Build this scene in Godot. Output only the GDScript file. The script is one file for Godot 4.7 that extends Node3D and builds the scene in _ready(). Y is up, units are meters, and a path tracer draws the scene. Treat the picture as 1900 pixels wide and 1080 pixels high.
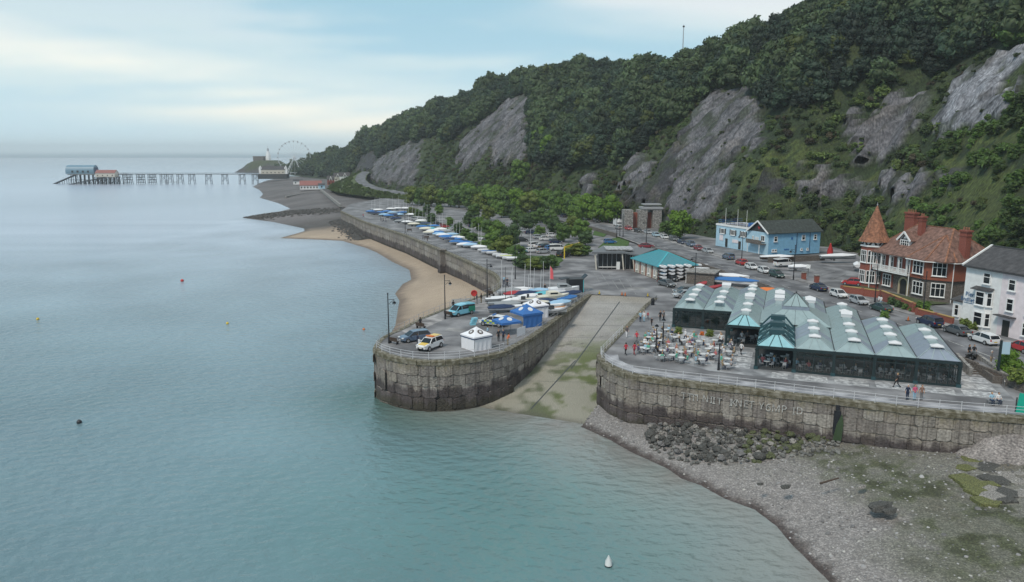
extends Node3D
# Sea-front scene: sea, slipway between two stone quays, glass-roofed cafe, road, houses, wooded quarry hill, far pier.
const QUAY := 7.0                      # height of the quays above the sea, metres
var rng := RandomNumberGenerator.new()
var M := {}                            # materials by name
var K := {}                            # shared meshes and prototypes

func _ready() -> void:
	rng.seed = 20240607
	var cam := Camera3D.new()
	cam.name = "camera"
	add_child(cam)
	cam.position = Vector3(0, 34, 0)
	cam.rotation = Vector3(-0.17982, 0, 0)
	cam.fov = 42.1847
	cam.near = 0.5
	cam.far = 40000.0
	cam.current = true
	var env := Environment.new()
	env.background_mode = Environment.BG_SKY
	var sky := Sky.new()
	var pan := PanoramaSkyMaterial.new()
	pan.panorama = sky_image()
	pan.energy_multiplier = 1.0
	sky.sky_material = pan
	env.sky = sky
	env.background_energy_multiplier = 1.0
	env.tonemap_mode = Environment.TONE_MAPPER_LINEAR
	env.tonemap_exposure = 1.55
	env.fog_enabled = true
	env.fog_density = 0.00016
	env.fog_light_color = Color(0.93, 0.97, 1.0)
	env.sdfgi_enabled = true
	env.ssao_enabled = true
	env.ssil_enabled = true
	var we := WorldEnvironment.new()
	we.name = "world_environment"
	we.environment = env
	add_child(we)
	var sun := DirectionalLight3D.new()
	sun.name = "sun"
	sun.light_energy = 0.5
	sun.light_color = Color(1.0, 0.95, 0.88)
	sun.light_angular_distance = 10.0
	sun.shadow_enabled = true
	sun.rotation_degrees = Vector3(-52, -38, 0)
	add_child(sun)
	make_materials()
	build_sea()
	build_ground()
	build_hill()
	build_walls()
	build_far_shore()
	build_cafe()
	build_houses()
	build_small_buildings()
	build_vehicles()
	build_boats()
	build_street_things()
	build_tents()
	build_tables()
	build_people()
	build_plants()
	build_rocks()

func sky_image() -> ImageTexture:
	# thin high cloud over pale blue, brighter and creamier towards the horizon
	var w := 1536
	var h := 768
	var im := Image.create(w, h, false, Image.FORMAT_RGB8)
	var n1 := FastNoiseLite.new()
	n1.seed = 11; n1.frequency = 1.0; n1.fractal_octaves = 5
	var n2 := FastNoiseLite.new()
	n2.seed = 5; n2.frequency = 1.0; n2.fractal_octaves = 4
	for j in h:
		var el := (0.5 - (j + 0.5) / h) * PI
		if el < -0.02:
			break
		var sy := sin(el)
		for i in w:
			var az := wrapf((i + 0.5) / w * TAU, -PI, PI)          # 0 straight ahead, + to the right
			var dx := sin(az) * cos(el)
			var dz := -cos(az) * cos(el)
			var k := 1.0 / (sy + 0.10)
			var px := dx * k
			var pz := dz * k
			var deg := rad_to_deg(el)
			# clear blue, paler low down
			var t := 1.0 - exp(-maxf(deg, 0.0) / 9.0)
			var c := Color(0.72, 0.80, 0.83).lerp(Color(0.47, 0.625, 0.70), t)
			# long streaks of thin cloud drifting across
			var a := n1.get_noise_3d(px * 0.22 + pz * 0.10, pz * 0.55, 0.0) + 0.35 * n1.get_noise_3d(px * 0.9, pz * 1.6, 7.0)
			var tilt := deg + sin(az) * 57.3 * 0.16                # cloud bands lean down to the right
			var band := exp(-pow((tilt - 1.2) / 2.6, 2.0)) * 0.95      # cream bank low over the water
			var high := smoothstep(8.2, 11.5, tilt + a * 2.0) * smoothstep(-6.0, 6.0, sin(az) * 57.3 + a * 10.0)
			var veil := smoothstep(0.02, 0.45, a + 0.12) * 0.55 * smoothstep(2.0, 9.0, deg)
			var edge := 0.75 + 0.9 * a
			var m := clampf(maxf(maxf(band * edge * 1.1, high * 0.92), veil), 0.0, 1.0)
			var cc := Color(0.85, 0.85, 0.81).lerp(Color(0.75, 0.775, 0.79), smoothstep(4.0, 12.0, deg))
			c = c.lerp(cc, m)
			im.set_pixel(i, j, c)
	im.fill_rect(Rect2i(0, h / 2 + 8, w, h / 2 - 8), Color(0.45, 0.55, 0.60))
	return ImageTexture.create_from_image(im)

# ---------------------------------------------------------------- helpers
func lin(r: float, g: float, b: float, a := 1.0) -> Color:
	var c := Color(r, g, b).linear_to_srgb()
	c.a = a
	return c

func mat(called: String, c: Color, rough := 0.85, metal := 0.0) -> StandardMaterial3D:
	var m := StandardMaterial3D.new()
	m.resource_name = called
	m.albedo_color = c
	m.roughness = rough
	m.metallic = metal
	M[called] = m
	return m

func noise_tex(seed_: int, freq: float, octaves: int, lo: Color, hi: Color, size := 512, bias := 0.5, kind := FastNoiseLite.TYPE_SIMPLEX_SMOOTH) -> NoiseTexture2D:
	var n := FastNoiseLite.new()
	n.noise_type = kind
	n.seed = seed_
	n.frequency = freq
	n.fractal_octaves = octaves
	var g := Gradient.new()
	g.set_color(0, lo)
	g.set_color(1, hi)
	g.set_offset(0, bias - 0.35)
	g.set_offset(1, bias + 0.35)
	var t := NoiseTexture2D.new()
	t.width = size
	t.height = size
	t.seamless = true
	t.noise = n
	t.color_ramp = g
	return t

func bump_tex(seed_: int, freq: float, octaves: int, strength: float, size := 512, kind := FastNoiseLite.TYPE_SIMPLEX_SMOOTH) -> NoiseTexture2D:
	var n := FastNoiseLite.new()
	n.noise_type = kind
	n.seed = seed_
	n.frequency = freq
	n.fractal_octaves = octaves
	var t := NoiseTexture2D.new()
	t.width = size
	t.height = size
	t.seamless = true
	t.as_normal_map = true
	t.bump_strength = strength
	t.noise = n
	return t

func world_tex(m: StandardMaterial3D, albedo: Texture2D, normal: Texture2D, tile: Vector3, nscale := 1.0) -> void:
	m.albedo_texture = albedo
	if normal:
		m.normal_enabled = true
		m.normal_texture = normal
		m.normal_scale = nscale
	m.uv1_triplanar = true
	m.uv1_world_triplanar = true
	m.uv1_scale = Vector3(1.0 / tile.x, 1.0 / tile.y, 1.0 / tile.z)

class MB:
	# collects triangles of one mesh
	var V := PackedVector3Array()
	var N := PackedVector3Array()
	var C := PackedColorArray()
	var color := Color(1, 1, 1)
	var xf := Transform3D()
	func tri(a: Vector3, b: Vector3, c: Vector3) -> void:
		a = xf * a; b = xf * b; c = xf * c
		var n := (c - a).cross(b - a).normalized()
		V.append(a); V.append(b); V.append(c)
		N.append(n); N.append(n); N.append(n)
		C.append(color); C.append(color); C.append(color)
	func tri_out(a: Vector3, b: Vector3, c: Vector3, o: Vector3) -> void:
		if (c - a).cross(b - a).dot((a + b + c) / 3.0 - o) < 0.0:
			tri(a, c, b)
		else:
			tri(a, b, c)
	func quad_out(a: Vector3, b: Vector3, c: Vector3, d: Vector3, o: Vector3) -> void:
		tri_out(a, b, c, o)
		tri_out(a, c, d, o)
	func quad_up(a: Vector3, b: Vector3, c: Vector3, d: Vector3) -> void:
		quad_out(a, b, c, d, (a + b + c + d) / 4.0 - Vector3(0, 100, 0))
	func vtx(a: Vector3, n: Vector3, c: Color) -> void:
		V.append(xf * a); N.append((xf.basis * n).normalized()); C.append(c)
	func box(at: Vector3, size: Vector3, turn := 0.0, tilt := Basis()) -> void:
		var b := Basis(Vector3.UP, turn) * tilt
		var h := size / 2.0
		var p := []
		for i in 8:
			p.append(at + b * Vector3(h.x if i & 1 else -h.x, h.y if i & 2 else -h.y, h.z if i & 4 else -h.z))
		for f in [[0, 1, 3, 2], [4, 5, 7, 6], [0, 1, 5, 4], [2, 3, 7, 6], [0, 2, 6, 4], [1, 3, 7, 5]]:
			quad_out(p[f[0]], p[f[1]], p[f[2]], p[f[3]], at)
	func beam(a: Vector3, b: Vector3, w: float, h: float) -> void:
		var d := b - a
		var f := d.normalized()
		var s := f.cross(Vector3.UP)
		if s.length() < 0.01:
			s = Vector3.RIGHT
		s = s.normalized()
		var u := s.cross(f).normalized()
		var o := (a + b) / 2.0
		var q := []
		for e in [a, b]:
			for k in [[-1, -1], [1, -1], [1, 1], [-1, 1]]:
				q.append(e + s * (w / 2.0 * k[0]) + u * (h / 2.0 * k[1]))
		for i in 4:
			var j := (i + 1) % 4
			quad_out(q[i], q[j], q[4 + j], q[4 + i], o)
		quad_out(q[0], q[1], q[2], q[3], o)
		quad_out(q[4], q[5], q[6], q[7], o)
	func tube(a: Vector3, b: Vector3, r0: float, r1: float, n := 8, caps := true) -> void:
		var f := (b - a).normalized()
		var s := f.cross(Vector3.UP if absf(f.y) < 0.95 else Vector3.RIGHT).normalized()
		var u := s.cross(f)
		for i in n:
			var t0 := TAU * i / n
			var t1 := TAU * (i + 1) / n
			var d0 := s * cos(t0) + u * sin(t0)
			var d1 := s * cos(t1) + u * sin(t1)
			var p0 := a + d0 * r0; var p1 := a + d1 * r0; var p2 := b + d1 * r1; var p3 := b + d0 * r1
			var order := [[p0, d0], [p1, d1], [p2, d1], [p0, d0], [p2, d1], [p3, d0]]
			if (p2 - p0).cross(p1 - p0).dot(d0 + d1) < 0.0:
				order = [[p0, d0], [p2, d1], [p1, d1], [p0, d0], [p3, d0], [p2, d1]]
			for e in order:
				vtx(e[0], e[1], color)
			if caps:
				tri_out(a, p0, p1, b)
				tri_out(b, p2, p3, a)
	func ball(at: Vector3, r: Vector3, n := 8, m := 6) -> void:
		for j in m:
			for i in n:
				var q := []
				for e in [[i, j], [i + 1, j], [i + 1, j + 1], [i, j + 1]]:
					var th: float = PI * e[1] / m
					var ph: float = TAU * e[0] / n
					q.append(Vector3(sin(th) * cos(ph), cos(th), sin(th) * sin(ph)))
				for k in [[0, 2, 1], [0, 3, 2]]:
					var a: Vector3 = q[k[0]]; var b: Vector3 = q[k[1]]; var c: Vector3 = q[k[2]]
					if (a - b).length() < 0.001 or (b - c).length() < 0.001 or (a - c).length() < 0.001:
						continue
					if (c - a).cross(b - a).dot(a + b + c) < 0.0:
						var t := b
						b = c; c = t
					vtx(at + a * r, a / r, color); vtx(at + b * r, b / r, color); vtx(at + c * r, c / r, color)
	func loft(rings: Array, smooth := false, caps := true) -> void:
		# rings of equally many points, joined one to the next
		var n: int = rings[0].size()
		var cen := []
		for r in rings:
			var o := Vector3.ZERO
			for p in r:
				o += p
			cen.append(o / n)
		for k in rings.size() - 1:
			var o: Vector3 = (cen[k] + cen[k + 1]) / 2.0
			for i in n:
				var j := (i + 1) % n
				var a: Vector3 = rings[k][i]; var b: Vector3 = rings[k][j]; var c: Vector3 = rings[k + 1][j]; var d: Vector3 = rings[k + 1][i]
				if smooth:
					for e in [[a, b, c], [a, c, d]]:
						var nn: Vector3 = (e[2] - e[0]).cross(e[1] - e[0])
						var flip: bool = nn.dot((e[0] + e[1] + e[2]) / 3.0 - o) < 0.0
						for g in ([0, 2, 1] if flip else [0, 1, 2]):
							var p: Vector3 = e[g]
							var oo: Vector3 = cen[k] if (p == a or p == b) else cen[k + 1]
							vtx(p, p - oo, color)
				else:
					quad_out(a, b, c, d, o)
		if caps:
			for k in [0, rings.size() - 1]:
				var inner: Vector3 = cen[1] if k == 0 else cen[rings.size() - 2]
				for i in n:
					tri_out(cen[k], rings[k][i], rings[k][(i + 1) % n], inner)
	func prism(poly: PackedVector2Array, y0: float, y1: float, bottom := true) -> void:
		# poly is x,z
		var idx := Geometry2D.triangulate_polygon(poly)
		for k in range(0, idx.size(), 3):
			var a := poly[idx[k]]; var b := poly[idx[k + 1]]; var c := poly[idx[k + 2]]
			tri_out(Vector3(a.x, y1, a.y), Vector3(b.x, y1, b.y), Vector3(c.x, y1, c.y), Vector3(a.x, y1 - 9, a.y))
			if bottom:
				tri_out(Vector3(a.x, y0, a.y), Vector3(b.x, y0, b.y), Vector3(c.x, y0, c.y), Vector3(a.x, y0 + 9, a.y))
		var ccw := Geometry2D.is_polygon_clockwise(poly)
		for i in poly.size():
			var a := poly[i]; var b := poly[(i + 1) % poly.size()]
			var e := b - a
			var out := Vector2(e.y, -e.x) if not ccw else Vector2(-e.y, e.x)
			var mid := (a + b) / 2.0 - out.normalized()
			quad_out(Vector3(a.x, y0, a.y), Vector3(b.x, y0, b.y), Vector3(b.x, y1, b.y), Vector3(a.x, y1, a.y), Vector3(mid.x, (y0 + y1) / 2.0, mid.y))
	func sheet(poly: PackedVector2Array, y: float) -> void:
		var idx := Geometry2D.triangulate_polygon(poly)
		for k in range(0, idx.size(), 3):
			var a := poly[idx[k]]; var b := poly[idx[k + 1]]; var c := poly[idx[k + 2]]
			tri_out(Vector3(a.x, y, a.y), Vector3(b.x, y, b.y), Vector3(c.x, y, c.y), Vector3(a.x, y - 9, a.y))
	func mesh() -> ArrayMesh:
		var a := []
		a.resize(Mesh.ARRAY_MAX)
		a[Mesh.ARRAY_VERTEX] = V
		a[Mesh.ARRAY_NORMAL] = N
		a[Mesh.ARRAY_COLOR] = C
		var m := ArrayMesh.new()
		m.add_surface_from_arrays(Mesh.PRIMITIVE_TRIANGLES, a)
		return m

func V3(x: float, y: float, z: float) -> Vector3:
	return Vector3(x, y, z)

func V2(x: float, y: float) -> Vector2:
	return Vector2(x, y)

func put(mb: MB, called: String, m: Material, parent: Node3D = null) -> MeshInstance3D:
	var o := MeshInstance3D.new()
	o.name = called
	o.mesh = mb.mesh()
	o.material_override = m
	(parent if parent else self).add_child(o, true)
	return o

func part(mesh: Mesh, called: String, m: Material, parent: Node3D, at := Vector3.ZERO, turn := 0.0) -> MeshInstance3D:
	var o := MeshInstance3D.new()
	o.name = called
	o.mesh = mesh
	o.material_override = m
	o.position = at
	o.rotation.y = turn
	parent.add_child(o, true)
	return o

func tag(o: Node3D, label: String, category: String, group := "") -> Node3D:
	o.set_meta("label", label)
	o.set_meta("category", category)
	if group != "":
		o.set_meta("group", group)
	return o

func setting(o: Node3D) -> Node3D:
	o.set_meta("kind", "structure")
	return o

func stuff(o: Node3D) -> Node3D:
	o.set_meta("kind", "stuff")
	return o

func thing(called: String, label: String, category: String, at := Vector3.ZERO, turn := 0.0, group := "") -> Node3D:
	var o := Node3D.new()
	o.name = called
	o.position = at
	o.rotation.y = turn
	add_child(o, true)
	tag(o, label, category, group)
	return o

func copy(src: Node3D, label: String, category: String, at: Vector3, turn := 0.0, group := "", scl := 1.0) -> Node3D:
	var o: Node3D = src.duplicate()
	o.name = str(src.get_meta("plain"))
	add_child(o, true)
	o.position = at
	o.rotation = V3(0, turn, 0)
	o.scale = Vector3.ONE * scl
	for k in ["group"]:
		if o.has_meta(k):
			o.remove_meta(k)
	return tag(o, label, category, group)

func proto(called: String) -> Node3D:
	# a prototype that is not in the tree: copies of it are
	var o := Node3D.new()
	o.name = called
	o.set_meta("plain", called)
	return o

func scatter(called: String, mesh: Mesh, m: Material, xfs: Array, cols: Array, parent: Node3D = null) -> MultiMeshInstance3D:
	var mm := MultiMesh.new()
	mm.transform_format = MultiMesh.TRANSFORM_3D
	mm.use_colors = not cols.is_empty()
	mm.mesh = mesh
	mm.instance_count = xfs.size()
	for i in xfs.size():
		mm.set_instance_transform(i, xfs[i])
		if mm.use_colors:
			mm.set_instance_color(i, cols[i])
	var o := MultiMeshInstance3D.new()
	o.name = called
	o.multimesh = mm
	o.material_override = m
	(parent if parent else self).add_child(o, true)
	return o

func heading(a: Vector3, b: Vector3) -> float:
	# turn about y that carries local +x onto a->b
	return atan2(-(b.z - a.z), b.x - a.x)

func fnoise(seed_: int, freq: float, octaves := 4) -> FastNoiseLite:
	var n := FastNoiseLite.new()
	n.seed = seed_
	n.frequency = freq
	n.fractal_octaves = octaves
	return n

func table_at(t: Array, x: float) -> float:
	if x <= t[0][0]:
		return t[0][1]
	for i in t.size() - 1:
		if x <= t[i + 1][0]:
			return lerpf(t[i][1], t[i + 1][1], (x - t[i][0]) / (t[i + 1][0] - t[i][0]))
	return t[t.size() - 1][1]

func near_line(line: PackedVector2Array, p: Vector2) -> float:
	var best := 1e9
	for i in line.size() - 1:
		var q := Geometry2D.get_closest_point_to_segment(p, line[i], line[i + 1])
		best = minf(best, q.distance_to(p))
	return best

func walk(line: PackedVector2Array, step: float, start := 0.0) -> Array:
	# [point, direction] every step metres along the line
	var out := []
	var left := start
	for i in line.size() - 1:
		var d := line[i + 1] - line[i]
		var l := d.length()
		var f := d / l
		while left <= l:
			out.append([line[i] + f * left, f])
			left += step
		left -= l
	return out

# ---------------------------------------------------------------- materials
func make_materials() -> void:
	var grain := noise_tex(3, 0.06, 5, Color(0.72, 0.72, 0.72), Color(1, 1, 1), 512)
	var patchy := noise_tex(8, 0.006, 6, Color(0.62, 0.62, 0.63), Color(1, 1, 1), 1024)
	var rough_n := bump_tex(4, 0.08, 4, 6.0, 512)
	M.grain = grain
	world_tex(mat("asphalt", lin(0.255, 0.253, 0.265), 0.9), patchy, null, V3(46, 46, 46), 0.25)
	world_tex(mat("road_asphalt", lin(0.20, 0.20, 0.215), 0.88), patchy, null, V3(38, 38, 38), 0.2)
	world_tex(mat("pavement", lin(0.36, 0.345, 0.345), 0.9), patchy, null, V3(21, 21, 21), 0.2)
	world_tex(mat("paving", lin(0.34, 0.345, 0.36), 0.7), patchy, null, V3(19, 19, 19))
	world_tex(mat("paving_pale", lin(0.54, 0.55, 0.57), 0.65), patchy, rough_n, V3(5, 5, 5), 0.12)
	world_tex(mat("paving_walk", lin(0.40, 0.40, 0.43), 0.7), patchy, null, V3(23, 23, 23))
	world_tex(mat("concrete", lin(0.36, 0.35, 0.335), 0.9), patchy, rough_n, V3(5, 5, 5), 0.4)
	world_tex(mat("bay_line", lin(0.33, 0.33, 0.33), 0.8), patchy, null, V3(3, 3, 3))
	world_tex(mat("white_line", lin(0.55, 0.55, 0.53), 0.8), patchy, null, V3(3, 3, 3))
	world_tex(mat("yellow_line", lin(0.55, 0.42, 0.12), 0.8), patchy, null, V3(3, 3, 3))
	var g := mat("ground_tint", Color(1, 1, 1), 0.92)          # colour comes with the vertices
	g.vertex_color_use_as_albedo = true
	world_tex(g, noise_tex(21, 0.05, 6, Color(0.55, 0.55, 0.55), Color(1, 1, 1), 1024), bump_tex(22, 0.09, 4, 8.0, 512), V3(9, 9, 9), 0.6)
	var sh := mat("shingle", Color(1, 1, 1), 0.85)
	sh.vertex_color_use_as_albedo = true
	var pebbles := FastNoiseLite.new()
	pebbles.noise_type = FastNoiseLite.TYPE_CELLULAR
	pebbles.cellular_return_type = FastNoiseLite.RETURN_CELL_VALUE
	pebbles.frequency = 0.045
	pebbles.seed = 4
	var pg := Gradient.new()
	pg.set_color(0, Color(0.45, 0.45, 0.46)); pg.set_color(1, Color(1, 1, 1))
	pg.add_point(0.6, Color(0.70, 0.69, 0.68))
	var pt := NoiseTexture2D.new()
	pt.width = 1024; pt.height = 1024; pt.seamless = true; pt.noise = pebbles; pt.color_ramp = pg
	world_tex(sh, pt, bump_tex(31, 0.06, 3, 8.0, 512, FastNoiseLite.TYPE_CELLULAR), V3(6.5, 6.5, 6.5), 0.5)
	var hr := mat("hill_face", Color(1, 1, 1), 0.95)
	hr.vertex_color_use_as_albedo = true
	world_tex(hr, noise_tex(41, 0.02, 6, Color(0.42, 0.42, 0.44), Color(1, 1, 1), 1024), bump_tex(42, 0.022, 6, 14.0, 1024), V3(16, 34, 16), 1.0)
	var oc: StandardMaterial3D = hr.duplicate()
	oc.uv1_scale = V3(0.14, 0.3, 0.22)
	M.outcrop_rock = oc
	var sea := mat("sea_water", Color(1, 1, 1), 0.2)
	sea.vertex_color_use_as_albedo = true
	sea.normal_enabled = true
	sea.normal_texture = bump_tex(51, 0.008, 7, 16.0, 2048)
	sea.normal_scale = 0.7
	sea.uv1_triplanar = true
	sea.uv1_world_triplanar = true
	sea.uv1_scale = V3(1.0 / 44.0, 1.0 / 44.0, 1.0 / 27.0)
	# masonry: one world-mapped stain map, tide band below and lichen under the coping
	var st := ImageTexture.create_from_image(tide_image())
	for e in [["stone_a", 0.36, 0.325, 0.285], ["stone_b", 0.31, 0.28, 0.25], ["stone_c", 0.27, 0.245, 0.23], ["stone_d", 0.41, 0.385, 0.355], ["stone_e", 0.33, 0.305, 0.28]]:
		world_tex(mat(e[0], lin(e[1], e[2], e[3]), 0.9), st, rough_n, V3(16, 16, 16), 0.5)
	world_tex(mat("mortar", lin(0.25, 0.23, 0.21), 0.95), st, rough_n, V3(16, 16, 16), 0.5)
	world_tex(mat("coping", lin(0.26, 0.245, 0.21), 0.92), noise_tex(61, 0.02, 5, Color(0.52, 0.50, 0.40), Color(1, 1, 1), 512), rough_n, V3(9, 9, 9), 0.5)
	world_tex(mat("boulder", lin(0.25, 0.245, 0.25), 0.9), noise_tex(62, 0.03, 5, Color(0.5, 0.5, 0.5), Color(1, 1, 1), 512), rough_n, V3(3, 3, 3), 0.8)
	world_tex(mat("boulder_dark", lin(0.12, 0.12, 0.115), 0.9), M.boulder.albedo_texture, rough_n, V3(3, 3, 3), 0.8)
	world_tex(mat("boulder_weed", lin(0.13, 0.15, 0.07), 0.85), M.boulder.albedo_texture, rough_n, V3(3, 3, 3), 0.8)
	world_tex(mat("boulder_pale", lin(0.40, 0.38, 0.36), 0.9), M.boulder.albedo_texture, rough_n, V3(3, 3, 3), 0.8)
	world_tex(mat("brick", lin(0.36, 0.11, 0.08), 0.9), noise_tex(63, 0.05, 5, Color(0.62, 0.62, 0.62), Color(1, 1, 1), 512), rough_n, V3(4, 4, 4), 0.5)
	world_tex(mat("tile_hung", lin(0.37, 0.115, 0.07), 0.85), M.brick.albedo_texture, rough_n, V3(3, 3, 3), 0.6)
	world_tex(mat("roof_tile", lin(0.30, 0.17, 0.135), 0.85), noise_tex(64, 0.015, 6, Color(0.52, 0.50, 0.50), Color(1, 1, 1), 512), rough_n, V3(6, 6, 6), 0.6)
	world_tex(mat("turret_tile", lin(0.42, 0.195, 0.115), 0.85), M.roof_tile.albedo_texture, rough_n, V3(5, 5, 5), 0.6)
	world_tex(mat("rubble_stone", lin(0.24, 0.21, 0.19), 0.9), noise_tex(65, 0.04, 4, Color(0.55, 0.55, 0.55), Color(1, 1, 1), 512, 0.5, FastNoiseLite.TYPE_CELLULAR), rough_n, V3(5, 5, 5), 0.8)
	world_tex(mat("slate", lin(0.085, 0.08, 0.085), 0.7), patchy, rough_n, V3(6, 6, 6), 0.4)
	world_tex(mat("dark_felt", lin(0.06, 0.075, 0.07), 0.8), patchy, rough_n, V3(6, 6, 6), 0.4)
	world_tex(mat("white_render", lin(0.80, 0.81, 0.82), 0.85), patchy_soft(), rough_n, V3(7, 7, 7), 0.15)
	world_tex(mat("pink_render", lin(0.79, 0.71, 0.75), 0.85), M.white_render.albedo_texture, rough_n, V3(7, 7, 7), 0.15)
	world_tex(mat("blue_render", lin(0.22, 0.47, 0.70), 0.85), M.white_render.albedo_texture, rough_n, V3(7, 7, 7), 0.15)
	world_tex(mat("pale_blue_render", lin(0.40, 0.60, 0.74), 0.85), M.white_render.albedo_texture, rough_n, V3(7, 7, 7), 0.15)
	world_tex(mat("cream_render", lin(0.55, 0.52, 0.46), 0.85), M.white_render.albedo_texture, rough_n, V3(7, 7, 7), 0.15)
	world_tex(mat("timber_ochre", lin(0.42, 0.27, 0.10), 0.8), M.white_render.albedo_texture, null, V3(3, 3, 3))
	world_tex(mat("roof_teal", lin(0.05, 0.22, 0.27), 0.55), M.white_render.albedo_texture, null, V3(6, 6, 6))
	world_tex(mat("roof_panel", lin(0.275, 0.365, 0.385), 0.3), patchy_soft(), null, V3(6, 6, 6))
	world_tex(mat("roof_panel_purple", lin(0.235, 0.28, 0.35), 0.3), patchy_soft(), null, V3(6, 6, 6))
	world_tex(mat("roof_glass_bright", lin(0.26, 0.50, 0.56), 0.12), patchy_soft(), null, V3(6, 6, 6))
	mat("frame_green", lin(0.008, 0.022, 0.026), 0.5)
	mat("frame_teal", lin(0.018, 0.06, 0.075), 0.5)
	mat("cap_white", lin(0.60, 0.61, 0.64), 0.5)
	mat("roof_bar", lin(0.27, 0.34, 0.36), 0.4)
	mat("shelter_roof", lin(0.13, 0.14, 0.155), 0.6)
	mat("white_paint", lin(0.74, 0.75, 0.76), 0.6)
	mat("hedge_soil", lin(0.06, 0.075, 0.03), 0.9)
	mat("grey_paint", lin(0.30, 0.31, 0.33), 0.6)
	mat("rail_paint", lin(0.55, 0.56, 0.60), 0.5)
	mat("black_paint", lin(0.012, 0.014, 0.02), 0.45)
	mat("dark_grey", lin(0.04, 0.045, 0.05), 0.7)
	mat("dark_room", lin(0.02, 0.022, 0.022), 0.9)
	mat("window_glass", lin(0.012, 0.016, 0.02), 0.06)
	mat("car_glass", lin(0.012, 0.015, 0.02), 0.08)
	mat("tyre", lin(0.015, 0.015, 0.016), 0.85)
	mat("rim", lin(0.42, 0.43, 0.45), 0.35, 0.6)
	mat("steel", lin(0.50, 0.51, 0.53), 0.3, 0.9)
	mat("lamp_clear", lin(0.65, 0.66, 0.68), 0.15)
	mat("lamp_red", lin(0.35, 0.01, 0.01), 0.2)
	mat("plate_white", lin(0.7, 0.7, 0.65), 0.5)
	mat("plate_yellow", lin(0.6, 0.42, 0.03), 0.5)
	mat("wood_dark", lin(0.06, 0.04, 0.03), 0.8)
	mat("wood_grey", lin(0.20, 0.18, 0.16), 0.85)
	mat("yellow_paint", lin(0.62, 0.44, 0.03), 0.5)
	mat("orange_paint", lin(0.60, 0.16, 0.03), 0.6)
	mat("red_paint", lin(0.45, 0.03, 0.03), 0.5)
	mat("blue_paint", lin(0.03, 0.14, 0.40), 0.5)
	mat("green_paint", lin(0.0, 0.34, 0.25), 0.55)
	mat("teal_paint", lin(0.05, 0.36, 0.42), 0.55)
	mat("lime_paint", lin(0.45, 0.55, 0.04), 0.5)
	mat("navy_paint", lin(0.01, 0.03, 0.10), 0.5)
	var clear := mat("clear_glass", Color(0.12, 0.20, 0.21, 0.12), 0.04)
	clear.transparency = BaseMaterial3D.TRANSPARENCY_ALPHA
	var leaf := mat("leaf", Color(1, 1, 1), 0.75)
	leaf.vertex_color_use_as_albedo = true
	leaf.backlight_enabled = true
	leaf.backlight = lin(0.05, 0.09, 0.02)
	mat("bark", lin(0.09, 0.075, 0.06), 0.9)
	var skin := mat("cloth_and_skin", Color(1, 1, 1), 0.85)
	skin.vertex_color_use_as_albedo = true

func patchy_soft() -> NoiseTexture2D:
	if not K.has("soft"):
		K.soft = noise_tex(71, 0.012, 5, Color(0.92, 0.92, 0.92), Color(1, 1, 1), 512)
	return K.soft

func tide_image() -> Image:
	# 16 m of masonry, 3 cm to the pixel; rows run down from y = 16
	var n := fnoise(81, 0.02, 5)
	var f := fnoise(82, 0.09, 4)
	var im := Image.create(512, 512, false, Image.FORMAT_RGB8)
	for j in 512:
		var y := 16.0 - 16.0 * (j + 0.5) / 512.0
		for i in 512:
			var w := n.get_noise_2d(absf(i - 256.0) * 1.6, j * 0.4)
			var v := 0.86 + 0.22 * f.get_noise_2d(absf(i - 256.0), j) + 0.20 * w
			var c := Color(v, v, v)
			var wet := 1.0 - smoothstep(2.9, 3.5, y + w * 0.8)
			c = c.lerp(Color(0.50, 0.47, 0.50) * v, wet * 0.85)
			var weed := 1.0 - smoothstep(0.9, 1.7, y + w * 1.2)
			c = c.lerp(Color(0.42, 0.42, 0.36) * v, weed * 0.7)
			var lich := smoothstep(5.7, 6.5, y + w * 1.4)
			c = c.lerp(Color(0.66, 0.65, 0.50) * v, lich * 0.4)
			# streaks washed down from the joints
			var s := smoothstep(0.25, 0.6, n.get_noise_2d(absf(i - 256.0) * 4.0, 900.0))
			c = c.lerp(c * Color(0.68, 0.66, 0.66), s * smoothstep(1.0, 4.0, y))
			im.set_pixel(i, j, c)
	return im

# ---------------------------------------------------------------- the lie of the land
const HILL_T0 := [[-160, -50], [-60, -52], [-21, -27], [20, -6], [53, 4], [79, -17], [107, -16], [143, -18], [173, -22], [234, -24], [301, -26], [409, -32], [482, -44], [594, -38], [703, -36], [860, -58], [1055, -82], [1200, -85]]
const HILL_TOP := [[-160, 94], [-140, 94], [-120, 94], [-100, 94], [-80, 94], [-60, 94], [-40, 94], [-20, 94], [0, 94], [20, 94], [40, 95.11], [60, 95.45], [80, 89.51], [100, 88.51], [120, 86.73], [140, 85.8], [160, 77.11], [180, 75.73], [200, 72.31], [220, 72.68], [240, 74.79], [260, 76.9], [280, 80.64], [300, 83.37], [320, 83.86], [340, 83.52], [360, 82.96], [380, 83.61], [400, 83.63], [420, 82.12], [440, 80.22], [460, 77.81], [480, 75.39], [500, 74.58], [520, 73.94], [540, 73.3], [560, 72.67], [580, 72.03], [600, 71.41], [620, 70.04], [640, 68.67], [660, 67.17], [680, 65.45], [700, 63.73], [720, 61.55], [740, 60.02], [760, 53.11], [780, 45.4], [800, 39.86], [820, 36.72], [840, 34.57], [860, 32.86], [880, 31.82], [900, 30.91], [920, 28.54], [940, 24.96], [960, 21.75], [980, 19.45], [1000, 16.45], [1020, 13.21], [1040, 10.46], [1060, 9], [1080, 9], [1100, 9], [1120, 9], [1140, 9], [1160, 9], [1180, 9], [1200, 9]]
const HILL_RUN := [[-160, 95], [60, 80], [300, 75], [600, 70], [700, 60], [900, 45], [1200, 40]]
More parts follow.
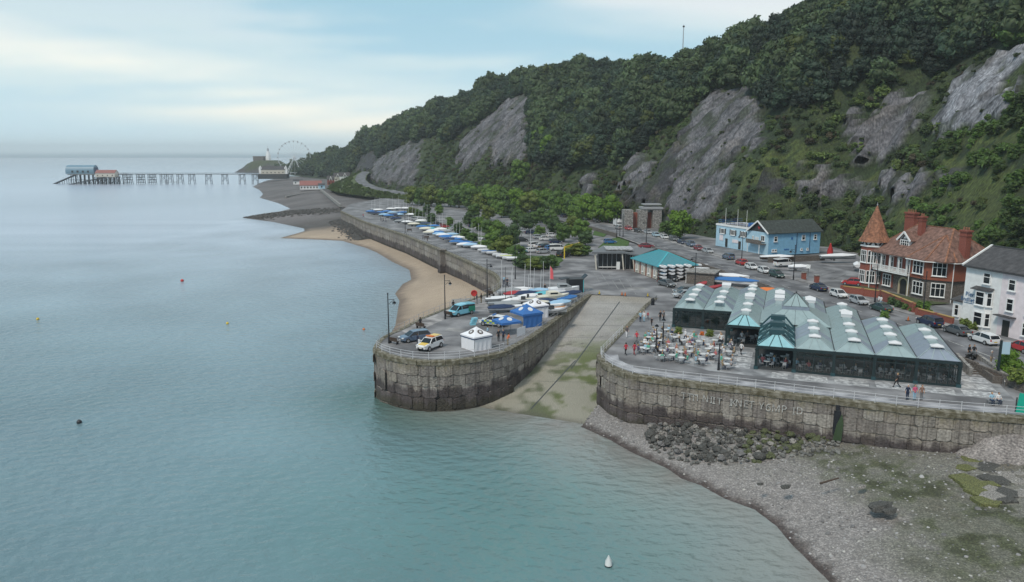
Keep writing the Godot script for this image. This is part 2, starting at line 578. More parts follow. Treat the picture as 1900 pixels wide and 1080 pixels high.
const ROCK_PALE := [[40.6, 28.1, 41.1, 31.1, 37.4, 32.7, 32.2, 33.7, 28.9, 33.6, 24.1, 32.1, 16.7, 24.2, 7.4, 12.7, 16.1, 16.7, 25, 19, 29.7, 19.6, 35.4, 22.2]]
const ROCK_MID := [[64.9, 15, 64.3, 18.3, 58.5, 24.8, 54.8, 31.1, 53.3, 32.7, 42.2, 21.1, 49.1, 22, 59.5, 17.3, 63.7, 14.5], [69.8, 4.2, 65.4, 8.1, 58.3, 13.9, 47, 16.4, 27.3, 11.8, 17.7, 8.5, 14.5, 5, 22.3, 6.6, 33.3, 8.2, 53.4, 13.6, 57.6, 9.7, 63.2, 4.7, 67.2, 3.9], [135.1, 8.6, 138.1, 14.5, 132.1, 19.9, 117, 20.6, 102.5, 15.4, 91.3, 8, 84.7, 2, 98.6, 3.1, 102.2, 0.5, 92.6, -2.1, 90.8, -6.3, 92.3, -11.2, 99.1, -12.8, 116.4, -12.5, 119.6, -8.4, 124, -3.1, 128.3, 2.5], [383.9, -9.1, 383.1, -2.4, 372.7, 5.8, 359.3, 18.2, 338.6, 25, 313.9, 14.9, 296, 4.2, 274, -1.5, 269.7, -9.6, 297.9, -10.2, 325.7, -8.8, 328.1, -13.2, 345.3, -17.6, 362.4, -14.8], [558.6, -37, 604.5, -22.7, 542, -18.1, 466, -14.6, 448.5, -20.1, 431.5, -26.7, 424.4, -32.8, 475, -42.2], [158.8, -10.3, 162, -3.7, 162.7, 1.6, 153.2, 1.1, 146.8, -1.3, 142.1, -6.4, 134.5, -7.3, 150.6, -9.9], [189.3, -12.7, 187.5, -9.7, 177.3, -10, 173.5, -14, 176.8, -16.2]]
const ROCK_DARK := [[138.1, -5.2, 139.5, 4.9, 135.1, 8.6, 127.3, 0.7, 124.1, -4.5, 120.8, -8.7, 121.1, -12.2, 137.8, -13.4, 149.6, -14, 153.6, -13.1, 145.2, -9.3], [75.4, -8.2, 75, -3.8, 73.3, -1.2, 69.3, -0.6, 67.8, -2.1, 74.1, -8.2], [669.9, -29.7, 728, -17.4, 647.9, -13.9, 592.3, -22.5, 584.5, -31.9]]
const WOODS := [[-160, 24.49, 23.2, 32.49, 30.3, 34.96, 38.93, 34.34, 50.24, 35.78, 60.79, 26.64, 68.24, 17.61, 75.32, 11.57, 91.12, 9.89, 106.48, 19.46, 119.1, 22.2, 139.32, 15.3, 162.15, 5.06, 166.47, -5.02, 206.9, -8.45, 254.94, -7.12, 340.39, 26.12, 374.87, 6.58, 397.44, -5.69, 471.22, -14.11, 610.65, -21.43, 724.75, -19.82, 716.04, -36.64, 1100, -90, 1100, 400, -160, 400]]
const GRASSY := [[81.4, 2.5, 64.1, 10.8, 38.4, 16.5, 20.2, 13.6, 3.1, 8.5, -3.8, 0, 16.2, 9.2, 51.2, 18.7, 71.1, 4.8], [35.3, 3.6, 27.1, 5.3, 9.3, 1.3, -5.5, -2.1, -13.6, -12.1, 7.9, -6], [86.2, -3.6, 71.5, 3.1, 63.5, 3.1, 73.2, -1.3, 76.6, -8.3, 83.6, -9.3], [157.9, -14.4, 124.2, -5.6, 120.7, -7.7, 148.4, -14.6]]

# far end first: the road runs away from the viewer along the foot of the hill
var ROAD := PackedVector3Array([V3(63.81, 7.9, -81.73), V3(62.86, 7.9, -91.43), V3(62.11, 7.9, -101.74), V3(60.65, 7.8, -113.47), V3(58.13, 7.7, -130.82), V3(55.6, 7.6, -148.23), V3(52.05, 7.5, -167.43), V3(48.25, 7.5, -190.23), V3(44.42, 7.4, -213.13), V3(39, 7.4, -247.43), V3(30.61, 7.4, -285.51), V3(18.5, 7.5, -324.16), V3(2.62, 7.6, -367.7), V3(-14.09, 7.8, -396.21), V3(-30.2, 8, -425.02), V3(-48.29, 8.5, -453.5), V3(-69.45, 9.5, -477.63), V3(-83.86, 10.5, -499.24), V3(-96.68, 11.5, -525.03), V3(-108.09, 13, -553.46), V3(-117.67, 14.5, -590.18), V3(-129.22, 16, -655.79), V3(-139.32, 17.5, -731.26)])
var PIER_RAIL := PackedVector2Array([V2(-2.88, -152.87), V2(-4.26, -146.74), V2(-7.71, -139.45), V2(-11.69, -131.39), V2(-15.4, -122.5), V2(-17.57, -114.69), V2(-19.08, -111.14), V2(-19.69, -107.14), V2(-19.43, -103.11)])
var PIER_FRONT := PackedVector2Array([V2(-19.43, -103.11), V2(-17.92, -100.49), V2(-16.04, -98.81), V2(-13.63, -97.18), V2(-10.92, -96.65), V2(-7.87, -96.91), V2(-5.5, -97.99), V2(-2.94, -99.64), V2(-0.9, -101.64)])
var PIER_SLIP := PackedVector2Array([V2(-0.9, -101.64), V2(2.81, -109.44), V2(8.19, -124.61), V2(15.38, -144.99)])
var TERRACE_SLIP := PackedVector2Array([V2(27.19, -141.07), V2(24.35, -134.8), V2(16.56, -112.89), V2(11.79, -99.92)])
var TERRACE_FRONT := PackedVector2Array([V2(11.79, -99.92), V2(11.66, -96.91), V2(12.67, -93.58), V2(14.54, -90.45), V2(17.24, -89.07), V2(19.95, -87.85), V2(23.82, -86.22), V2(28.85, -84.14), V2(35.22, -81.2), V2(43.65, -77.47), V2(52.24, -75.03), V2(57.37, -73.58)])
var LONG_WALL := PackedVector2Array([V2(-82.25, -363.13), V2(-60.13, -306.24), V2(-36.1, -254.55), V2(-19.21, -212.03), V2(-13.33, -196.9), V2(-7.56, -180.6), V2(-4.89, -173.4), V2(-3.38, -166.74), V2(-2.77, -159.51), V2(-2.88, -152.87)])
var SHORE_LEFT := PackedVector2Array([V2(-23.2, -132.53), V2(-23.47, -147.73), V2(-26.5, -174.27), V2(-28.9, -183.31), V2(-29.05, -197.43), V2(-27.68, -204.41), V2(-30.33, -220.95), V2(-31.4, -224.14), V2(-37.73, -237.85), V2(-47.72, -263.26), V2(-53.67, -275.61), V2(-67.4, -298.3), V2(-76.48, -302.11), V2(-95.39, -308.02), V2(-92.71, -336.49), V2(-96.06, -348.86), V2(-120.75, -382.54), V2(-145.52, -408.78), V2(-138.23, -430.91), V2(-139.59, -478.28), V2(-163.16, -531.23), V2(-198.01, -597.17), V2(-213.84, -653.86), V2(-239.08, -722.31), V2(-271.93, -799.93), V2(-292.65, -879.82), V2(-327.38, -1029.04), V2(-376.19, -1238.71)])
var SHORE_RIGHT := PackedVector2Array([V2(-5.23, -100.14), V2(3.53, -94.27), V2(8.56, -91.29), V2(11.75, -86.69), V2(13.76, -82.82), V2(17.15, -77.95), V2(18.07, -75.43), V2(19.68, -73.84), V2(21.34, -70.71), V2(23.58, -68.38), V2(24.56, -65.14), V2(24.8, -61.69), V2(25.19, -58.99), V2(25.77, -54.94), V2(26.66, -48.79)])

func hill_xz(s: float, t: float) -> Vector2:
	return V2(110.0 - 0.3584 * s + 0.9336 * t, -170.0 - 0.9336 * s - 0.3584 * t)

func hill_st(x: float, z: float) -> Vector2:
	var dx := x - 110.0
	var dz := z + 170.0
	return V2(-0.3584 * dx - 0.9336 * dz, 0.9336 * dx - 0.3584 * dz)

func hill_y(s: float, t: float) -> float:
	var u := (t - table_at(HILL_T0, s)) / table_at(HILL_RUN, s)
	var p := 0.0
	if u > 1.0:
		p = 1.0 - 0.35 * (u - 1.0) - 0.5 * (u - 1.0) * (u - 1.0)
	elif u > 0.0:
		p = 1.0 - pow(1.0 - u, 1.55)
	else:
		p = u * 0.6
	return QUAY + (table_at(HILL_TOP, s) - QUAY) * p

func inside_any(polys: Array, p: Vector2) -> bool:
	for q in polys:
		if Geometry2D.is_point_in_polygon(p, q):
			return true
	return false

func packed(polys: Array) -> Array:
	var out := []
	for q in polys:
		var v := PackedVector2Array()
		for k in range(0, q.size(), 2):
			v.append(V2(q[k], q[k + 1]))
		out.append(v)
	return out

func grid_mesh(rows: Array, cols: Array) -> ArrayMesh:
	# rows of Vector3, cols the same of Color; smooth normals, shared vertices
	var h := rows.size()
	var w: int = rows[0].size()
	var v := PackedVector3Array()
	var n := PackedVector3Array()
	var c := PackedColorArray()
	for j in h:
		for i in w:
			var e1: Vector3 = rows[j][mini(i + 1, w - 1)] - rows[j][maxi(i - 1, 0)]
			var e2: Vector3 = rows[mini(j + 1, h - 1)][i] - rows[maxi(j - 1, 0)][i]
			var nn := e1.cross(e2)
			if nn.y < 0.0:
				nn = -nn
			v.append(rows[j][i]); n.append(nn.normalized()); c.append(cols[j][i])
	var up: bool = (rows[1][0] - rows[0][0]).cross(rows[0][1] - rows[0][0]).y > 0.0
	var ix := PackedInt32Array()
	for j in h - 1:
		for i in w - 1:
			var a := j * w + i
			if up:
				ix.append_array([a, a + 1, a + w, a + 1, a + w + 1, a + w])
			else:
				ix.append_array([a, a + w, a + 1, a + 1, a + w, a + w + 1])
	var arr := []
	arr.resize(Mesh.ARRAY_MAX)
	arr[Mesh.ARRAY_VERTEX] = v
	arr[Mesh.ARRAY_NORMAL] = n
	arr[Mesh.ARRAY_COLOR] = c
	arr[Mesh.ARRAY_INDEX] = ix
	var m := ArrayMesh.new()
	m.add_surface_from_arrays(Mesh.PRIMITIVE_TRIANGLES, arr)
	return m

func put_mesh(mesh: Mesh, called: String, m: Material, parent: Node3D = null) -> MeshInstance3D:
	return part(mesh, called, m, parent if parent else self)

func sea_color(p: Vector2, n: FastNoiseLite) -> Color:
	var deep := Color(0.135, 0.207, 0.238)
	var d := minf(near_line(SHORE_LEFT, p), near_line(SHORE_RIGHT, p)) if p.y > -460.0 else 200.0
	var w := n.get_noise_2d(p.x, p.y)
	var c := deep.lerp(Color(0.365, 0.415, 0.51), smoothstep(-70.0, -380.0, p.y))  # paler with distance: the reflected sky is painted into the water colour
	# greener over the pale bed before the quay, browner in the last metres
	var bay := exp(-(pow((p.x - 2.0) / 26.0, 2.0) + pow((p.y + 66.0) / 26.0, 2.0)))
	c = c.lerp(Color(0.10, 0.205, 0.21), bay)
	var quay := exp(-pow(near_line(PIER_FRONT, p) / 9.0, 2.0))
	c = c.lerp(Color(0.05, 0.115, 0.10), quay * 0.9)  # shadow along the quay front, painted into the water colour
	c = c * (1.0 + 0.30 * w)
	var right := near_line(SHORE_RIGHT, p) if p.y > -130.0 else 99.0
	c = c.lerp(Color(0.20, 0.225, 0.21), (1.0 - smoothstep(0.0, 17.0, right + w * 5.0)) * 0.85)
	c = c.lerp(Color(0.17, 0.145, 0.125), (1.0 - smoothstep(0.0, 3.0, right + w * 2.0)) * 0.8)
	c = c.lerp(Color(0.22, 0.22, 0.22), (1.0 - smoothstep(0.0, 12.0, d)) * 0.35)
	return c

func build_sea() -> void:
	var n := fnoise(101, 0.02, 4)
	var rows := []
	var cols := []
	var xs := []
	var zs := []
	for i in 61:
		xs.append(-150.0 + i * 4.0)
	for j in 96:
		zs.append(-400.0 + j * 4.0)
	for f in [-260.0, -700.0, -2500.0, -6800.0]:
		xs.push_front(f)
	for f in [120.0, 700.0, 2500.0, 6800.0]:
		xs.append(f)
	for f in [-520.0, -900.0, -2500.0, -6800.0]:
		zs.push_front(f)
	for f in [60.0, 700.0, 3000.0, 6800.0]:
		zs.append(f)
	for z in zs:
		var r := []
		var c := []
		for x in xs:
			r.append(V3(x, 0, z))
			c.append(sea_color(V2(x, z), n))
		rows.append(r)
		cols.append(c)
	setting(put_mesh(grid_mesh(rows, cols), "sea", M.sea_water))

func side_of(line: PackedVector2Array, p: Vector2, land: PackedVector2Array) -> float:
	var d := near_line(line, p)
	return d if Geometry2D.is_point_in_polygon(p, land) else -d

func build_ground() -> void:
	# flat quay land, one sheet from the sea walls to under the hill
	var land := PackedVector2Array()
	land.append_array(PIER_FRONT)
	land.append_array(PIER_SLIP.slice(1))
	land.append_array(TERRACE_SLIP)
	land.append_array(TERRACE_FRONT.slice(1))
	for e in [[-160, -30], [-60, -36], [-21, -12], [20, 8], [53, 16], [85, -2], [143, -6], [234, -12], [301, -14], [409, -20], [440, -22]]:
		land.append(hill_xz(e[0], e[1]))
	land.append(V2(-88.05, -412.73))
	land.append_array(LONG_WALL)
	land.append_array(PIER_RAIL.slice(1, PIER_RAIL.size() - 1))
	var mb := MB.new()
	mb.sheet(land, QUAY)
	setting(put(mb, "quay_ground", M.asphalt))
	build_roads()
	build_slipway()
	build_beaches()

func road_frame(i: int) -> Array:
	var a := ROAD[maxi(i - 1, 0)]
	var b := ROAD[mini(i + 1, ROAD.size() - 1)]
	var f := V2(b.x - a.x, b.z - a.z).normalized()
	return [ROAD[i], V2(-f.y, f.x)]           # the second points inland

func road_ribbon(called: String, o0: float, o1: float, lift: float, m: Material, i0 := 0, i1 := 99, lift1 := -99.0) -> MeshInstance3D:
	var rows := []
	var cols := []
	if lift1 < -90.0:
		lift1 = lift
	for i in range(i0, mini(i1, ROAD.size())):
		var e := road_frame(i)
		var p: Vector3 = e[0]
		var w: Vector2 = e[1]
		rows.append([V3(p.x + w.x * o0, p.y + lift, p.z + w.y * o0), V3(p.x + w.x * o1, p.y + lift1, p.z + w.y * o1)])
		cols.append([Color(0.2, 0.2, 0.2), Color(0.2, 0.2, 0.2)])
	return put_mesh(grid_mesh(rows, cols), called, m)

func road_y(x: float, z: float) -> float:
	var best := 1e9
	var y := QUAY
	for i in ROAD.size() - 1:
		var a := V2(ROAD[i].x, ROAD[i].z)
		var b := V2(ROAD[i + 1].x, ROAD[i + 1].z)
		var q := Geometry2D.get_closest_point_to_segment(V2(x, z), a, b)
		var d := q.distance_to(V2(x, z))
		if d < best:
			best = d
			y = lerpf(ROAD[i].y, ROAD[i + 1].y, a.distance_to(q) / maxf(a.distance_to(b), 0.01))
	return y

func road_turn(x: float, z: float) -> float:
	# heading of the road there, +x of a vehicle pointing away from the viewer
	var best := 1e9
	var h := 0.0
	for i in ROAD.size() - 1:
		var a := V2(ROAD[i].x, ROAD[i].z)
		var b := V2(ROAD[i + 1].x, ROAD[i + 1].z)
		var d := Geometry2D.get_closest_point_to_segment(V2(x, z), a, b).distance_to(V2(x, z))
		if d < best:
			best = d
			h = heading(ROAD[i], ROAD[i + 1])
	return h

func build_roads() -> void:
	setting(road_ribbon("inland_ground", -4.6, 26.0, 0.0, M.asphalt, 0, 12))
	setting(road_ribbon("road", -3.9, 3.9, 0.03, M.road_asphalt))
	setting(road_ribbon("parking_lane", 3.9, 6.3, 0.028, M.asphalt, 0, 18))
	var pv := MB.new()
	for i in 11:
		for side in [[6.3, 8.4], [-4.6, -3.95]]:
			var e := road_frame(i)
			var f := road_frame(i + 1)
			var q := []
			for k in [[e, side[0]], [e, side[1]], [f, side[1]], [f, side[0]]]:
				var p: Vector3 = k[0][0]
				var w: Vector2 = k[0][1]
				q.append(V3(p.x + w.x * k[1], p.y + 0.13, p.z + w.y * k[1]))
			var o: Vector3 = (q[0] + q[2]) / 2.0 - V3(0, 0.5, 0)
			var lo := V3(0, 0.13, 0)
			pv.quad_out(q[0], q[1], q[2], q[3], o)
			pv.quad_out(q[0], q[3], q[3] - lo, q[0] - lo, o)
			pv.quad_out(q[1], q[2], q[2] - lo, q[1] - lo, o)
	setting(put(pv, "road_pavement", M.pavement))
	# low retaining wall between the road and the boat yard
	var rw := MB.new()
	for i in range(0, 10):
		var e := road_frame(i)
		var f := road_frame(i + 1)
		var p: Vector3 = e[0] - V3(e[1].x, 0, e[1].y) * 4.75
		var q: Vector3 = f[0] - V3(f[1].x, 0, f[1].y) * 4.75
		if i >= 8 and i < 9:
			continue
		rw.beam(V3(p.x, 7.5, p.z), V3(q.x, 7.35, q.z), 0.35, 1.7)
	tag(put(rw, "retaining_wall", M.rubble_stone), "low dark stone wall along the seaward kerb of the main road", "wall")
	# grass bank under the road where it climbs round the headland
	var bank := MB.new()
	bank.color = Color(0.075, 0.115, 0.03)
	var rows := []
	var cols := []
	for i in range(11, ROAD.size()):
		var e := road_frame(i)
		var p: Vector3 = e[0]
		var w: Vector2 = e[1]
		var drop := p.y - 6.9
		var r := []
		var c := []
		for k in [[4.6, 0.06, 0.0], [-4.2, 0.06, 0.0], [-5.0, -0.1, 0.0], [-5.0, -0.5, 0.9], [-5.0, -0.8, 1.7], [-5.0, -1.0, 2.4]]:
			var off: float = k[0] - k[2] * drop
			r.append(V3(p.x + w.x * off, p.y + (k[1] * drop if k[2] > 0.0 else -0.05), p.z + w.y * off))
			var v := rng.randf_range(0.75, 1.25)
			c.append(Color(0.10 * v, 0.135 * v, 0.035 * v))
		rows.append(r)
		cols.append(c)
	setting(put_mesh(grid_mesh(rows, cols), "road_bank", M.ground_tint))
	# broken white line down the middle, yellow lines at the kerb
	var line := MB.new()
	var mid := PackedVector2Array()
	for i in 14:
		mid.append(V2(ROAD[i].x, ROAD[i].z))
	var k := 0
	for e in walk(mid, 6.0, 1.0):
		var p: Vector2 = e[0]
		var f: Vector2 = e[1]
		var y := road_y(p.x, p.y) + 0.045
		var r := V2(-f.y, f.x) * 0.09
		var q := p + f * 3.4
		line.quad_up(V3(p.x - r.x, y, p.y - r.y), V3(p.x + r.x, y, p.y + r.y), V3(q.x + r.x, road_y(q.x, q.y) + 0.045, q.y + r.y), V3(q.x - r.x, road_y(q.x, q.y) + 0.045, q.y - r.y))
		k += 1
	setting(put(line, "road_markings", M.white_line))

func slip_y(x: float, z: float) -> float:
	# plane from the quay top down into the water
	return 0.05908 * x + -0.12214 * z + -11.7644

func build_slipway() -> void:
	var n := fnoise(111, 0.05, 5)
	var n2 := fnoise(112, 0.22, 4)
	var rows := []
	var cols := []
	var cell := 0.45
	var j := 0
	while j * cell < 62.0:
		var z := -147.5 + j * cell
		var r := []
		var c := []
		for i in 100:
			var x := -12.0 + i * cell
			var y := minf(slip_y(x, z), QUAY - 0.012)
			r.append(V3(x, y, z))
			var w := n.get_noise_2d(x, z)
			var w2 := n2.get_noise_2d(x * 1.0, z * 1.0)
			var k := Color(0.46, 0.445, 0.43) * (1.0 + 0.25 * w + 0.18 * w2)
			# sand and mud brushed across the head of the ramp
			k = k.lerp(Color(0.40, 0.34, 0.25), smoothstep(6.2, 6.9, y) * 0.45)
			# algae on the lower half, in patches stretched down the slope
			var g := n.get_noise_2d(x * 2.2, z * 0.7 + 300.0)
			var low := 1.0 - smoothstep(1.4, 4.4, y + w * 1.2)
			k = k.lerp(Color(0.44, 0.425, 0.345), low * 0.85)
			k = k.lerp(Color(0.10, 0.13, 0.055), low * smoothstep(-0.04, 0.24, g + w2 * 0.6) * 0.8)
			var right := smoothstep(4.0, 10.0, x + (z + 110.0) * 0.3 + w * 5.0)
			k = k.lerp(Color(0.155, 0.20, 0.045), right * (1.0 - smoothstep(2.6, 5.8, y + w * 2.0)) * smoothstep(-0.2, 0.25, w2 + g) * 0.75)
			k = k.lerp(Color(0.12, 0.11, 0.09), (1.0 - smoothstep(-0.1, 0.25, y)) * 0.75)
			k = k.lerp(Color(0.11, 0.10, 0.10), smoothstep(0.32, 0.5, n2.get_noise_2d(x * 0.9 + 70.0, z * 2.2)) * exp(-pow((z + 120.0) / 4.0, 2.0)) * 0.8)
			c.append(k)
		rows.append(r)
		cols.append(c)
		j += 1
	var slip := setting(put_mesh(grid_mesh(rows, cols), "slipway", M.ground_tint))
	# joints between the concrete bays
	var jn := MB.new()
	for e in [[V2(9.82, -112.82), V2(2.54, -96.96)], [V2(20.36, -139.89), V2(8.93, -109.75)]]:
		var a: Vector2 = e[0]
		var b: Vector2 = e[1]
		var d := (b - a).normalized()
		var r := V2(-d.y, d.x) * 0.10
		for s in 12:
			var p := a.lerp(b, s / 12.0)
			var q := a.lerp(b, (s + 1) / 12.0)
			jn.quad_up(V3(p.x - r.x, slip_y(p.x, p.y) + 0.012, p.y - r.y), V3(p.x + r.x, slip_y(p.x, p.y) + 0.012, p.y + r.y), V3(q.x + r.x, slip_y(q.x, q.y) + 0.012, q.y + r.y), V3(q.x - r.x, slip_y(q.x, q.y) + 0.012, q.y - r.y))
	for t in 7:
		var z := -140.0 + t * 6.0
		var a := V2(-2.0, z - 3.0)
		var b := V2(26.0, z + 2.5)
		for s in 10:
			var p := a.lerp(b, s / 10.0)
			var q := a.lerp(b, (s + 1) / 10.0)
			if slip_y(p.x, p.y) > 6.9 or slip_y(p.x, p.y) < 0.2:
				continue
			var r := V2(0, 0.04)
			jn.quad_up(V3(p.x, slip_y(p.x, p.y) + 0.01, p.y - r.y), V3(p.x, slip_y(p.x, p.y) + 0.01, p.y + r.y), V3(q.x, slip_y(q.x, q.y) + 0.01, q.y + r.y), V3(q.x, slip_y(q.x, q.y) + 0.01, q.y - r.y))
	put(jn, "expansion_joint", M.dark_grey, slip)

func beach_right_y(p: Vector2, land: PackedVector2Array) -> float:
	var d := side_of(SHORE_RIGHT, p, land)
	if d < 0.0:
		return d * 0.12
	# the ramp has the ground to the left of its foot
	var cut := (p - V2(12.61, -101.39)).dot((V2(12.61, -101.39) - V2(7.64, -90.9)).orthogonal().normalized())
	if cut > -1.0:
		return 3.4 * (1.0 - exp(-d * 0.055)) - 1.6 * (cut + 1.0)
	return 3.4 * (1.0 - exp(-d * 0.055))

func right_land() -> PackedVector2Array:
	if not K.has("right_land"):
		var l := SHORE_RIGHT.duplicate()
		l.append(V2(140, -20))
		l.append(V2(140, -130))
		l.append(V2(0, -130))
		K.right_land = l
	return K.right_land

func build_beaches() -> void:
	var n := fnoise(121, 0.055, 5)
	var n2 := fnoise(122, 0.6, 4)
	var land := right_land()
	var rows := []
	var cols := []
	var cell := 0.42
	for j in 150:
		var z := -104.0 + j * cell
		var r := []
		var c := []
		for i in 150:
			var x := -2.0 + i * cell * 1.15
			var p := V2(x, z)
			var y := beach_right_y(p, land)
			var w := n.get_noise_2d(x, z)
			var w2 := n2.get_noise_2d(x, z)
			y += (0.14 * w + 0.07 * w2) * smoothstep(0.0, 1.0, y)
			r.append(V3(x, y, z))
			var k := Color(0.51, 0.49, 0.49) * (1.0 + 0.18 * w2)
			# weed further up and to the right, in drifts
			var d := near_line(SHORE_RIGHT, p)
			var weed := smoothstep(-0.28, 0.14, w + 0.45 * w2) * smoothstep(5.0, 15.0, d + w * 7.0) * smoothstep(15.0, 26.0, x + (z + 70.0) * -0.2 + w * 9.0)
			k = k.lerp(Color(0.33, 0.335, 0.29), smoothstep(5.0, 16.0, d + w * 8.0) * 0.75)
			k = k.lerp(Color(0.135, 0.165, 0.065), weed * 0.85)
			var spot_ := n2.get_noise_2d(x * 0.35 + 60.0, z * 0.35)
			k = k.lerp(Color(0.085, 0.095, 0.05), weed * smoothstep(0.05, 0.35, spot_) * 0.8)
			k = k.lerp(Color(0.36, 0.355, 0.33), smoothstep(0.02, 0.3, -spot_ + 0.5 * w) * 0.6 * smoothstep(6.0, 12.0, d))
			var brown := smoothstep(0.05, 0.4, n.get_noise_2d(x + 400.0, z)) * smoothstep(8.0, 20.0, d)
			k = k.lerp(Color(0.22, 0.19, 0.14), brown * 0.6)
			# wet margin
			k = k.lerp(Color(0.13, 0.10, 0.095), 1.0 - smoothstep(0.03, 0.30, y + w2 * 0.12))
			c.append(k)
		rows.append(r)
		cols.append(c)
	setting(put_mesh(grid_mesh(rows, cols), "shingle_beach", M.shingle))
	# sandy cove on the far side of the quay, then dark shingle out to the pier
	var lland := SHORE_LEFT.duplicate()
	lland.append(V2(-200, -1300))
	lland.append(V2(120, -1300))
	lland.append(V2(120, -90))
	K.left_land = lland
	for far in [false, true]:
		rows = []
		cols = []
		cell = 5.0 if far else 1.5
		var x0 := -420.0 if far else -132.0
		var z0 := -1000.0 if far else -396.0
		for j in (124 if far else 199):
			var z := z0 + j * cell
			var r := []
			var c := []
			for i in (74 if far else 92):
				var x := x0 + i * cell
				var p := V2(x, z)
				var d := side_of(SHORE_LEFT, p, lland)
				var w := n.get_noise_2d(x * 0.5, z * 0.5)
				var w2 := n2.get_noise_2d(x, z)
				var rocky := rockiness(p, w)
				var y := d * 0.12 if d < 0.0 else minf((2.3 + 3.6 * rocky) * (1.0 - exp(-d * (0.05 if z > -300.0 else 0.035))), 6.6)
				y += w2 * 0.35 * rocky * smoothstep(0.0, 6.0, d)
				if far and (x > -128.0 and z > -386.0):
					y -= 1.5
				r.append(V3(x, y, z))
				var k := Color(0.60, 0.475, 0.365) * (1.0 + 0.12 * w2 + 0.22 * w)
				k = k.lerp(Color(0.26, 0.20, 0.16), 1.0 - smoothstep(0.02, 0.35, y + w2 * 0.1))
				var dark := Color(0.10, 0.095, 0.095) * (1.0 + 0.4 * w2)
				k = k.lerp(dark, rocky * (0.95 if z > -400.0 else 0.6))
				if z < -352.0:
					k = k.lerp(Color(0.27, 0.25, 0.255) * (1.0 + 0.5 * w), smoothstep(-352.0, -392.0, z + w * 20.0))
				c.append(k)
			rows.append(r)
			cols.append(c)
		setting(put_mesh(grid_mesh(rows, cols), "stony_shore" if far else "sandy_beach", M.shingle if far else M.ground_tint))

func rockiness(p: Vector2, w: float) -> float:
	var by_wall := 1.0 - smoothstep(2.5, 6.5, near_line(LONG_WALL, p) + w * 3.0)
	return maxf(smoothstep(-325.0, -345.0, p.y + w * 12.0), by_wall * smoothstep(-300.0, -335.0, p.y))

func build_hill() -> void:
	var pale := packed(ROCK_PALE)
	var mid := packed(ROCK_MID)
	var dark := packed(ROCK_DARK)
	var grassy := packed(GRASSY)
	var nw := fnoise(131, 0.035, 4)
	var nr := fnoise(132, 0.06, 5)
	nr.fractal_type = FastNoiseLite.FRACTAL_RIDGED
	var ng := fnoise(133, 0.10, 5)
	var rows := []
	var cols := []
	var s := -150.0
	while s < 1150.0:
		var r := []
		var c := []
		var t0 := table_at(HILL_T0, s)
		var run := table_at(HILL_RUN, s)
		for i in 110:
			var u := -0.10 + i * 0.0131
			var t := t0 + u * run
			var y := hill_y(s, t)
			var q := hill_xz(s, t)
			var w := V2(nw.get_noise_2d(s, t), nw.get_noise_2d(s + 500.0, t)) * 4.5 + V2(ng.get_noise_2d(s * 1.6, t * 1.6), ng.get_noise_2d(s * 1.6 + 300.0, t * 1.6)) * 4.0
			var p := V2(s, t) + w
			var big := ng.get_noise_2d(s * 0.4, t * 0.4)
			var fine := ng.get_noise_2d(s * 2.2, t * 2.2)
			var k := Color(0.046, 0.074, 0.030) * (1.0 + 0.6 * fine)
			if inside_any(grassy, p):
				k = Color(0.115, 0.15, 0.042) * (1.0 + 0.5 * fine)
			elif big > 0.12:
				k = k.lerp(Color(0.085, 0.115, 0.038), 0.6)
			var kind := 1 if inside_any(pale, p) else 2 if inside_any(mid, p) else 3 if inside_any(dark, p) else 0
			var off := big * (2.0 if kind == 0 else 0.8) * smoothstep(0.0, 0.12, u)
			if kind > 0:
				# bedding leans across the face: slabs run up and over to the right, stepped at their edges
				var rib := nr.get_noise_2d(s * 0.5, y * 0.9)
				var bq := (0.8 * s + 0.6 * y) / 6.5 + 1.3 * big + 0.25 * rib
				var sl := floorf(bq)
				var fr := bq - sl
				var aq := (0.8 * y - 0.6 * s) / 12.0 + fposmod(sl * 0.618, 1.0) * 3.0 + 0.5 * fine
				var bk := floorf(aq)
				var fa := aq - bk
				var h1 := fposmod(sin(sl * 12.99 + bk * 78.2) * 43758.5, 1.0)
				off += 2.3 * fr + 1.3 * h1 + 0.9 * rib - 0.4
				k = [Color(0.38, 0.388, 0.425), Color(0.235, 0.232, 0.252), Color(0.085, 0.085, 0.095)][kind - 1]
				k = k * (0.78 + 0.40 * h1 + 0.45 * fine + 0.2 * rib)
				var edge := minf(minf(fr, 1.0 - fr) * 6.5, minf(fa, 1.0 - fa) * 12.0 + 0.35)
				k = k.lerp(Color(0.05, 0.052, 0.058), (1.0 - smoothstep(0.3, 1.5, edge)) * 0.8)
				k = k.lerp(Color(0.05, 0.075, 0.028), smoothstep(0.10, 0.32, ng.get_noise_2d(bq * 5.0, aq * 7.0 + 40.0)) * 0.65)
				k = k.lerp(Color(0.30, 0.26, 0.22), smoothstep(0.25, 0.5, ng.get_noise_2d(s * 0.5 + 200.0, y * 0.7)) * 0.35)
			# push the face out of the slope, towards the sea
			r.append(V3(q.x - 0.9336 * off * 0.7, y + off * 0.45, q.y + 0.3584 * off * 0.7))
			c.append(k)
		rows.append(r)
		cols.append(c)
		s += 1.15 if s < 420.0 else 3.0
	K.hill_n = nw
	K.hill_g = ng
	setting(put_mesh(grid_mesh(rows, cols), "hill", M.hill_face))

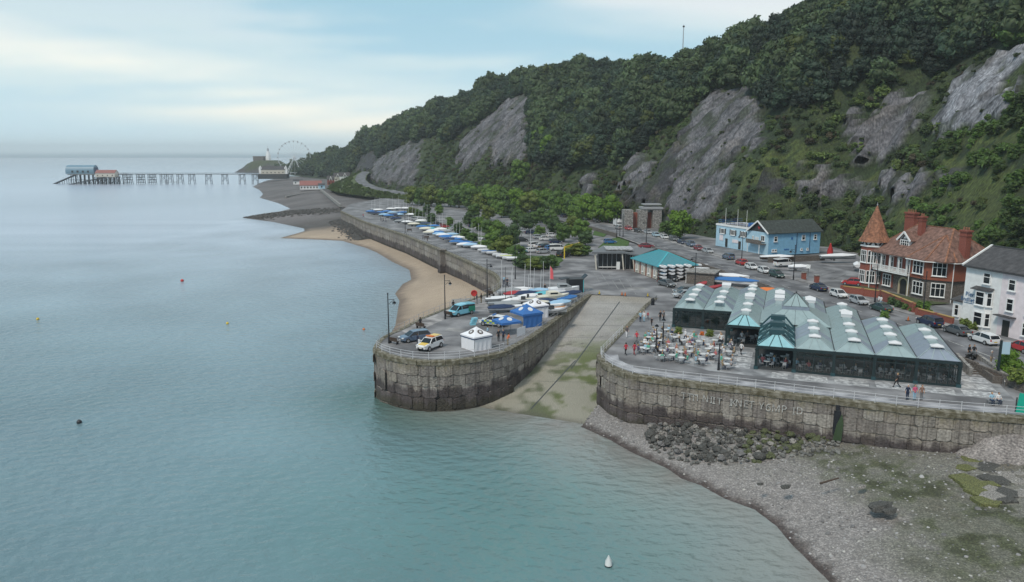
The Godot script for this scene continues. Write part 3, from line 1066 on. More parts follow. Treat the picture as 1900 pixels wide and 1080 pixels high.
# ---------------------------------------------------------------- sea walls, copings, railings
func block_meshes() -> Array:
	if not K.has("blocks"):
		var out := []
		for v in 10:
			var mb := MB.new()
			var pts := []
			var cut := []
			for k in 4:
				cut.append(rng.randf_range(0.03, 0.24))
			var c := [V2(-0.492, -0.488), V2(0.492, -0.488), V2(0.492, 0.488), V2(-0.492, 0.488)]
			for k in 4:
				var p: Vector2 = c[k]
				var sx := signf(p.x)
				var sy := signf(p.y)
				var a := V2(p.x - sx * cut[k], p.y)
				var b := V2(p.x, p.y - sy * cut[k] * 0.8)
				if k == 0 or k == 2:
					pts.append(b); pts.append(a)
				else:
					pts.append(a); pts.append(b)
			var back := []
			var mid := []
			var face := []
			for p in pts:
				back.append(V3(p.x, p.y, 0.0))
				mid.append(V3(p.x, p.y, 0.6))
				face.append(V3(p.x * 0.965, p.y * 0.955, 1.0 + rng.randf_range(-0.12, 0.12)))
			mb.loft([back, mid, face])
			out.append(mb.mesh())
		K.blocks = out
	return K.blocks

func block_wall(called: String, label: String, line: PackedVector2Array, base: Callable, top: float, course: float, length: float, depth := 0.10, reach := 1e9) -> Node3D:
	# the sea is to the left of someone walking along the line
	var o := thing(called, label, "sea wall")
	var tone := ["stone_a", "stone_b", "stone_c", "stone_d", "stone_e", "stone_b", "stone_e", "stone_c"]
	var core := MB.new()
	for i in line.size() - 1:
		var a := line[i]
		var b := line[i + 1]
		var n := maxi(1, int(a.distance_to(b) / 3.0))
		for k in n:
			var p := a.lerp(b, float(k) / n)
			var q := a.lerp(b, float(k + 1) / n)
			var f := (b - a).normalized()
			var inn := V2(-f.y, f.x) * -1.0
			var o3 := V3((p.x + q.x) / 2.0, 3, (p.y + q.y) / 2.0) - V3(sea_left(f).x, 0, sea_left(f).y)
			core.quad_out(V3(p.x, base.call(p) - 0.6, p.y), V3(q.x, base.call(q) - 0.6, q.y), V3(q.x, top, q.y), V3(p.x, top, p.y), o3)
	put(core, "mortar", M.mortar, o)
	var lo := 99.0
	for p in line:
		lo = minf(lo, base.call(p))
	var row := 0
	var y1 := top - 0.5
	while y1 > lo - 0.2:
		var hh := course * rng.randf_range(0.86, 1.14)
		var y0 := y1 - hh
		var pos := rng.randf_range(0.0, 0.5) * length
		var total := 0.0
		for i in line.size() - 1:
			total += line[i].distance_to(line[i + 1])
		while pos < total - length * 0.3:
			var l := length * rng.randf_range(0.72, 1.25)
			var e := along(line, pos + l / 2.0)
			var p: Vector2 = e[0]
			pos += l
			var gnd: float = base.call(p)
			if y1 < gnd + 0.15 or pos > reach:
				continue
			var f: Vector2 = e[1]
			var s := sea_left(f)
			var m: Material = M[tone[rng.randi() % tone.size()]]
			var b := part(block_meshes()[rng.randi() % 10], "stone_block", m, o)
			var jig := rng.randf_range(-0.10, 0.10)
			b.transform = Transform3D(Basis(V3(f.x, 0, f.y) * l, Vector3.UP * hh * (1.0 + jig), V3(s.x, 0, s.y) * depth * rng.randf_range(0.8, 1.3)), V3(p.x, (y0 + y1) / 2.0, p.y))
		y1 = y0
		row += 1
	return o

func sea_left(f: Vector2) -> Vector2:
	# seaward side: to the right hand in plan x,z with the lines drawn as they are here
	return V2(-f.y, f.x)

func along(line: PackedVector2Array, s: float) -> Array:
	for i in line.size() - 1:
		var l := line[i].distance_to(line[i + 1])
		var f := (line[i + 1] - line[i]) / l
		if s <= l or i == line.size() - 2:
			return [line[i] + f * s, f]
		s -= l
	return []

func coping(o: Node3D, line: PackedVector2Array, top: float, height: float, width: float, over: float, piece: float) -> void:
	var pts := walk(line, piece, 0.0)
	pts.append([line[line.size() - 1], pts[pts.size() - 1][1]])
	for i in pts.size() - 1:
		var a: Vector2 = pts[i][0]
		var b: Vector2 = pts[i + 1][0]
		if a.distance_to(b) < 0.3:
			continue
		var f := (b - a).normalized()
		var s := sea_left(f)
		var mb := MB.new()
		var h := height * rng.randf_range(0.95, 1.05)
		var lift := rng.randf_range(-0.015, 0.03)
		var rings := []
		for p in [a + f * 0.015, b - f * 0.015]:
			var r := []
			for k in [[over, -h], [over, -0.07], [over - 0.07, 0.0], [over - width, 0.0], [over - width, -h]]:
				var q: Vector2 = p + s * k[0]
				r.append(V3(q.x, top + k[1] + lift, q.y))
			rings.append(r)
		mb.loft(rings)
		put(mb, "coping_stone", M.coping, o)

func railing(label: String, line: PackedVector2Array, ground: Callable, step: float, inset: float, m: Material, tall := 1.1, rails := [0.4, 0.75, 1.08], thick := 0.03) -> Node3D:
	var o := thing("railing", label, "railing")
	var pts := walk(line, step, 0.0)
	pts.append([line[line.size() - 1], pts[pts.size() - 1][1]])
	var feet := []
	for e in pts:
		var p: Vector2 = e[0] - sea_left(e[1]) * inset
		feet.append(V3(p.x, ground.call(p), p.y))
	var pm := MB.new()
	pm.tube(Vector3.ZERO, V3(0, tall, 0), thick * 1.25, thick * 1.1, 6)
	pm.ball(V3(0, tall, 0), Vector3.ONE * thick * 1.7, 6, 4)
	var post := pm.mesh()
	for f in feet:
		part(post, "post", m, o, f)
	for h in rails:
		var mb := MB.new()
		for i in feet.size() - 1:
			mb.tube(feet[i] + V3(0, h, 0), feet[i + 1] + V3(0, h, 0), thick * 0.8, thick * 0.8, 5, false)
		put(mb, "rail", m, o)
	return o

func build_walls() -> void:
	var flat := func(_p: Vector2) -> float: return QUAY
	var slip := func(p: Vector2) -> float: return clampf(slip_y(p.x, p.y), -0.3, QUAY)
	var water := func(_p: Vector2) -> float: return -0.6
	var sand := func(p: Vector2) -> float: return 1.2 if p.y > -300.0 else lerpf(1.2, 4.2, clampf((-300.0 - p.y) / 80.0, 0.0, 1.0))
	var rland := right_land()
	var shingle := func(p: Vector2) -> float: return clampf(beach_right_y(p, rland) - 0.2, 0.0, 3.4)
	var o := block_wall("sea_wall", "rounded stone end of the left quay standing in the water", PIER_FRONT, water, QUAY - 0.02, 1.5, 2.0)
	coping(o, PIER_FRONT, QUAY + 0.04, 0.62, 0.9, 0.22, 1.9)
	o = block_wall("sea_wall", "stone side wall of the left quay dropping to the slipway", PIER_SLIP, slip, QUAY - 0.02, 1.35, 1.8)
	coping(o, PIER_SLIP, QUAY + 0.04, 0.55, 0.9, 0.2, 1.9)
	o = block_wall("sea_wall", "weathered stone wall below the cafe terrace with white painted letters", TERRACE_FRONT, shingle, QUAY - 0.02, 1.45, 1.9)
	coping(o, TERRACE_FRONT, QUAY + 0.05, 0.66, 1.0, 0.22, 1.9)
	painted_letters(o)
	o = block_wall("sea_wall", "stone edge of the terrace along the right of the slipway", TERRACE_SLIP, slip, QUAY - 0.02, 1.35, 1.8)
	coping(o, TERRACE_SLIP, QUAY + 0.05, 0.45, 0.8, 0.15, 1.9)
	o = block_wall("sea_wall", "long straight promenade wall above the sandy cove", LONG_WALL, sand, QUAY - 0.02, 1.7, 2.4)
	coping(o, LONG_WALL, QUAY + 0.05, 0.5, 0.9, 0.25, 3.6)
	var bt := MB.new()
	var e := along(LONG_WALL, LONG_WALL[0].distance_to(LONG_WALL[1]) + LONG_WALL[1].distance_to(LONG_WALL[2]) + LONG_WALL[2].distance_to(LONG_WALL[3]))
	var bp: Vector2 = e[0] + sea_left(e[1]) * 0.7
	bt.box(V3(bp.x, 3.6, bp.y), V3(2.6, 7.4, 1.8), heading(Vector3.ZERO, V3(e[1].x, 0, e[1].y)))
	bt.box(V3(bp.x, 7.36, bp.y), V3(2.9, 0.25, 2.1), heading(Vector3.ZERO, V3(e[1].x, 0, e[1].y)))
	put(bt, "buttress", M.stone_c, o)
	var low := PIER_RAIL.duplicate()
	o = block_wall("sea_wall", "quay wall above the sand on the beach side of the left quay", low, func(p: Vector2) -> float: return 0.6, QUAY - 0.02, 1.5, 2.2)
	coping(o, low, QUAY + 0.05, 0.5, 0.8, 0.2, 2.2)
	railing("white three-bar railing round the seaward end of the left quay", PIER_FRONT, flat, 2.2, 0.35, M.rail_paint)
	railing("grey railing with close posts along the beach side of the left quay", PIER_RAIL, flat, 1.9, 0.4, M.grey_paint, 1.1, [0.55, 1.08])
	railing("railing along the top of the quay wall above the slipway", PIER_SLIP, flat, 2.2, 0.35, M.grey_paint, 1.0, [0.5, 0.98])
	railing("white three-bar railing along the edge of the cafe terrace", TERRACE_FRONT, flat, 2.1, 0.35, M.rail_paint)
	railing("thin grey railing along the long promenade wall", LONG_WALL, flat, 2.6, 0.4, M.grey_paint, 1.1, [0.55, 1.08])
	var tr := TERRACE_SLIP.slice(2)
	railing("short white railing at the foot of the terrace beside the slipway", tr, flat, 2.1, 0.4, M.rail_paint)
	# drain niche with a tongue of green weed
	var nz := MB.new()
	var ne := along(TERRACE_FRONT, near_s(TERRACE_FRONT, V2(36.43, -80.63)))
	var np := V3(ne[0].x, 4.4, ne[0].y) + V3(sea_left(ne[1]).x, 0, sea_left(ne[1]).y) * -0.02
	var nt := heading(V3(35.22, 7, -81.2), V3(43.65, 7, -77.47))
	nz.box(np, V3(0.75, 2.7, 0.5), nt)
	nz.box(np + V3(0, 1.75, 0), V3(0.45, 0.6, 0.5), nt)
	tag(put(nz, "drain_recess", M.black_paint), "dark drain slot with green slime in the terrace wall", "drain")
	var slime := MB.new()
	slime.xf = Transform3D(Basis(Vector3.UP, nt), np + V3(0, -0.2, 0))
	slime.loft([[V3(-0.3, -1.9, 0.25), V3(0.6, -1.9, 0.25), V3(0.6, -1.9, 0.34), V3(-0.3, -1.9, 0.34)], [V3(0.0, 0.0, 0.25), V3(0.7, 0.2, 0.25), V3(0.7, 0.2, 0.34), V3(0.0, 0.0, 0.34)], [V3(0.42, 1.2, 0.25), V3(0.5, 1.2, 0.25), V3(0.5, 1.2, 0.29), V3(0.42, 1.2, 0.29)]])
	mat("slime", lin(0.035, 0.062, 0.028), 0.5)
	put(slime, "green_slime", M.slime, get_node("drain_recess"))

func painted_letters(o: Node3D) -> void:
	var font := SystemFont.new()
	font.font_names = PackedStringArray(["Droid Sans"])
	var pts := [["T", 1272], ["T", 1284], ["T", 1291], ["1", 1298], ["N", 1314], ["I", 1325], ["I", 1330], ["T", 1340], ["I", 1361], ["K", 1366], ["N", 1376], ["E", 1389], ["T", 1399], ["Y", 1417], ["6", 1429], ["M", 1443], ["P", 1457], ["I", 1474], ["D", 1484]]
	for e in pts:
		var x: float = e[1]
		var tm := TextMesh.new()
		tm.text = e[0]
		tm.font = font
		tm.font_size = 64
		tm.pixel_size = 0.0185
		tm.depth = 0.03
		var best := 1e9
		var d := Vector2.RIGHT
		var k := (x - 1272.0) / (1484.0 - 1272.0)
		var p2 := V2(20.78, -87.52).lerp(V2(32.87, -82.35), k)
		for i in TERRACE_FRONT.size() - 1:
			var q := Geometry2D.get_closest_point_to_segment(p2, TERRACE_FRONT[i], TERRACE_FRONT[i + 1])
			if q.distance_to(p2) < best:
				best = q.distance_to(p2)
				d = (TERRACE_FRONT[i + 1] - TERRACE_FRONT[i]).normalized()
		var s := sea_left(d)
		var m := part(tm, "painted_letter", M.white_line, o)
		m.transform = Transform3D(Basis(V3(d.x, 0, d.y), Vector3.UP, V3(s.x, 0, s.y)), V3(p2.x + s.x * 0.20, 5.25 + rng.randf_range(-0.08, 0.08) - k * 0.15, p2.y + s.y * 0.20))

# ---------------------------------------------------------------- far shore: pier, wheel, lighthouse
func gable_house(o: Node3D, w: float, d: float, h: float, rise: float, wall: Material, roof: Material, windows := 3, storeys := 1, at := Vector3.ZERO) -> void:
	var mb := MB.new()
	mb.xf.origin = at
	var hw := w / 2.0
	var hd := d / 2.0
	mb.box(V3(0, h / 2.0, 0), V3(w, h, d))
	for s in [-1, 1]:
		mb.tri_out(V3(s * hw, h, -hd), V3(s * hw, h, hd), V3(s * hw, h + rise, 0), Vector3.ZERO)
	put(mb, "wall", wall, o)
	var rf := MB.new()
	rf.xf.origin = at
	for s in [-1, 1]:
		var a := V3(-hw - 0.3, h - 0.1, s * (hd + 0.35))
		var b := V3(hw + 0.3, h - 0.1, s * (hd + 0.35))
		var c := V3(hw + 0.3, h + rise + 0.1, 0)
		var e := V3(-hw - 0.3, h + rise + 0.1, 0)
		var up := V3(0, 0.22, 0)
		rf.loft([[a, b, c, e], [a + up, b + up, c + up, e + up]])
	put(rf, "roof", roof, o)
	var wm := MB.new()
	wm.box(Vector3.ZERO, V3(1.0, 1.3, 0.1))
	var win := wm.mesh()
	for j in storeys:
		for i in windows:
			part(win, "window", M.window_glass, o, at + V3(-hw + w * (i + 0.5) / windows, 1.6 + j * 2.8, hd + 0.03))

func build_far_shore() -> void:
	var steel := mat("pier_iron", lin(0.035, 0.045, 0.06), 0.8)
	var deck := mat("pier_deck", lin(0.13, 0.14, 0.15), 0.8)
	var pier := thing("pier", "long iron pier on trestles reaching out into the bay", "pier")
	var a := V3(-283.8, 0, -864.14)
	var b := V3(-445.27, 0, -864.14)
	var dk := MB.new()
	dk.beam(V3(a.x, 11.4, a.z), V3(b.x, 11.4, b.z), 5.0, 0.6)
	put(dk, "deck", deck, pier)
	for s in [-2.4, 2.4]:
		var r := MB.new()
		r.beam(V3(a.x, 12.7, a.z + s), V3(b.x, 12.7, b.z + s), 0.1, 0.12)
		var n := 60
		for i in n:
			var p := a.lerp(b, (i + 0.5) / n)
			r.beam(V3(p.x, 11.7, p.z + s), V3(p.x, 12.7, p.z + s), 0.12, 0.12)
		put(r, "pier_railing", steel, pier)
	for px in [[239, 1], [262, 1], [283, 1], [304, 0], [316, 0], [335, 0], [357, 0], [388, 0], [418, 0], [450, 0], [474, 0]]:
		var t: float = (486.0 - px[0]) / (486.0 - 222.0)
		var p := a.lerp(b, t)
		var mb := MB.new()
		var wide := 4.2 if px[1] else 3.2
		for sx in [-1.0, 1.0]:
			for sz in [-2.0, 2.0]:
				mb.tube(V3(p.x + sx * wide, -1, p.z + sz), V3(p.x + sx * wide * 0.8, 11.2, p.z + sz), 0.28, 0.25, 6)
		for sz in [-2.0, 2.0]:
			mb.beam(V3(p.x - wide, 3.0, p.z + sz), V3(p.x + wide, 10.5, p.z + sz), 0.2, 0.2)
			mb.beam(V3(p.x + wide, 3.0, p.z + sz), V3(p.x - wide, 10.5, p.z + sz), 0.2, 0.2)
			mb.beam(V3(p.x - wide, 10.6, p.z + sz), V3(p.x + wide, 10.6, p.z + sz), 0.35, 0.4)
			if px[1]:
				for y in [2.4, 5.2, 8.0]:
					mb.beam(V3(p.x - wide, y, p.z + sz), V3(p.x + wide, y, p.z + sz), 0.35, 0.5)
				mb.tube(V3(p.x, -1, p.z + sz), V3(p.x, 11.2, p.z + sz), 0.28, 0.25, 6)
		put(mb, "trestle", steel, pier)
	var stage := MB.new()
	stage.beam(a.lerp(b, (486.0 - 300.0) / 264.0) + V3(0, 2.6, 1), a.lerp(b, (486.0 - 340.0) / 264.0) + V3(0, 2.6, 1), 2.0, 0.4)
	put(stage, "landing_stage", deck, pier)
	# head of the pier, with its boathouse ramp
	var h0 := V3(-447.71, 0, -864.14)
	var h1 := V3(-506.43, 0, -864.14)
	var head := MB.new()
	head.beam(V3(h0.x, 10.9, h0.z - 16), V3(h1.x, 10.9, h1.z - 16), 22.0, 1.0)
	put(head, "pier_head", deck, pier)
	for i in 12:
		var p := h0.lerp(h1, (i + 0.3) / 12.0)
		var mb := MB.new()
		for sz in [-6.0, -16.0, -26.0]:
			mb.tube(V3(p.x, -1, p.z + sz), V3(p.x, 10.6, p.z + sz), 0.4, 0.4, 6)
		mb.beam(V3(p.x - 2, 1, p.z - 6), V3(p.x + 2, 10, p.z - 6), 0.25, 0.25)
		mb.beam(V3(p.x - 2.5, 4.8, p.z - 6), V3(p.x + 2.5, 4.8, p.z - 6), 0.3, 0.5)
		put(mb, "pile", steel, pier)
	var rmp := MB.new()
	var r0 := V3(-533.62, 10.8, -915.05)
	rmp.beam(V3(h1.x + 3, 10.6, h1.z - 18), V3(h1.x - 24, -0.4, h1.z - 18), 6.0, 0.8)
	for i in 5:
		var t := i / 5.0
		var p := V3(h1.x + 3, 10.6, h1.z - 18).lerp(V3(h1.x - 24, -0.4, h1.z - 18), t)
		rmp.tube(V3(p.x, -1, p.z - 2), p + V3(0, 0, -2), 0.3, 0.3, 6)
		rmp.tube(V3(p.x, -1, p.z + 2), p + V3(0, 0, 2), 0.3, 0.3, 6)
	put(rmp, "launching_ramp", steel, pier)
	var rm2 := MB.new()
	var c0 := V3(-464.92, 4, -853.71)
	rm2.beam(V3(h0.x - 12, 8.2, h0.z + 2), V3(h0.x - 54, -0.4, h0.z + 2), 5.0, 0.9)
	for i in 8:
		var p := V3(h0.x - 12, 8.0, h0.z + 2).lerp(V3(h0.x - 54, -0.4, h0.z + 2), i / 8.0)
		for sz in [-2.0, 2.0]:
			rm2.tube(V3(p.x, -1, p.z + sz), p + V3(0, 0, sz), 0.3, 0.3, 6)
	put(rm2, "launching_ramp", steel, pier)
	# barrel-roofed boathouse
	var bh := thing("lifeboat_house", "blue barrel-roofed boathouse on the head of the pier", "boathouse", V3(V3(-485.64, 0, -864.14).x * 1.02, 11.4, h0.z - 18))
	var br := MB.new()
	var rings := []
	for x in [-17.0, 15.0]:
		var r := []
		for i in 13:
			var t := PI * i / 12.0
			r.append(V3(x, 2.4 + sin(t) * 7.4, cos(t) * 6.2))
		r.append(V3(x, 0, -6.0)); r.append(V3(x, 0, 6.0))
		rings.append(r)
	br.loft(rings, false, true)
	var zinc := mat("zinc_blue", lin(0.12, 0.22, 0.30), 0.45)
	put(br, "barrel_roof", zinc, bh)
	var bd := MB.new()
	bd.box(V3(15.1, 3.6, 0), V3(0.3, 7.0, 7.5))
	put(bd, "end_wall", M.navy_paint, bh)
	for i in 4:
		var w := MB.new()
		w.box(V3(-9.0 + i * 6.0, 2.6, 6.25), V3(2.2, 2.2, 0.3))
		put(w, "window", M.window_glass, bh)
	var oh := thing("red_roofed_boathouse", "cream boathouse with a red roof on piles at the pier head", "boathouse", V3(h0.x - 12, 8.4, h0.z - 2))
	var fl := MB.new()
	fl.box(V3(0, -0.4, 0), V3(26, 0.8, 10))
	put(fl, "floor_deck", deck, oh)
	var far_red := mat("far_red_roof", lin(0.24, 0.10, 0.09), 0.8)
	gable_house(oh, 22, 9, 4.2, 3.2, M.cream_render, far_red, 4)
	for i in 9:
		var mb := MB.new()
		for sz in [-4.0, 4.0]:
			mb = MB.new()
			mb.tube(V3(-12 + i * 3.0, -9, sz), V3(-12 + i * 3.0, -0.6, sz), 0.35, 0.35, 6)
			mb.beam(V3(-12 + i * 3.0, -8, sz), V3(-9.4 + i * 3.0, -1, sz), 0.25, 0.25)
			put(mb, "pile", steel, oh)
	# big wheel
	var wc := V3(-294.2, 30, -1051.1)
	var wz := -1000.0
	var cx := (552.0 - 950.0) / 1400.0 * 1000.0 * 1.0
	var wheel := thing("ferris_wheel", "tall white observation wheel standing behind the pier", "ferris wheel", V3(cx, 8.5, wz), 0.12)
	var wh := mat("wheel_white", lin(0.62, 0.65, 0.68), 0.6)
	for s in [-1.2, 1.2]:
		var rim := MB.new()
		for i in 48:
			var t0 := TAU * i / 48
			var t1 := TAU * (i + 1) / 48
			rim.tube(V3(cos(t0) * 20.5, 21.5 + sin(t0) * 20.5, s), V3(cos(t1) * 20.5, 21.5 + sin(t1) * 20.5, s), 0.16, 0.16, 5, false)
		put(rim, "rim", wh, wheel)
	for i in 24:
		var t := TAU * i / 24
		var sp := MB.new()
		for s in [-1.2, 1.2]:
			sp.tube(V3(0, 21.5, s * 1.5), V3(cos(t) * 20.5, 21.5 + sin(t) * 20.5, s), 0.07, 0.07, 4, false)
		put(sp, "spoke", wh, wheel)
		var gd := MB.new()
		var g := V3(cos(t) * 20.9, 21.0 + sin(t) * 20.9, 0)
		gd.box(g + V3(0, -0.5, 0), V3(1.2, 1.4, 1.3))
		gd.box(g + V3(0, 0.5, 0), V3(1.7, 0.3, 1.8))
		put(gd, "gondola", M.grey_paint if i % 3 else M.rim, wheel)
	var lg := MB.new()
	for s in [-3.4, 3.4]:
		for x in [-10.0, 10.0]:
			lg.tube(V3(x, 0, s * 1.8), V3(0, 21.5, s * 0.6), 0.4, 0.3, 6)
	lg.tube(V3(0, 21.5, -2.4), V3(0, 21.5, 2.4), 0.8, 0.8, 10)
	put(lg, "support_leg", wh, wheel)
	# lighthouse island
	var islet := thing_islet()
	var lh := thing("lighthouse", "white octagonal lighthouse on the islet beyond the pier", "lighthouse", V3(-458, 22.0, -1440))
	var tw := MB.new()
	tw.tube(V3(0, 0, 0), V3(0, 11, 0), 5.2, 4.6, 8)
	tw.tube(V3(0, 11, 0), V3(0, 17, 0), 3.4, 2.9, 8)
	put(tw, "tower", M.white_paint, lh)
	var la := MB.new()
	la.tube(V3(0, 17, 0), V3(0, 20.5, 0), 1.7, 1.7, 8)
	la.tube(V3(0, 20.5, 0), V3(0, 23.0, 0), 2.1, 0.2, 8)
	la.tube(V3(0, 23, 0), V3(0, 27, 0), 0.25, 0.2, 5)
	put(la, "lamp_room", M.grey_paint, lh)
	var fort := MB.new()
	fort.box(V3(0, 4, 0), V3(19, 9, 14))
	fort.box(V3(0, 8.7, 0), V3(20, 0.8, 15))
	var fo := tag(put(fort, "fort", M.rubble_stone), "square stone fort beside the lighthouse on the islet", "fort")
	fo.position = V3(-475, 20.5, -1440)
	# pavilion at the landward end of the pier, and the beach buildings
	var pv := thing("pier_pavilion", "cream pavilion with arched front at the landward end of the pier", "pavilion", V3(-279.48, 7.5, -896.97), 0.1)
	var base := MB.new()
	base.box(V3(0, 0.6, 2), V3(32, 5.6, 18))
	put(base, "plinth", M.dark_grey, pv)
	gable_house(pv, 27, 12, 5.2, 3.4, M.cream_render, M.slate, 6, 1, V3(0, 3.4, 0))
	for s in [-1, 1]:
		var tt := MB.new()
		tt.box(V3(s * 14.5, 6.5, 4), V3(3.2, 7.0, 3.2))
		tt.tube(V3(s * 14.5, 10, 4), V3(s * 14.5, 13, 4), 2.2, 0.1, 6)
		put(tt, "corner_tower", M.white_paint, pv)
	var hs := [[577, 351, 5.6, 17.0, 9.0, 3.2, 3.4, "white_render", "far_red_roof", "white beach cafe with a broad red roof above the far shore", 7], [553, 342, 7.0, 8.0, 7.0, 3.0, 1.2, "white_render", "slate", "small white kiosk beside the far beach cafe", 2], [597, 350, 6.5, 5.0, 5.0, 3.0, 1.0, "pale_blue_render", "slate", "little pale blue hut at the end of the far shore path", 1], [614, 343, 7.5, 6.0, 6.0, 4.6, 3.0, "brick", "slate", "red brick cottage with white bargeboards under the far woods", 2], [627, 336, 9.0, 7.0, 6.0, 4.4, 3.0, "cream_render", "slate", "cream gabled cottage half hidden in the far woods", 2], [640, 336, 9.5, 9.0, 6.0, 4.4, 3.2, "white_render", "slate", "twin-gabled white cottage in trees at the far headland", 3]]
	for e in hs:
		var p := spot(e[0], e[1], e[2])
		var o := thing("house" if e[3] > 8.5 or e[5] > 4.0 else "beach_hut", e[9], "house" if e[5] > 4.0 or e[3] > 8.5 else "hut", p, 0.25)
		gable_house(o, e[3], e[4], e[5], e[6], M[e[7]], M[e[8]], e[10])
		if e[5] > 4.0:
			var gb := MB.new()
			for s in [-1, 1]:
				gb.beam(V3(e[3] * 0.2 * s, e[5] * 0.8, e[4] / 2.0 + 0.7), V3(0, e[5] + e[6] * 0.9, e[4] / 2.0 + 0.7), 0.25, 0.35)
			put(gb, "bargeboard", M.white_paint, o)
	var wl := MB.new()
	wl.beam(spot(530, 366, 2.5), spot(590, 355, 4.0), 1.2, 1.6)
	tag(put(wl, "groyne", M.concrete), "pale concrete groyne running down the far shingle shore", "groyne")
	var bk := MB.new()
	bk.beam(spot(595, 352, 6.2), spot(632, 382, 6.2), 1.0, 1.6)
	tag(put(bk, "promenade_wall", M.concrete), "low pale wall beside the path along the far shore", "wall")

func spot(x: float, y: float, h: float) -> Vector3:
	# where a survey sight from the drone's height meets the level h
	var rx := (x - 950.0) / 1400.0
	var ry := -(y - 540.0) / 1400.0
	var c := cos(0.17982)
	var s := sin(0.17982)
	var d := V3(rx, ry * c - s, -ry * s - c)
	return V3(0, 34, 0) + d * ((h - 34.0) / d.y)

func thing_islet() -> Node3D:
	var n := fnoise(151, 0.03, 4)
	var rows := []
	var cols := []
	for j in 26:
		var r := []
		var c := []
		for i in 50:
			var x := -535.0 + i * 3.0
			var z := -1500.0 + j * 5.0
			var ex := (x + 462.0) / 62.0
			var ez := (z + 1440.0) / 55.0
			var d := sqrt(ex * ex + ez * ez)
			var y := 27.0 * (1.0 - smoothstep(0.15, 1.05, d)) + 5.0 * n.get_noise_2d(x, z) * (1.0 - smoothstep(0.8, 1.1, d)) - 1.5
			r.append(V3(x, minf(y, 22.0), z))
			c.append(Color(0.10, 0.125, 0.05).lerp(Color(0.11, 0.10, 0.10), smoothstep(0.55, 0.8, d + n.get_noise_2d(x * 3.0, z) * 0.3)))
		rows.append(r)
		cols.append(c)
	return setting(put_mesh(grid_mesh(rows, cols), "islet_hill", M.hill_face))

# ---------------------------------------------------------------- glass-roofed cafe
const BAY := 4.54
func panel(mb: MB, a: Vector3, b: Vector3, c: Vector3, d: Vector3, t := 0.05) -> void:
	# thin sheet with its own edge, lifted off the corners a little
	var o := (a + b + c + d) / 4.0
	var n := (b - a).cross(d - a).normalized()
	if n.y < 0.0:
		n = -n
	var q := []
	for p in [a, b, c, d]:
		q.append(p + (o - p).normalized() * 0.05)
	var up := []
	for p in q:
		up.append(p + n * t)
	mb.loft([q, up])

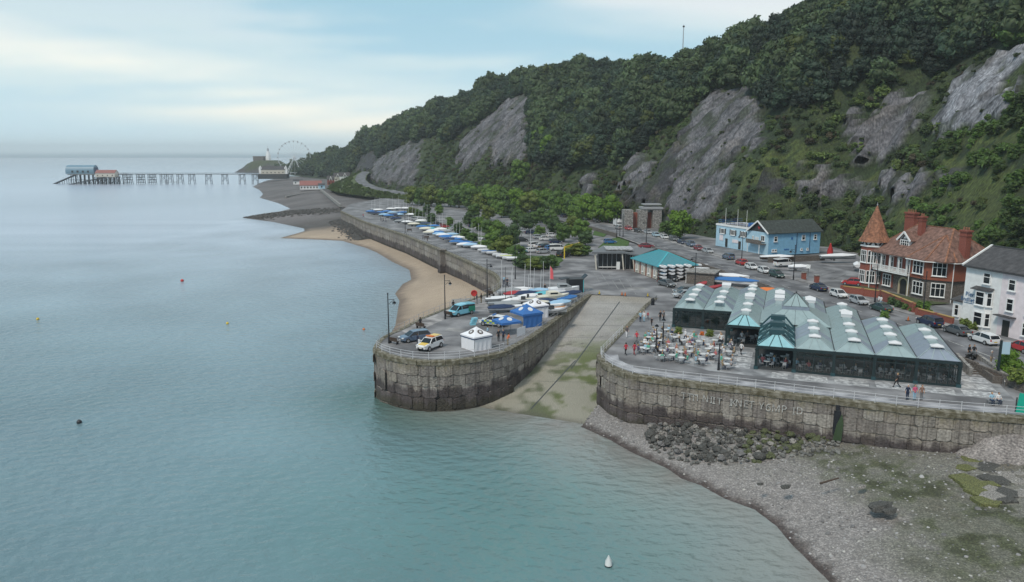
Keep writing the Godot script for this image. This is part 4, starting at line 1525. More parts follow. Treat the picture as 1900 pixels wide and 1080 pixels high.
func build_cafe() -> void:
	var o := thing("glasshouse_cafe", "large seafront cafe with ridged grey-green glass roofs in steps", "cafe", V3(31.0, QUAY, -93.0), -0.349)
	var E := 3.05
	var R := 4.15
	var runs := [[-13.2, 20.5, 39.3], [-8.7, 20.5, 39.3], [-4.4, 11.0, 40.5], [0.1, 0.0, 40.5], [4.64, 0.0, 33.8], [9.18, 0.0, 28.0], [13.72, 0.0, 20.2], [18.26, 0.0, 17.4]]
	var looks := ["roof_panel", "roof_panel", "roof_panel", "roof_panel_purple", "roof_panel"]
	var bars := MB.new()
	var dk := MB.new()
	for bi in runs.size():
		var u0: float = runs[bi][0]
		var u1 := u0 + BAY
		var um := u0 + BAY / 2.0
		var v0: float = runs[bi][1]
		var v1: float = runs[bi][2]
		var h0 := v0 + 2.1
		var h1 := v1 - 2.1
		var bright_to := 11.4 if bi == 3 else (13.4 if bi == 2 else -1.0)
		var n := int(round((h1 - h0) / 2.2))
		# hips
		for e in [[v0, h0, 0], [v1, h1, 1]]:
			var mb := MB.new()
			var hip_m: Material = M.roof_glass_bright if (bi == 3 or bi == 2) and e[2] == 0 else M.roof_panel_purple if bi == 7 and e[2] == 0 else M.roof_panel
			for k in 3:
				var ua := u0 + BAY * k / 3.0
				var ub := u0 + BAY * (k + 1) / 3.0
				var ta := um - 0.5 + 1.0 * k / 3.0
				var tb := um - 0.5 + 1.0 * (k + 1) / 3.0
				mb = MB.new()
				panel(mb, V3(ua, E, -e[0]), V3(ub, E, -e[0]), V3(tb, R, -e[1]), V3(ta, R, -e[1]))
				put(mb, "roof_panel", hip_m, o)
				(dk if hip_m == M.roof_glass_bright else bars).beam(V3(ua, E + 0.06, -e[0]), V3(ta, R + 0.06, -e[1]), 0.09, 0.10)
			bars.beam(V3(u1, E + 0.06, -e[0]), V3(um + 0.5, R + 0.06, -e[1]), 0.09, 0.10)
		for k in n:
			var va := lerpf(h0, h1, float(k) / n)
			var vb := lerpf(h0, h1, float(k + 1) / n)
			var bright := vb < bright_to + 0.8 and bi == 3
			for s in [-1, 1]:
				var ue := u0 if s < 0 else u1
				var ut: float = um + 0.5 * s
				var ea := va if k > 0 else v0
				var eb := vb if k < n - 1 else v1
				var mb := MB.new()
				panel(mb, V3(ue, E, -ea), V3(ue, E, -eb), V3(ut, R, -vb), V3(ut, R, -va))
				var m: Material = M.roof_glass_bright if bright else M[looks[rng.randi() % 5]]
				if bi == 7 and k < 3:
					m = M.roof_panel_purple
				put(mb, "roof_panel", m, o)
				bars.beam(V3(ue, E + 0.05, -eb), V3(ut, R + 0.05, -vb), 0.05, 0.07)
				if bright:
					for t in 3:
						var f := (t + 1) / 4.0
						var vm := lerpf(ea, eb, f)
						dk.beam(V3(ue, E + 0.08, -vm), V3(ut, R + 0.08, -lerpf(va, vb, f)), 0.10, 0.12)
					dk.beam(V3(lerpf(ue, ut, 0.5), (E + R) / 2.0 + 0.08, -va), V3(lerpf(ue, ut, 0.5), (E + R) / 2.0 + 0.08, -vb), 0.08, 0.1)
			var top := MB.new()
			top.box(V3(um, R + 0.05, -(va + vb) / 2.0), V3(1.1, 0.12, vb - va - 0.06))
			put(top, "ridge_panel", M.frame_teal if bright else M.roof_panel, o)
		# caps along the ridge
		var cap := MB.new()
		cap.loft([[V3(-0.72, 0, -0.5), V3(0.72, 0, -0.5), V3(0.72, 0, 0.5), V3(-0.72, 0, 0.5)], [V3(-0.72, 0.12, -0.5), V3(0.72, 0.12, -0.5), V3(0.72, 0.12, 0.5), V3(-0.72, 0.12, 0.5)], [V3(-0.04, 0.38, -0.04), V3(0.04, 0.38, -0.04), V3(0.04, 0.38, 0.04), V3(-0.04, 0.38, 0.04)]])
		var cm := cap.mesh()
		var lid := MB.new()
		lid.box(V3(0, 0.25, 0), V3(1.4, 0.4, 1.0), 0.0, Basis(Vector3.RIGHT, 0.12))
		lid.box(V3(0, 0.56, 0.02), V3(1.5, 0.1, 1.1), 0.0, Basis(Vector3.RIGHT, 0.3))
		var lm := lid.mesh()
		var starts := [[21.8, 26.2, 31.0, 36.0], [21.4, 25.6, 30.8, 35.7], [16.2, 21.3, 26.2, 30.1, 34.9, 38.4], [26.6, 30.6, 34.7], [2.4, 7.0, 11.7, 26.1, 30.1], [2.0, 6.9, 11.3, 16.7, 20.5, 26.0], [2.0, 6.8, 11.2, 15.9], [2.0, 6.5, 11.1]]
		for v in starts[bi]:
			var open: bool = (bi == 3 and v < 31.0) or (bi == 4 and v > 26.0 and v < 27.0) or (bi == 5 and (v > 26.0 or (v > 16.0 and v < 17.0))) or (bi == 2 and v > 26.0 and v < 27.0) or (bi == 1 and v > 35.0)
			part(lm if open else cm, "roof_vent", M.cap_white, o, V3(um, R + 0.1, -v))
		# valley gutters
		var gt := MB.new()
		gt.box(V3(u1, E + 0.02, -(maxf(v0, 0.0) + (v1 if bi < 7 else v1)) / 2.0), V3(0.22, 0.16, v1 - v0))
		put(gt, "gutter", M.black_paint, o)
		# eaves beam, front
		var fb := MB.new()
		fb.box(V3(um, E - 0.16, -v0), V3(BAY - 0.02, 0.32, 0.18))
		put(fb, "eaves_beam", M.frame_green, o)
		# floor inside
		# back wall
		var bw := MB.new()
		bw.box(V3(um, E / 2.0 - 0.1, -v1 + 0.25), V3(BAY, E - 0.2, 0.2))
		put(bw, "back_wall", M.frame_green, o)
		if bi < 7 and runs[bi + 1][2] < v1 - 1.0:
			var sw := MB.new()
			sw.box(V3(u1, E / 2.0 - 0.1, -(v1 + runs[bi + 1][2]) / 2.0), V3(0.2, E - 0.2, v1 - runs[bi + 1][2]))
			put(sw, "back_wall", M.frame_green, o)
	stuff(put(bars, "glazing_bars", M.roof_bar, o))
	stuff(put(dk, "dark_glazing_bars", M.frame_teal, o))
	# crossing roof and lantern over bays four and five
	var um := 4.64
	var vm := 17.2
	var rings := []
	for e in [[4.7, E + 0.3], [1.75, 5.0]]:
		rings.append([V3(um - e[0], e[1], -vm + e[0]), V3(um + e[0], e[1], -vm + e[0]), V3(um + e[0], e[1], -vm - e[0]), V3(um - e[0], e[1], -vm - e[0])])
	for k in 4:
		var j := (k + 1) % 4
		for t in 4:
			var mb := MB.new()
			var a: Vector3 = rings[0][k].lerp(rings[0][j], t / 4.0)
			var b: Vector3 = rings[0][k].lerp(rings[0][j], (t + 1) / 4.0)
			var c: Vector3 = rings[1][k].lerp(rings[1][j], (t + 1) / 4.0)
			var d: Vector3 = rings[1][k].lerp(rings[1][j], t / 4.0)
			panel(mb, a, b, c, d)
			put(mb, "roof_panel", M.roof_panel, o)
	var ln := MB.new()
	ln.box(V3(um, 5.15, -vm), V3(3.7, 0.6, 3.7))
	put(ln, "lantern_kerb", M.roof_panel_purple, o)
	var lan := MB.new()
	for k in 4:
		var an := PI / 4.0 + k * PI / 2.0
		var a := V3(um + cos(an) * 2.5, 5.45, -vm + sin(an) * 2.5)
		var b := V3(um + cos(an + PI / 2.0) * 2.5, 5.45, -vm + sin(an + PI / 2.0) * 2.5)
		var tip := V3(um, 7.2, -vm)
		for t in 3:
			var g := MB.new()
			panel(g, a.lerp(b, t / 3.0), a.lerp(b, (t + 1) / 3.0), tip.lerp(a.lerp(b, (t + 1) / 3.0), 0.02), tip.lerp(a.lerp(b, t / 3.0), 0.02), 0.03)
			put(g, "lantern_pane", M.roof_panel, o)
			lan.beam(a.lerp(b, t / 3.0), tip, 0.06, 0.09)
	lan.ball(V3(um, 7.25, -vm), V3(0.12, 0.2, 0.12), 6, 4)
	put(lan, "lantern_bars", M.dark_grey, o)
	# stepped frames over the open glass bay
	for v in [2.2, 6.7, 11.2]:
		var fr := MB.new()
		var um2 := 0.1 + BAY / 2.0
		fr.box(V3(um2, R + 0.34, -v), V3(1.9, 0.5, 0.12))
		fr.box(V3(um2, R + 0.60, -v - 0.5), V3(1.9, 0.10, 1.1))
		for s in [-1, 1]:
			fr.beam(V3(um2 + 0.95 * s, R + 0.58, -v), V3(um2 + BAY / 2.0 * s, E + 0.16, -v + 0.1), 0.14, 0.22)
		put(fr, "roof_frame", M.frame_teal, o)
	# columns with pale feet
	var col := MB.new()
	col.box(V3(0, E / 2.0, 0), V3(0.34, E, 0.34))
	col.box(V3(0, E - 0.5, 0), V3(0.46, 0.12, 0.46))
	var cmesh := col.mesh()
	var foot := MB.new()
	foot.box(V3(0, 0.2, 0), V3(0.5, 0.4, 0.5))
	var fmesh := foot.mesh()
	var cols := []
	for i in 6:
		cols.append([0.1 + BAY * i, 0.0])
	for e in [[-4.4, 11.0], [0.1, 11.0], [0.1, 5.5], [-13.2, 20.5], [-8.7, 20.5], [-4.4, 20.5], [-4.4, 16.0], [22.8, 4.4], [22.8, 8.8], [22.8, 13.0], [22.8, 17.2], [-13.2, 25.0], [-13.2, 30.0], [-13.2, 35.0], [-13.2, 39.0], [4.64, 5.5], [9.18, 5.5], [13.72, 5.5], [18.26, 5.5]]:
		cols.append(e)
	for c in cols:
		var cc := part(cmesh, "column", M.frame_green, o, V3(c[0], 0, -c[1]))
		part(fmesh, "column_foot", M.frame_teal, cc)
	# glazed fronts: panes between slim mullions
	var walls := []
	for i in range(1, 5):
		walls.append([0.1 + BAY * i, 0.0, 0.1 + BAY * (i + 1), 0.0, 4])
	for i in 3:
		walls.append([22.8, 4.4 * i, 22.8, 4.4 * (i + 1), 4])
	walls.append([22.8, 13.2, 22.8, 17.4, 4])
	walls.append([-13.2, 20.5, -8.7, 20.5, 4])
	walls.append([-8.7, 20.5, -4.4, 20.5, 4])
	for i in 4:
		walls.append([-13.2, 20.5 + 4.7 * i, -13.2, 20.5 + 4.7 * (i + 1), 4])
	for w in walls:
		var a := V3(w[0], 0, -w[1])
		var b := V3(w[2], 0, -w[3])
		var f := (b - a).normalized()
		var mul := MB.new()
		for t in w[4] + 1:
			var p := a.lerp(b, float(t) / w[4])
			mul.box(p + V3(0, E / 2.0 - 0.1, 0), V3(0.09, E - 0.3, 0.09))
		mul.beam(a + V3(0, 0.12, 0), b + V3(0, 0.12, 0), 0.12, 0.24)
		mul.beam(a + V3(0, 2.3, 0), b + V3(0, 2.3, 0), 0.08, 0.10)
		put(mul, "window_frame", M.frame_green, o)
		for t in w[4]:
			var p := a.lerp(b, (t + 0.5) / w[4])
			var g := MB.new()
			g.box(p + V3(0, E / 2.0, 0), V3(a.distance_to(b) / w[4] - 0.12, E - 0.6, 0.02), heading(Vector3.ZERO, f))
			put(g, "window_pane", M.clear_glass, o)
	var fl := MB.new()
	for e in runs:
		fl.box(V3(e[0] + BAY / 2.0, 0.02, -(e[1] + e[2]) / 2.0), V3(BAY - 0.01, 0.03, e[2] - e[1] - 0.1))
	put(fl, "cafe_floor", M.dark_grey, o)
	# counter and kitchen block seen dimly inside
	var ct := MB.new()
	ct.box(V3(11.5, 1.3, -13.0), V3(17.0, 2.6, 0.2))
	ct.box(V3(9.0, 0.6, -10.8), V3(9.0, 1.2, 1.0))
	put(ct, "serving_counter", M.wood_dark, o)
	var iw := MB.new()
	iw.box(V3(-8.8, 1.4, -27.0), V3(8.6, 2.8, 0.2))
	iw.box(V3(2.4, 1.4, -22.0), V3(4.4, 2.8, 0.2))
	put(iw, "inner_wall", M.frame_green, o)
	# terrace paving: pale slabs between darker bands
	var slabs := thing("terrace_paving", "terrace paving of pale slabs between dark bands before the cafe", "paving", V3(31.0, QUAY + 0.012, -93.0), -0.349)
	slabs.remove_meta("category")
	slabs.remove_meta("label")
	setting(slabs)
	var sm := MB.new()
	sm.loft([[V3(-0.5, 0, -0.5), V3(0.5, 0, -0.5), V3(0.5, 0, 0.5), V3(-0.5, 0, 0.5)], [V3(-0.497, 1, -0.497), V3(0.497, 1, -0.497), V3(0.497, 1, 0.497), V3(-0.497, 1, 0.497)]])
	var smesh := sm.mesh()
	var tones := [M.paving_pale]
	for k in 3:
		var c: float = [0.48, 0.58, 0.52][k]
		tones.append(world_copy(M.paving_pale, "paving_pale_%d" % k, lin(c, c * 1.01, c * 1.03)))
	var bed := MB.new()
	bed.sheet(PackedVector2Array([V2(-16.5, -32), V2(-13.4, -32), V2(-13.4, -20.5), V2(-4.4, -20.5), V2(-4.4, -11), V2(0, -11), V2(0, 0), V2(22.9, 0), V2(22.9, -15.0), V2(27.5, -15.0), V2(27.8, 3.7), V2(4, 3.7), V2(-5.5, 2.9), V2(-12.5, -1.5), V2(-15.5, -9.0)]), 0.0)
	put(bed, "dark_paving", M.paving, slabs)
	for i in range(-4, 7):
		for j in range(-2, 10):
			for half in 2:
				var cu := -0.2 + BAY * (i + 0.5)
				var cv := j * 3.05 + 1.0
				var uu := cu + (half - 0.5) * (BAY - 0.75) / 2.0
				var inside_cafe := (uu > 0.1 and uu < 22.8 and cv > -1.0) or (uu > -4.4 and uu <= 0.1 and cv > 9.6) or (uu <= -4.4 and uu > -13.2 and cv > 19.0)
				var poly := PackedVector2Array([V2(-16.0, 31), V2(-15.3, 9.0), V2(-12.2, 1.6), V2(-5.5, -2.7), V2(4, -3.5), V2(27.4, -3.5), V2(27.2, 14.6), V2(22.9, 14.6), V2(0, 31)])
				var ok := true
				for cnr in [[-0.9, -1.2], [0.9, -1.2], [0.9, 1.2], [-0.9, 1.2]]:
					ok = ok and Geometry2D.is_point_in_polygon(V2(uu + cnr[0], cv + cnr[1]), poly)
				if inside_cafe or not ok:
					continue
				var s := part(smesh, "paving_slab", tones[rng.randi() % 4], slabs)
				s.transform = Transform3D(Basis(V3((BAY - 0.75) / 2.0 - 0.03, 0, 0), V3(0, 0.012, 0), V3(0, 0, 2.45)), V3(uu, 0.0, -cv))

func world_copy(src: StandardMaterial3D, called: String, c: Color) -> StandardMaterial3D:
	if M.has(called):
		return M[called]
	var m: StandardMaterial3D = src.duplicate()
	m.resource_name = called
	m.albedo_color = c
	M[called] = m
	return m

# ---------------------------------------------------------------- houses
func window_unit(parent: Node3D, at: Vector3, turn: float, w: float, h: float, nx: int, ny: int, frame: Material = null) -> Node3D:
	var key := "win_%.2f_%.2f_%d_%d" % [w, h, nx, ny]
	if not K.has(key):
		var g := MB.new()
		g.box(V3(0, h / 2.0, 0.0), V3(w - 0.1, h - 0.1, 0.06))
		var f := MB.new()
		var b := 0.12
		f.box(V3(0, b / 2.0, 0.03), V3(w, b, 0.16))
		f.box(V3(0, h - b / 2.0, 0.03), V3(w, b, 0.16))
		for s in [-1, 1]:
			f.box(V3(s * (w / 2.0 - b / 2.0), h / 2.0, 0.03), V3(b, h - 2.0 * b, 0.16))
		for i in range(1, nx):
			f.box(V3(-w / 2.0 + w * i / nx, h / 2.0, 0.03), V3(0.09, h - 2.0 * b, 0.13))
		for j in range(1, ny):
			f.box(V3(0, h * (0.62 if ny == 2 else float(j) / ny), 0.03), V3(w - 2.0 * b, 0.085, 0.12))
		f.box(V3(0, -0.05, 0.10), V3(w + 0.2, 0.1, 0.25))
		K[key] = [g.mesh(), f.mesh()]
	var o := part(K[key][0], "window", M.window_glass, parent, at, turn)
	part(K[key][1], "frame", frame if frame else M.white_paint, o)
	return o

func chimney(parent: Node3D, at: Vector3, w: float, d: float, h: float, pots: int) -> void:
	var mb := MB.new()
	mb.box(V3(0, h / 2.0, 0), V3(w, h, d))
	mb.box(V3(0, h * 0.84, 0), V3(w + 0.22, 0.18, d + 0.22))
	mb.box(V3(0, h - 0.14, 0), V3(w + 0.34, 0.3, d + 0.34))
	var o := put(mb, "chimney", M.brick, parent)
	o.position = at
	for i in pots:
		var p := MB.new()
		p.tube(V3((i - (pots - 1) / 2.0) * w / maxf(pots, 1.0), h, 0), V3((i - (pots - 1) / 2.0) * w / maxf(pots, 1.0), h + 0.55, 0), 0.17, 0.13, 7)
		put(p, "chimney_pot", M.turret_tile, o)

func poly_walls(parent: Node3D, called: String, poly: PackedVector2Array, y0: float, y1: float, m: Material) -> void:
	var mb := MB.new()
	mb.prism(poly, y0, y1)
	put(mb, called, m, parent)

func slab_roof(mb: MB, a: Vector3, b: Vector3, c: Vector3, d: Vector3, t := 0.2) -> void:
	var u := V3(0, t, 0)
	mb.loft([[a, b, c, d], [a + u, b + u, c + u, d + u]])

func hip_roof(parent: Node3D, x0: float, x1: float, z0: float, z1: float, y: float, rise: float, hip: float, m: Material, ridge_m: Material = null) -> void:
	var zm := (z0 + z1) / 2.0
	var r0 := V3(x0 + hip, y + rise, zm)
	var r1 := V3(x1 - hip, y + rise, zm)
	var a := V3(x0, y, z1)
	var b := V3(x1, y, z1)
	var c := V3(x1, y, z0)
	var d := V3(x0, y, z0)
	var u := V3(0, 0.18, 0)
	var mb := MB.new()
	for q in [[a, b, r1, r0], [c, d, r0, r1]]:
		slab_roof(mb, q[0], q[1], q[2], q[3])
	for q in [[b, c, r1], [d, a, r0]]:
		mb.loft([[q[0], q[1], q[2]], [q[0] + u, q[1] + u, q[2] + u]])
	var rf := put(mb, "roof", m, parent)
	var rg := MB.new()
	for e in [[r0, r1], [r0, a], [r0, d], [r1, b], [r1, c]]:
		rg.beam(e[0] + V3(0, 0.2, 0), e[1] + V3(0, 0.2, 0), 0.28, 0.14)
	put(rg, "ridge_tiles", ridge_m if ridge_m else m, rf)

func build_houses() -> void:
	red_house()
	white_terrace()
	blue_house()

func red_house() -> void:
	var o := thing("red_brick_villa", "red brick villa with a pointed tiled corner turret and white balcony", "house", V3(70.9, 7.7, -150.0), -1.318)
	# ground floor stone, upper floor brick and hung tiles
	var low := PackedVector2Array([V2(1.5, -1.4), V2(11.6, -1.4), V2(12.2, -0.3), V2(15.5, -0.3), V2(18.7, -3.0), V2(18.5, -12), V2(1.5, -12)])
	poly_walls(o, "lower_wall", low, -0.8, 3.9, M.rubble_stone)
	var up := PackedVector2Array([V2(1.5, -1.45), V2(11.4, -1.45), V2(12.0, 0.0), V2(15.6, 0.0), V2(19.05, -2.85), V2(18.85, -12.1), V2(1.5, -12.1)])
	poly_walls(o, "upper_wall", up, 3.9, 7.5, M.tile_hung)
	# turret
	var oct := PackedVector2Array()
	var oct2 := PackedVector2Array()
	for i in 8:
		var a := PI / 8.0 + i * PI / 4.0
		oct.append(V2(0.4 + cos(a) * 2.35, -1.4 + sin(a) * 2.35))
		oct2.append(V2(0.4 + cos(a) * 2.6, -1.4 + sin(a) * 2.6))
	poly_walls(o, "turret_wall", oct, -0.6, 8.3, M.brick)
	poly_walls(o, "turret_band", oct2, 8.2, 8.5, M.white_paint)
	poly_walls(o, "turret_frieze", oct, 8.45, 9.3, M.white_paint)
	for i in 8:
		var a := i * PI / 4.0 + PI / 4.0
		var br := MB.new()
		for k in [-1.0, 1.0]:
			var tang := V3(-sin(a), 0, cos(a))
			var p := V3(0.4 + cos(a) * 2.22, 0, -1.4 + sin(a) * 2.22)
			br.beam(p + tang * 0.8 * k + V3(0, 8.55, 0), p + tang * 0.1 * k + V3(0, 9.2, 0), 0.16, 0.22)
			br.ball(p + tang * 0.45 * k + V3(0, 8.75, 0), V3(0.12, 0.22, 0.22), 6, 4)
		put(br, "timber_brace", M.black_paint, o)
	var cone := MB.new()
	var base := []
	var mid := []
	var tip := []
	for i in 8:
		var a := PI / 8.0 + i * PI / 4.0
		base.append(V3(0.4 + cos(a) * 3.15, 9.15, -1.4 + sin(a) * 3.15))
		mid.append(V3(0.4 + cos(a) * 2.45, 10.3, -1.4 + sin(a) * 2.45))
		tip.append(V3(0.4 + cos(a) * 0.06, 16.3, -1.4 + sin(a) * 0.06))
	cone.loft([base, mid, tip])
	put(cone, "turret_roof", M.turret_tile, o)
	var fin := MB.new()
	fin.tube(V3(0.4, 16.2, -1.4), V3(0.4, 16.9, -1.4), 0.1, 0.03, 6)
	fin.ball(V3(0.4, 16.4, -1.4), Vector3.ONE * 0.15, 6, 4)
	put(fin, "turret_finial", M.grey_paint, o)
	for i in [0, 1, 2]:
		var a: float = [PI / 2.0, PI / 4.0, 0.0][i]
		var turn: float = [0.0, PI / 4.0, PI / 2.0][i]
		for y in [1.0, 5.0]:
			window_unit(o, V3(0.4 + cos(a) * 2.2, y, -1.4 + sin(a) * 2.2), turn, 1.65, 2.5, 3, 2)
	# loggia with white balustrade
	var lg := MB.new()
	lg.box(V3(6.7, 5.6, -1.38), V3(9.0, 3.2, 0.12))
	put(lg, "loggia_recess", M.brick, o)
	for x in [3.4, 5.6, 7.8, 10.0]:
		window_unit(o, V3(x, 4.3, -1.30), 0.0, 1.2, 2.5, 2, 2)
	var bal := MB.new()
	bal.box(V3(6.7, 3.95, -0.7), V3(9.2, 0.22, 1.5))
	bal.box(V3(6.7, 5.0, -0.02), V3(9.2, 0.12, 0.14))
	bal.box(V3(6.7, 4.2, -0.02), V3(9.2, 0.1, 0.1))
	for i in 37:
		bal.box(V3(2.25 + i * 0.247, 4.6, -0.02), V3(0.10, 0.8, 0.07))
	put(bal, "balustrade", M.white_paint, o)
	for x in [2.2, 4.4, 6.7, 9.0, 11.1]:
		var ps := MB.new()
		ps.box(V3(x, 5.7, 0.0), V3(0.2, 3.4, 0.2))
		put(ps, "balcony_post", M.white_paint, o)
	# ground floor front
	window_unit(o, V3(4.8, 0.9, -1.32), 0.0, 2.2, 2.3, 3, 2)
	for s in [-1, 1]:
		var q := MB.new()
		q.box(V3(4.8 + s * 1.35, 2.0, -1.36), V3(0.4, 2.6, 0.14))
		put(q, "brick_quoin", M.brick, o)
	var arch := MB.new()
	var ring := MB.new()
	for i in 9:
		var t0 := PI * i / 9.0
		var t1 := PI * (i + 1) / 9.0
		arch.tri_out(V3(9.3, 2.1, -1.28), V3(9.3 + cos(t0) * 0.9, 2.1 + sin(t0) * 0.9, -1.28), V3(9.3 + cos(t1) * 0.9, 2.1 + sin(t1) * 0.9, -1.28), V3(9.3, 2, -3))
		ring.beam(V3(9.3 + cos(t0) * 1.08, 2.1 + sin(t0) * 1.08, -1.25), V3(9.3 + cos(t1) * 1.08, 2.1 + sin(t1) * 1.08, -1.25), 0.34, 0.34)
	arch.box(V3(9.3, 1.0, -1.33), V3(1.8, 2.2, 0.1))
	for s in [-1, 1]:
		ring.box(V3(9.3 + s * 1.08, 1.0, -1.25), V3(0.34, 2.2, 0.3))
	put(arch, "front_door", M.dark_room, o)
	put(ring, "door_surround", mat("bath_stone", lin(0.42, 0.36, 0.24), 0.85), o)
	# corner bay windows
	for y in [0.9, 4.7]:
		window_unit(o, V3(13.9, y, (-0.24 if y < 2.0 else 0.06)), 0.0, 2.5, 2.4, 3, 2)
		var d := V2(3.3, -2.75).normalized()
		var nrm := V2(-d.y, d.x) * -1.0
		var turn := heading(V3(15.6, 0, 0.0), V3(19.0, 0, -2.85))
		var c := V3(17.25, y, -1.45)
		var off := -0.20 if y < 2.0 else 0.06
		window_unit(o, c + V3(sin(turn), 0, cos(turn)) * off, turn, 2.3, 2.5, 3, 2)
	window_unit(o, V3(18.98, 4.8, -8.0), PI / 2.0, 1.2, 1.8, 2, 2)
	for e in [[11.9, 0.15], [19.0, -2.8], [2.6, 0.9]]:
		var dp := MB.new()
		dp.tube(V3(e[0], 0, e[1]), V3(e[0], 7.4, e[1]), 0.08, 0.08, 6)
		put(dp, "drainpipe", M.white_paint, o)
	# roofs
	hip_roof(o, 0.4, 19.6, -12.8, -0.2, 7.35, 5.3, 5.2, M.roof_tile, M.turret_tile)
	var br := MB.new()
	var apex := V3(14.8, 11.6, -4.6)
	var ev := [V3(10.6, 7.3, -0.2), V3(11.4, 7.3, 0.7), V3(16.0, 7.3, 0.7), V3(19.8, 7.3, -2.5), V3(19.6, 7.3, -7.5)]
	var u := V3(0, 0.2, 0)
	for i in 4:
		br.loft([[ev[i], ev[i + 1], apex], [ev[i] + u, ev[i + 1] + u, apex + u]])
	var rr := put(br, "bay_roof", M.roof_tile, o)
	var hp := MB.new()
	for i in range(1, 4):
		hp.beam(ev[i] + u, apex + u, 0.28, 0.14)
	put(hp, "ridge_tiles", M.turret_tile, rr)
	var gut := MB.new()
	for e in [[V3(2.6, 7.3, 0.0), V3(11.4, 7.3, 0.0)], [ev[1], ev[2]], [ev[2], ev[3]], [ev[3], V3(19.7, 7.3, -12)]]:
		gut.beam(e[0] + V3(0, -0.05, 0.1), e[1] + V3(0, -0.05, 0.1), 0.16, 0.14)
	put(gut, "gutter", M.white_paint, o)
	# loggia eaves
	var ler := MB.new()
	slab_roof(ler, V3(1.8, 7.3, 0.5), V3(11.6, 7.3, 0.5), V3(11.6, 9.6, -3.2), V3(1.8, 9.6, -3.2))
	put(ler, "balcony_roof", M.roof_tile, o)
	# dormer
	var dm := Node3D.new()
	dm.name = "dormer"
	o.add_child(dm, true)
	dm.position = V3(7.6, 8.6, -2.2)
	var dw := MB.new()
	dw.box(V3(0, 0.8, -1.5), V3(2.6, 1.7, 3.0))
	dw.tri_out(V3(-1.5, 1.6, 0.0), V3(1.5, 1.6, 0.0), V3(0, 3.0, 0.0), V3(0, 2, -3))
	put(dw, "dormer_wall", M.white_paint, dm)
	window_unit(dm, V3(0, 0.15, 0.04), 0.0, 2.2, 1.4, 4, 2)
	var dt := MB.new()
	dt.beam(V3(-0.7, 1.75, 0.05), V3(0, 2.6, 0.05), 0.1, 0.18)
	dt.beam(V3(0.7, 1.75, 0.05), V3(0, 2.6, 0.05), 0.1, 0.18)
	dt.beam(V3(-0.9, 1.75, 0.05), V3(0.9, 1.75, 0.05), 0.1, 0.18)
	put(dt, "timber_brace", M.black_paint, dm)
	var dr := MB.new()
	var db := MB.new()
	for s in [-1, 1]:
		slab_roof(dr, V3(1.75 * s, 1.35, 0.35), V3(0, 3.1, 0.35), V3(0, 3.1, -4.6), V3(1.75 * s, 1.35, -3.0), 0.14)
		db.beam(V3(1.75 * s, 1.42, 0.40), V3(0, 3.12, 0.40), 0.12, 0.34)
	put(dr, "dormer_roof", M.roof_tile, dm)
	put(db, "bargeboard", M.white_paint, dm)
	chimney(o, V3(3.2, 9.6, -7.2), 2.4, 1.0, 5.4, 4)
	chimney(o, V3(8.6, 10.0, -4.8), 0.95, 0.95, 4.7, 2)
	chimney(o, V3(18.4, 7.0, -5.2), 1.5, 1.1, 6.0, 3)
	# garden walls before it
	var gw := [[V3(63.53, 7.7, -142.93), V3(68.35, 7.7, -137.41), "low red brick garden wall left of the villa gate", 1.3], [V3(67.59, 7.7, -135.84), V3(67.26, 7.7, -123.5), "red brick garden wall with pale coping right of the villa gate", 1.7], [V3(66.89, 7.7, -121.8), V3(68.65, 7.7, -114.64), "dark red garden wall and gate piers before the white terrace", 1.2]]
	for e in gw:
		var a: Vector3 = e[0]
		var b: Vector3 = e[1]
		var w := thing("garden_wall", e[2], "wall", a, heading(a, b))
		var l := a.distance_to(b)
		var wb := MB.new()
		wb.box(V3(l / 2.0, e[3] / 2.0 - 0.1, 0), V3(l, e[3] + 0.2, 0.34))
		for k in int(l / 4.0) + 1:
			wb.box(V3(minf(k * 4.0, l), e[3] / 2.0, 0), V3(0.55, e[3] + 0.25, 0.5))
		put(wb, "brickwork", M.brick, w)
		var cp := MB.new()
		cp.box(V3(l / 2.0, e[3] + 0.05, 0), V3(l, 0.12, 0.46))
		put(cp, "coping", M.timber_ochre, w)
	var gd := MB.new()
	gd.sheet(PackedVector2Array([V2(1.0, 0.4), V2(1.0, 6.0), V2(20.0, 6.0), V2(20.0, -2.0), V2(16, 0.6)]), 0.25)
	var gs := put(gd, "garden_ground", M.hedge_soil)
	gs.transform = o.transform
	setting(gs)

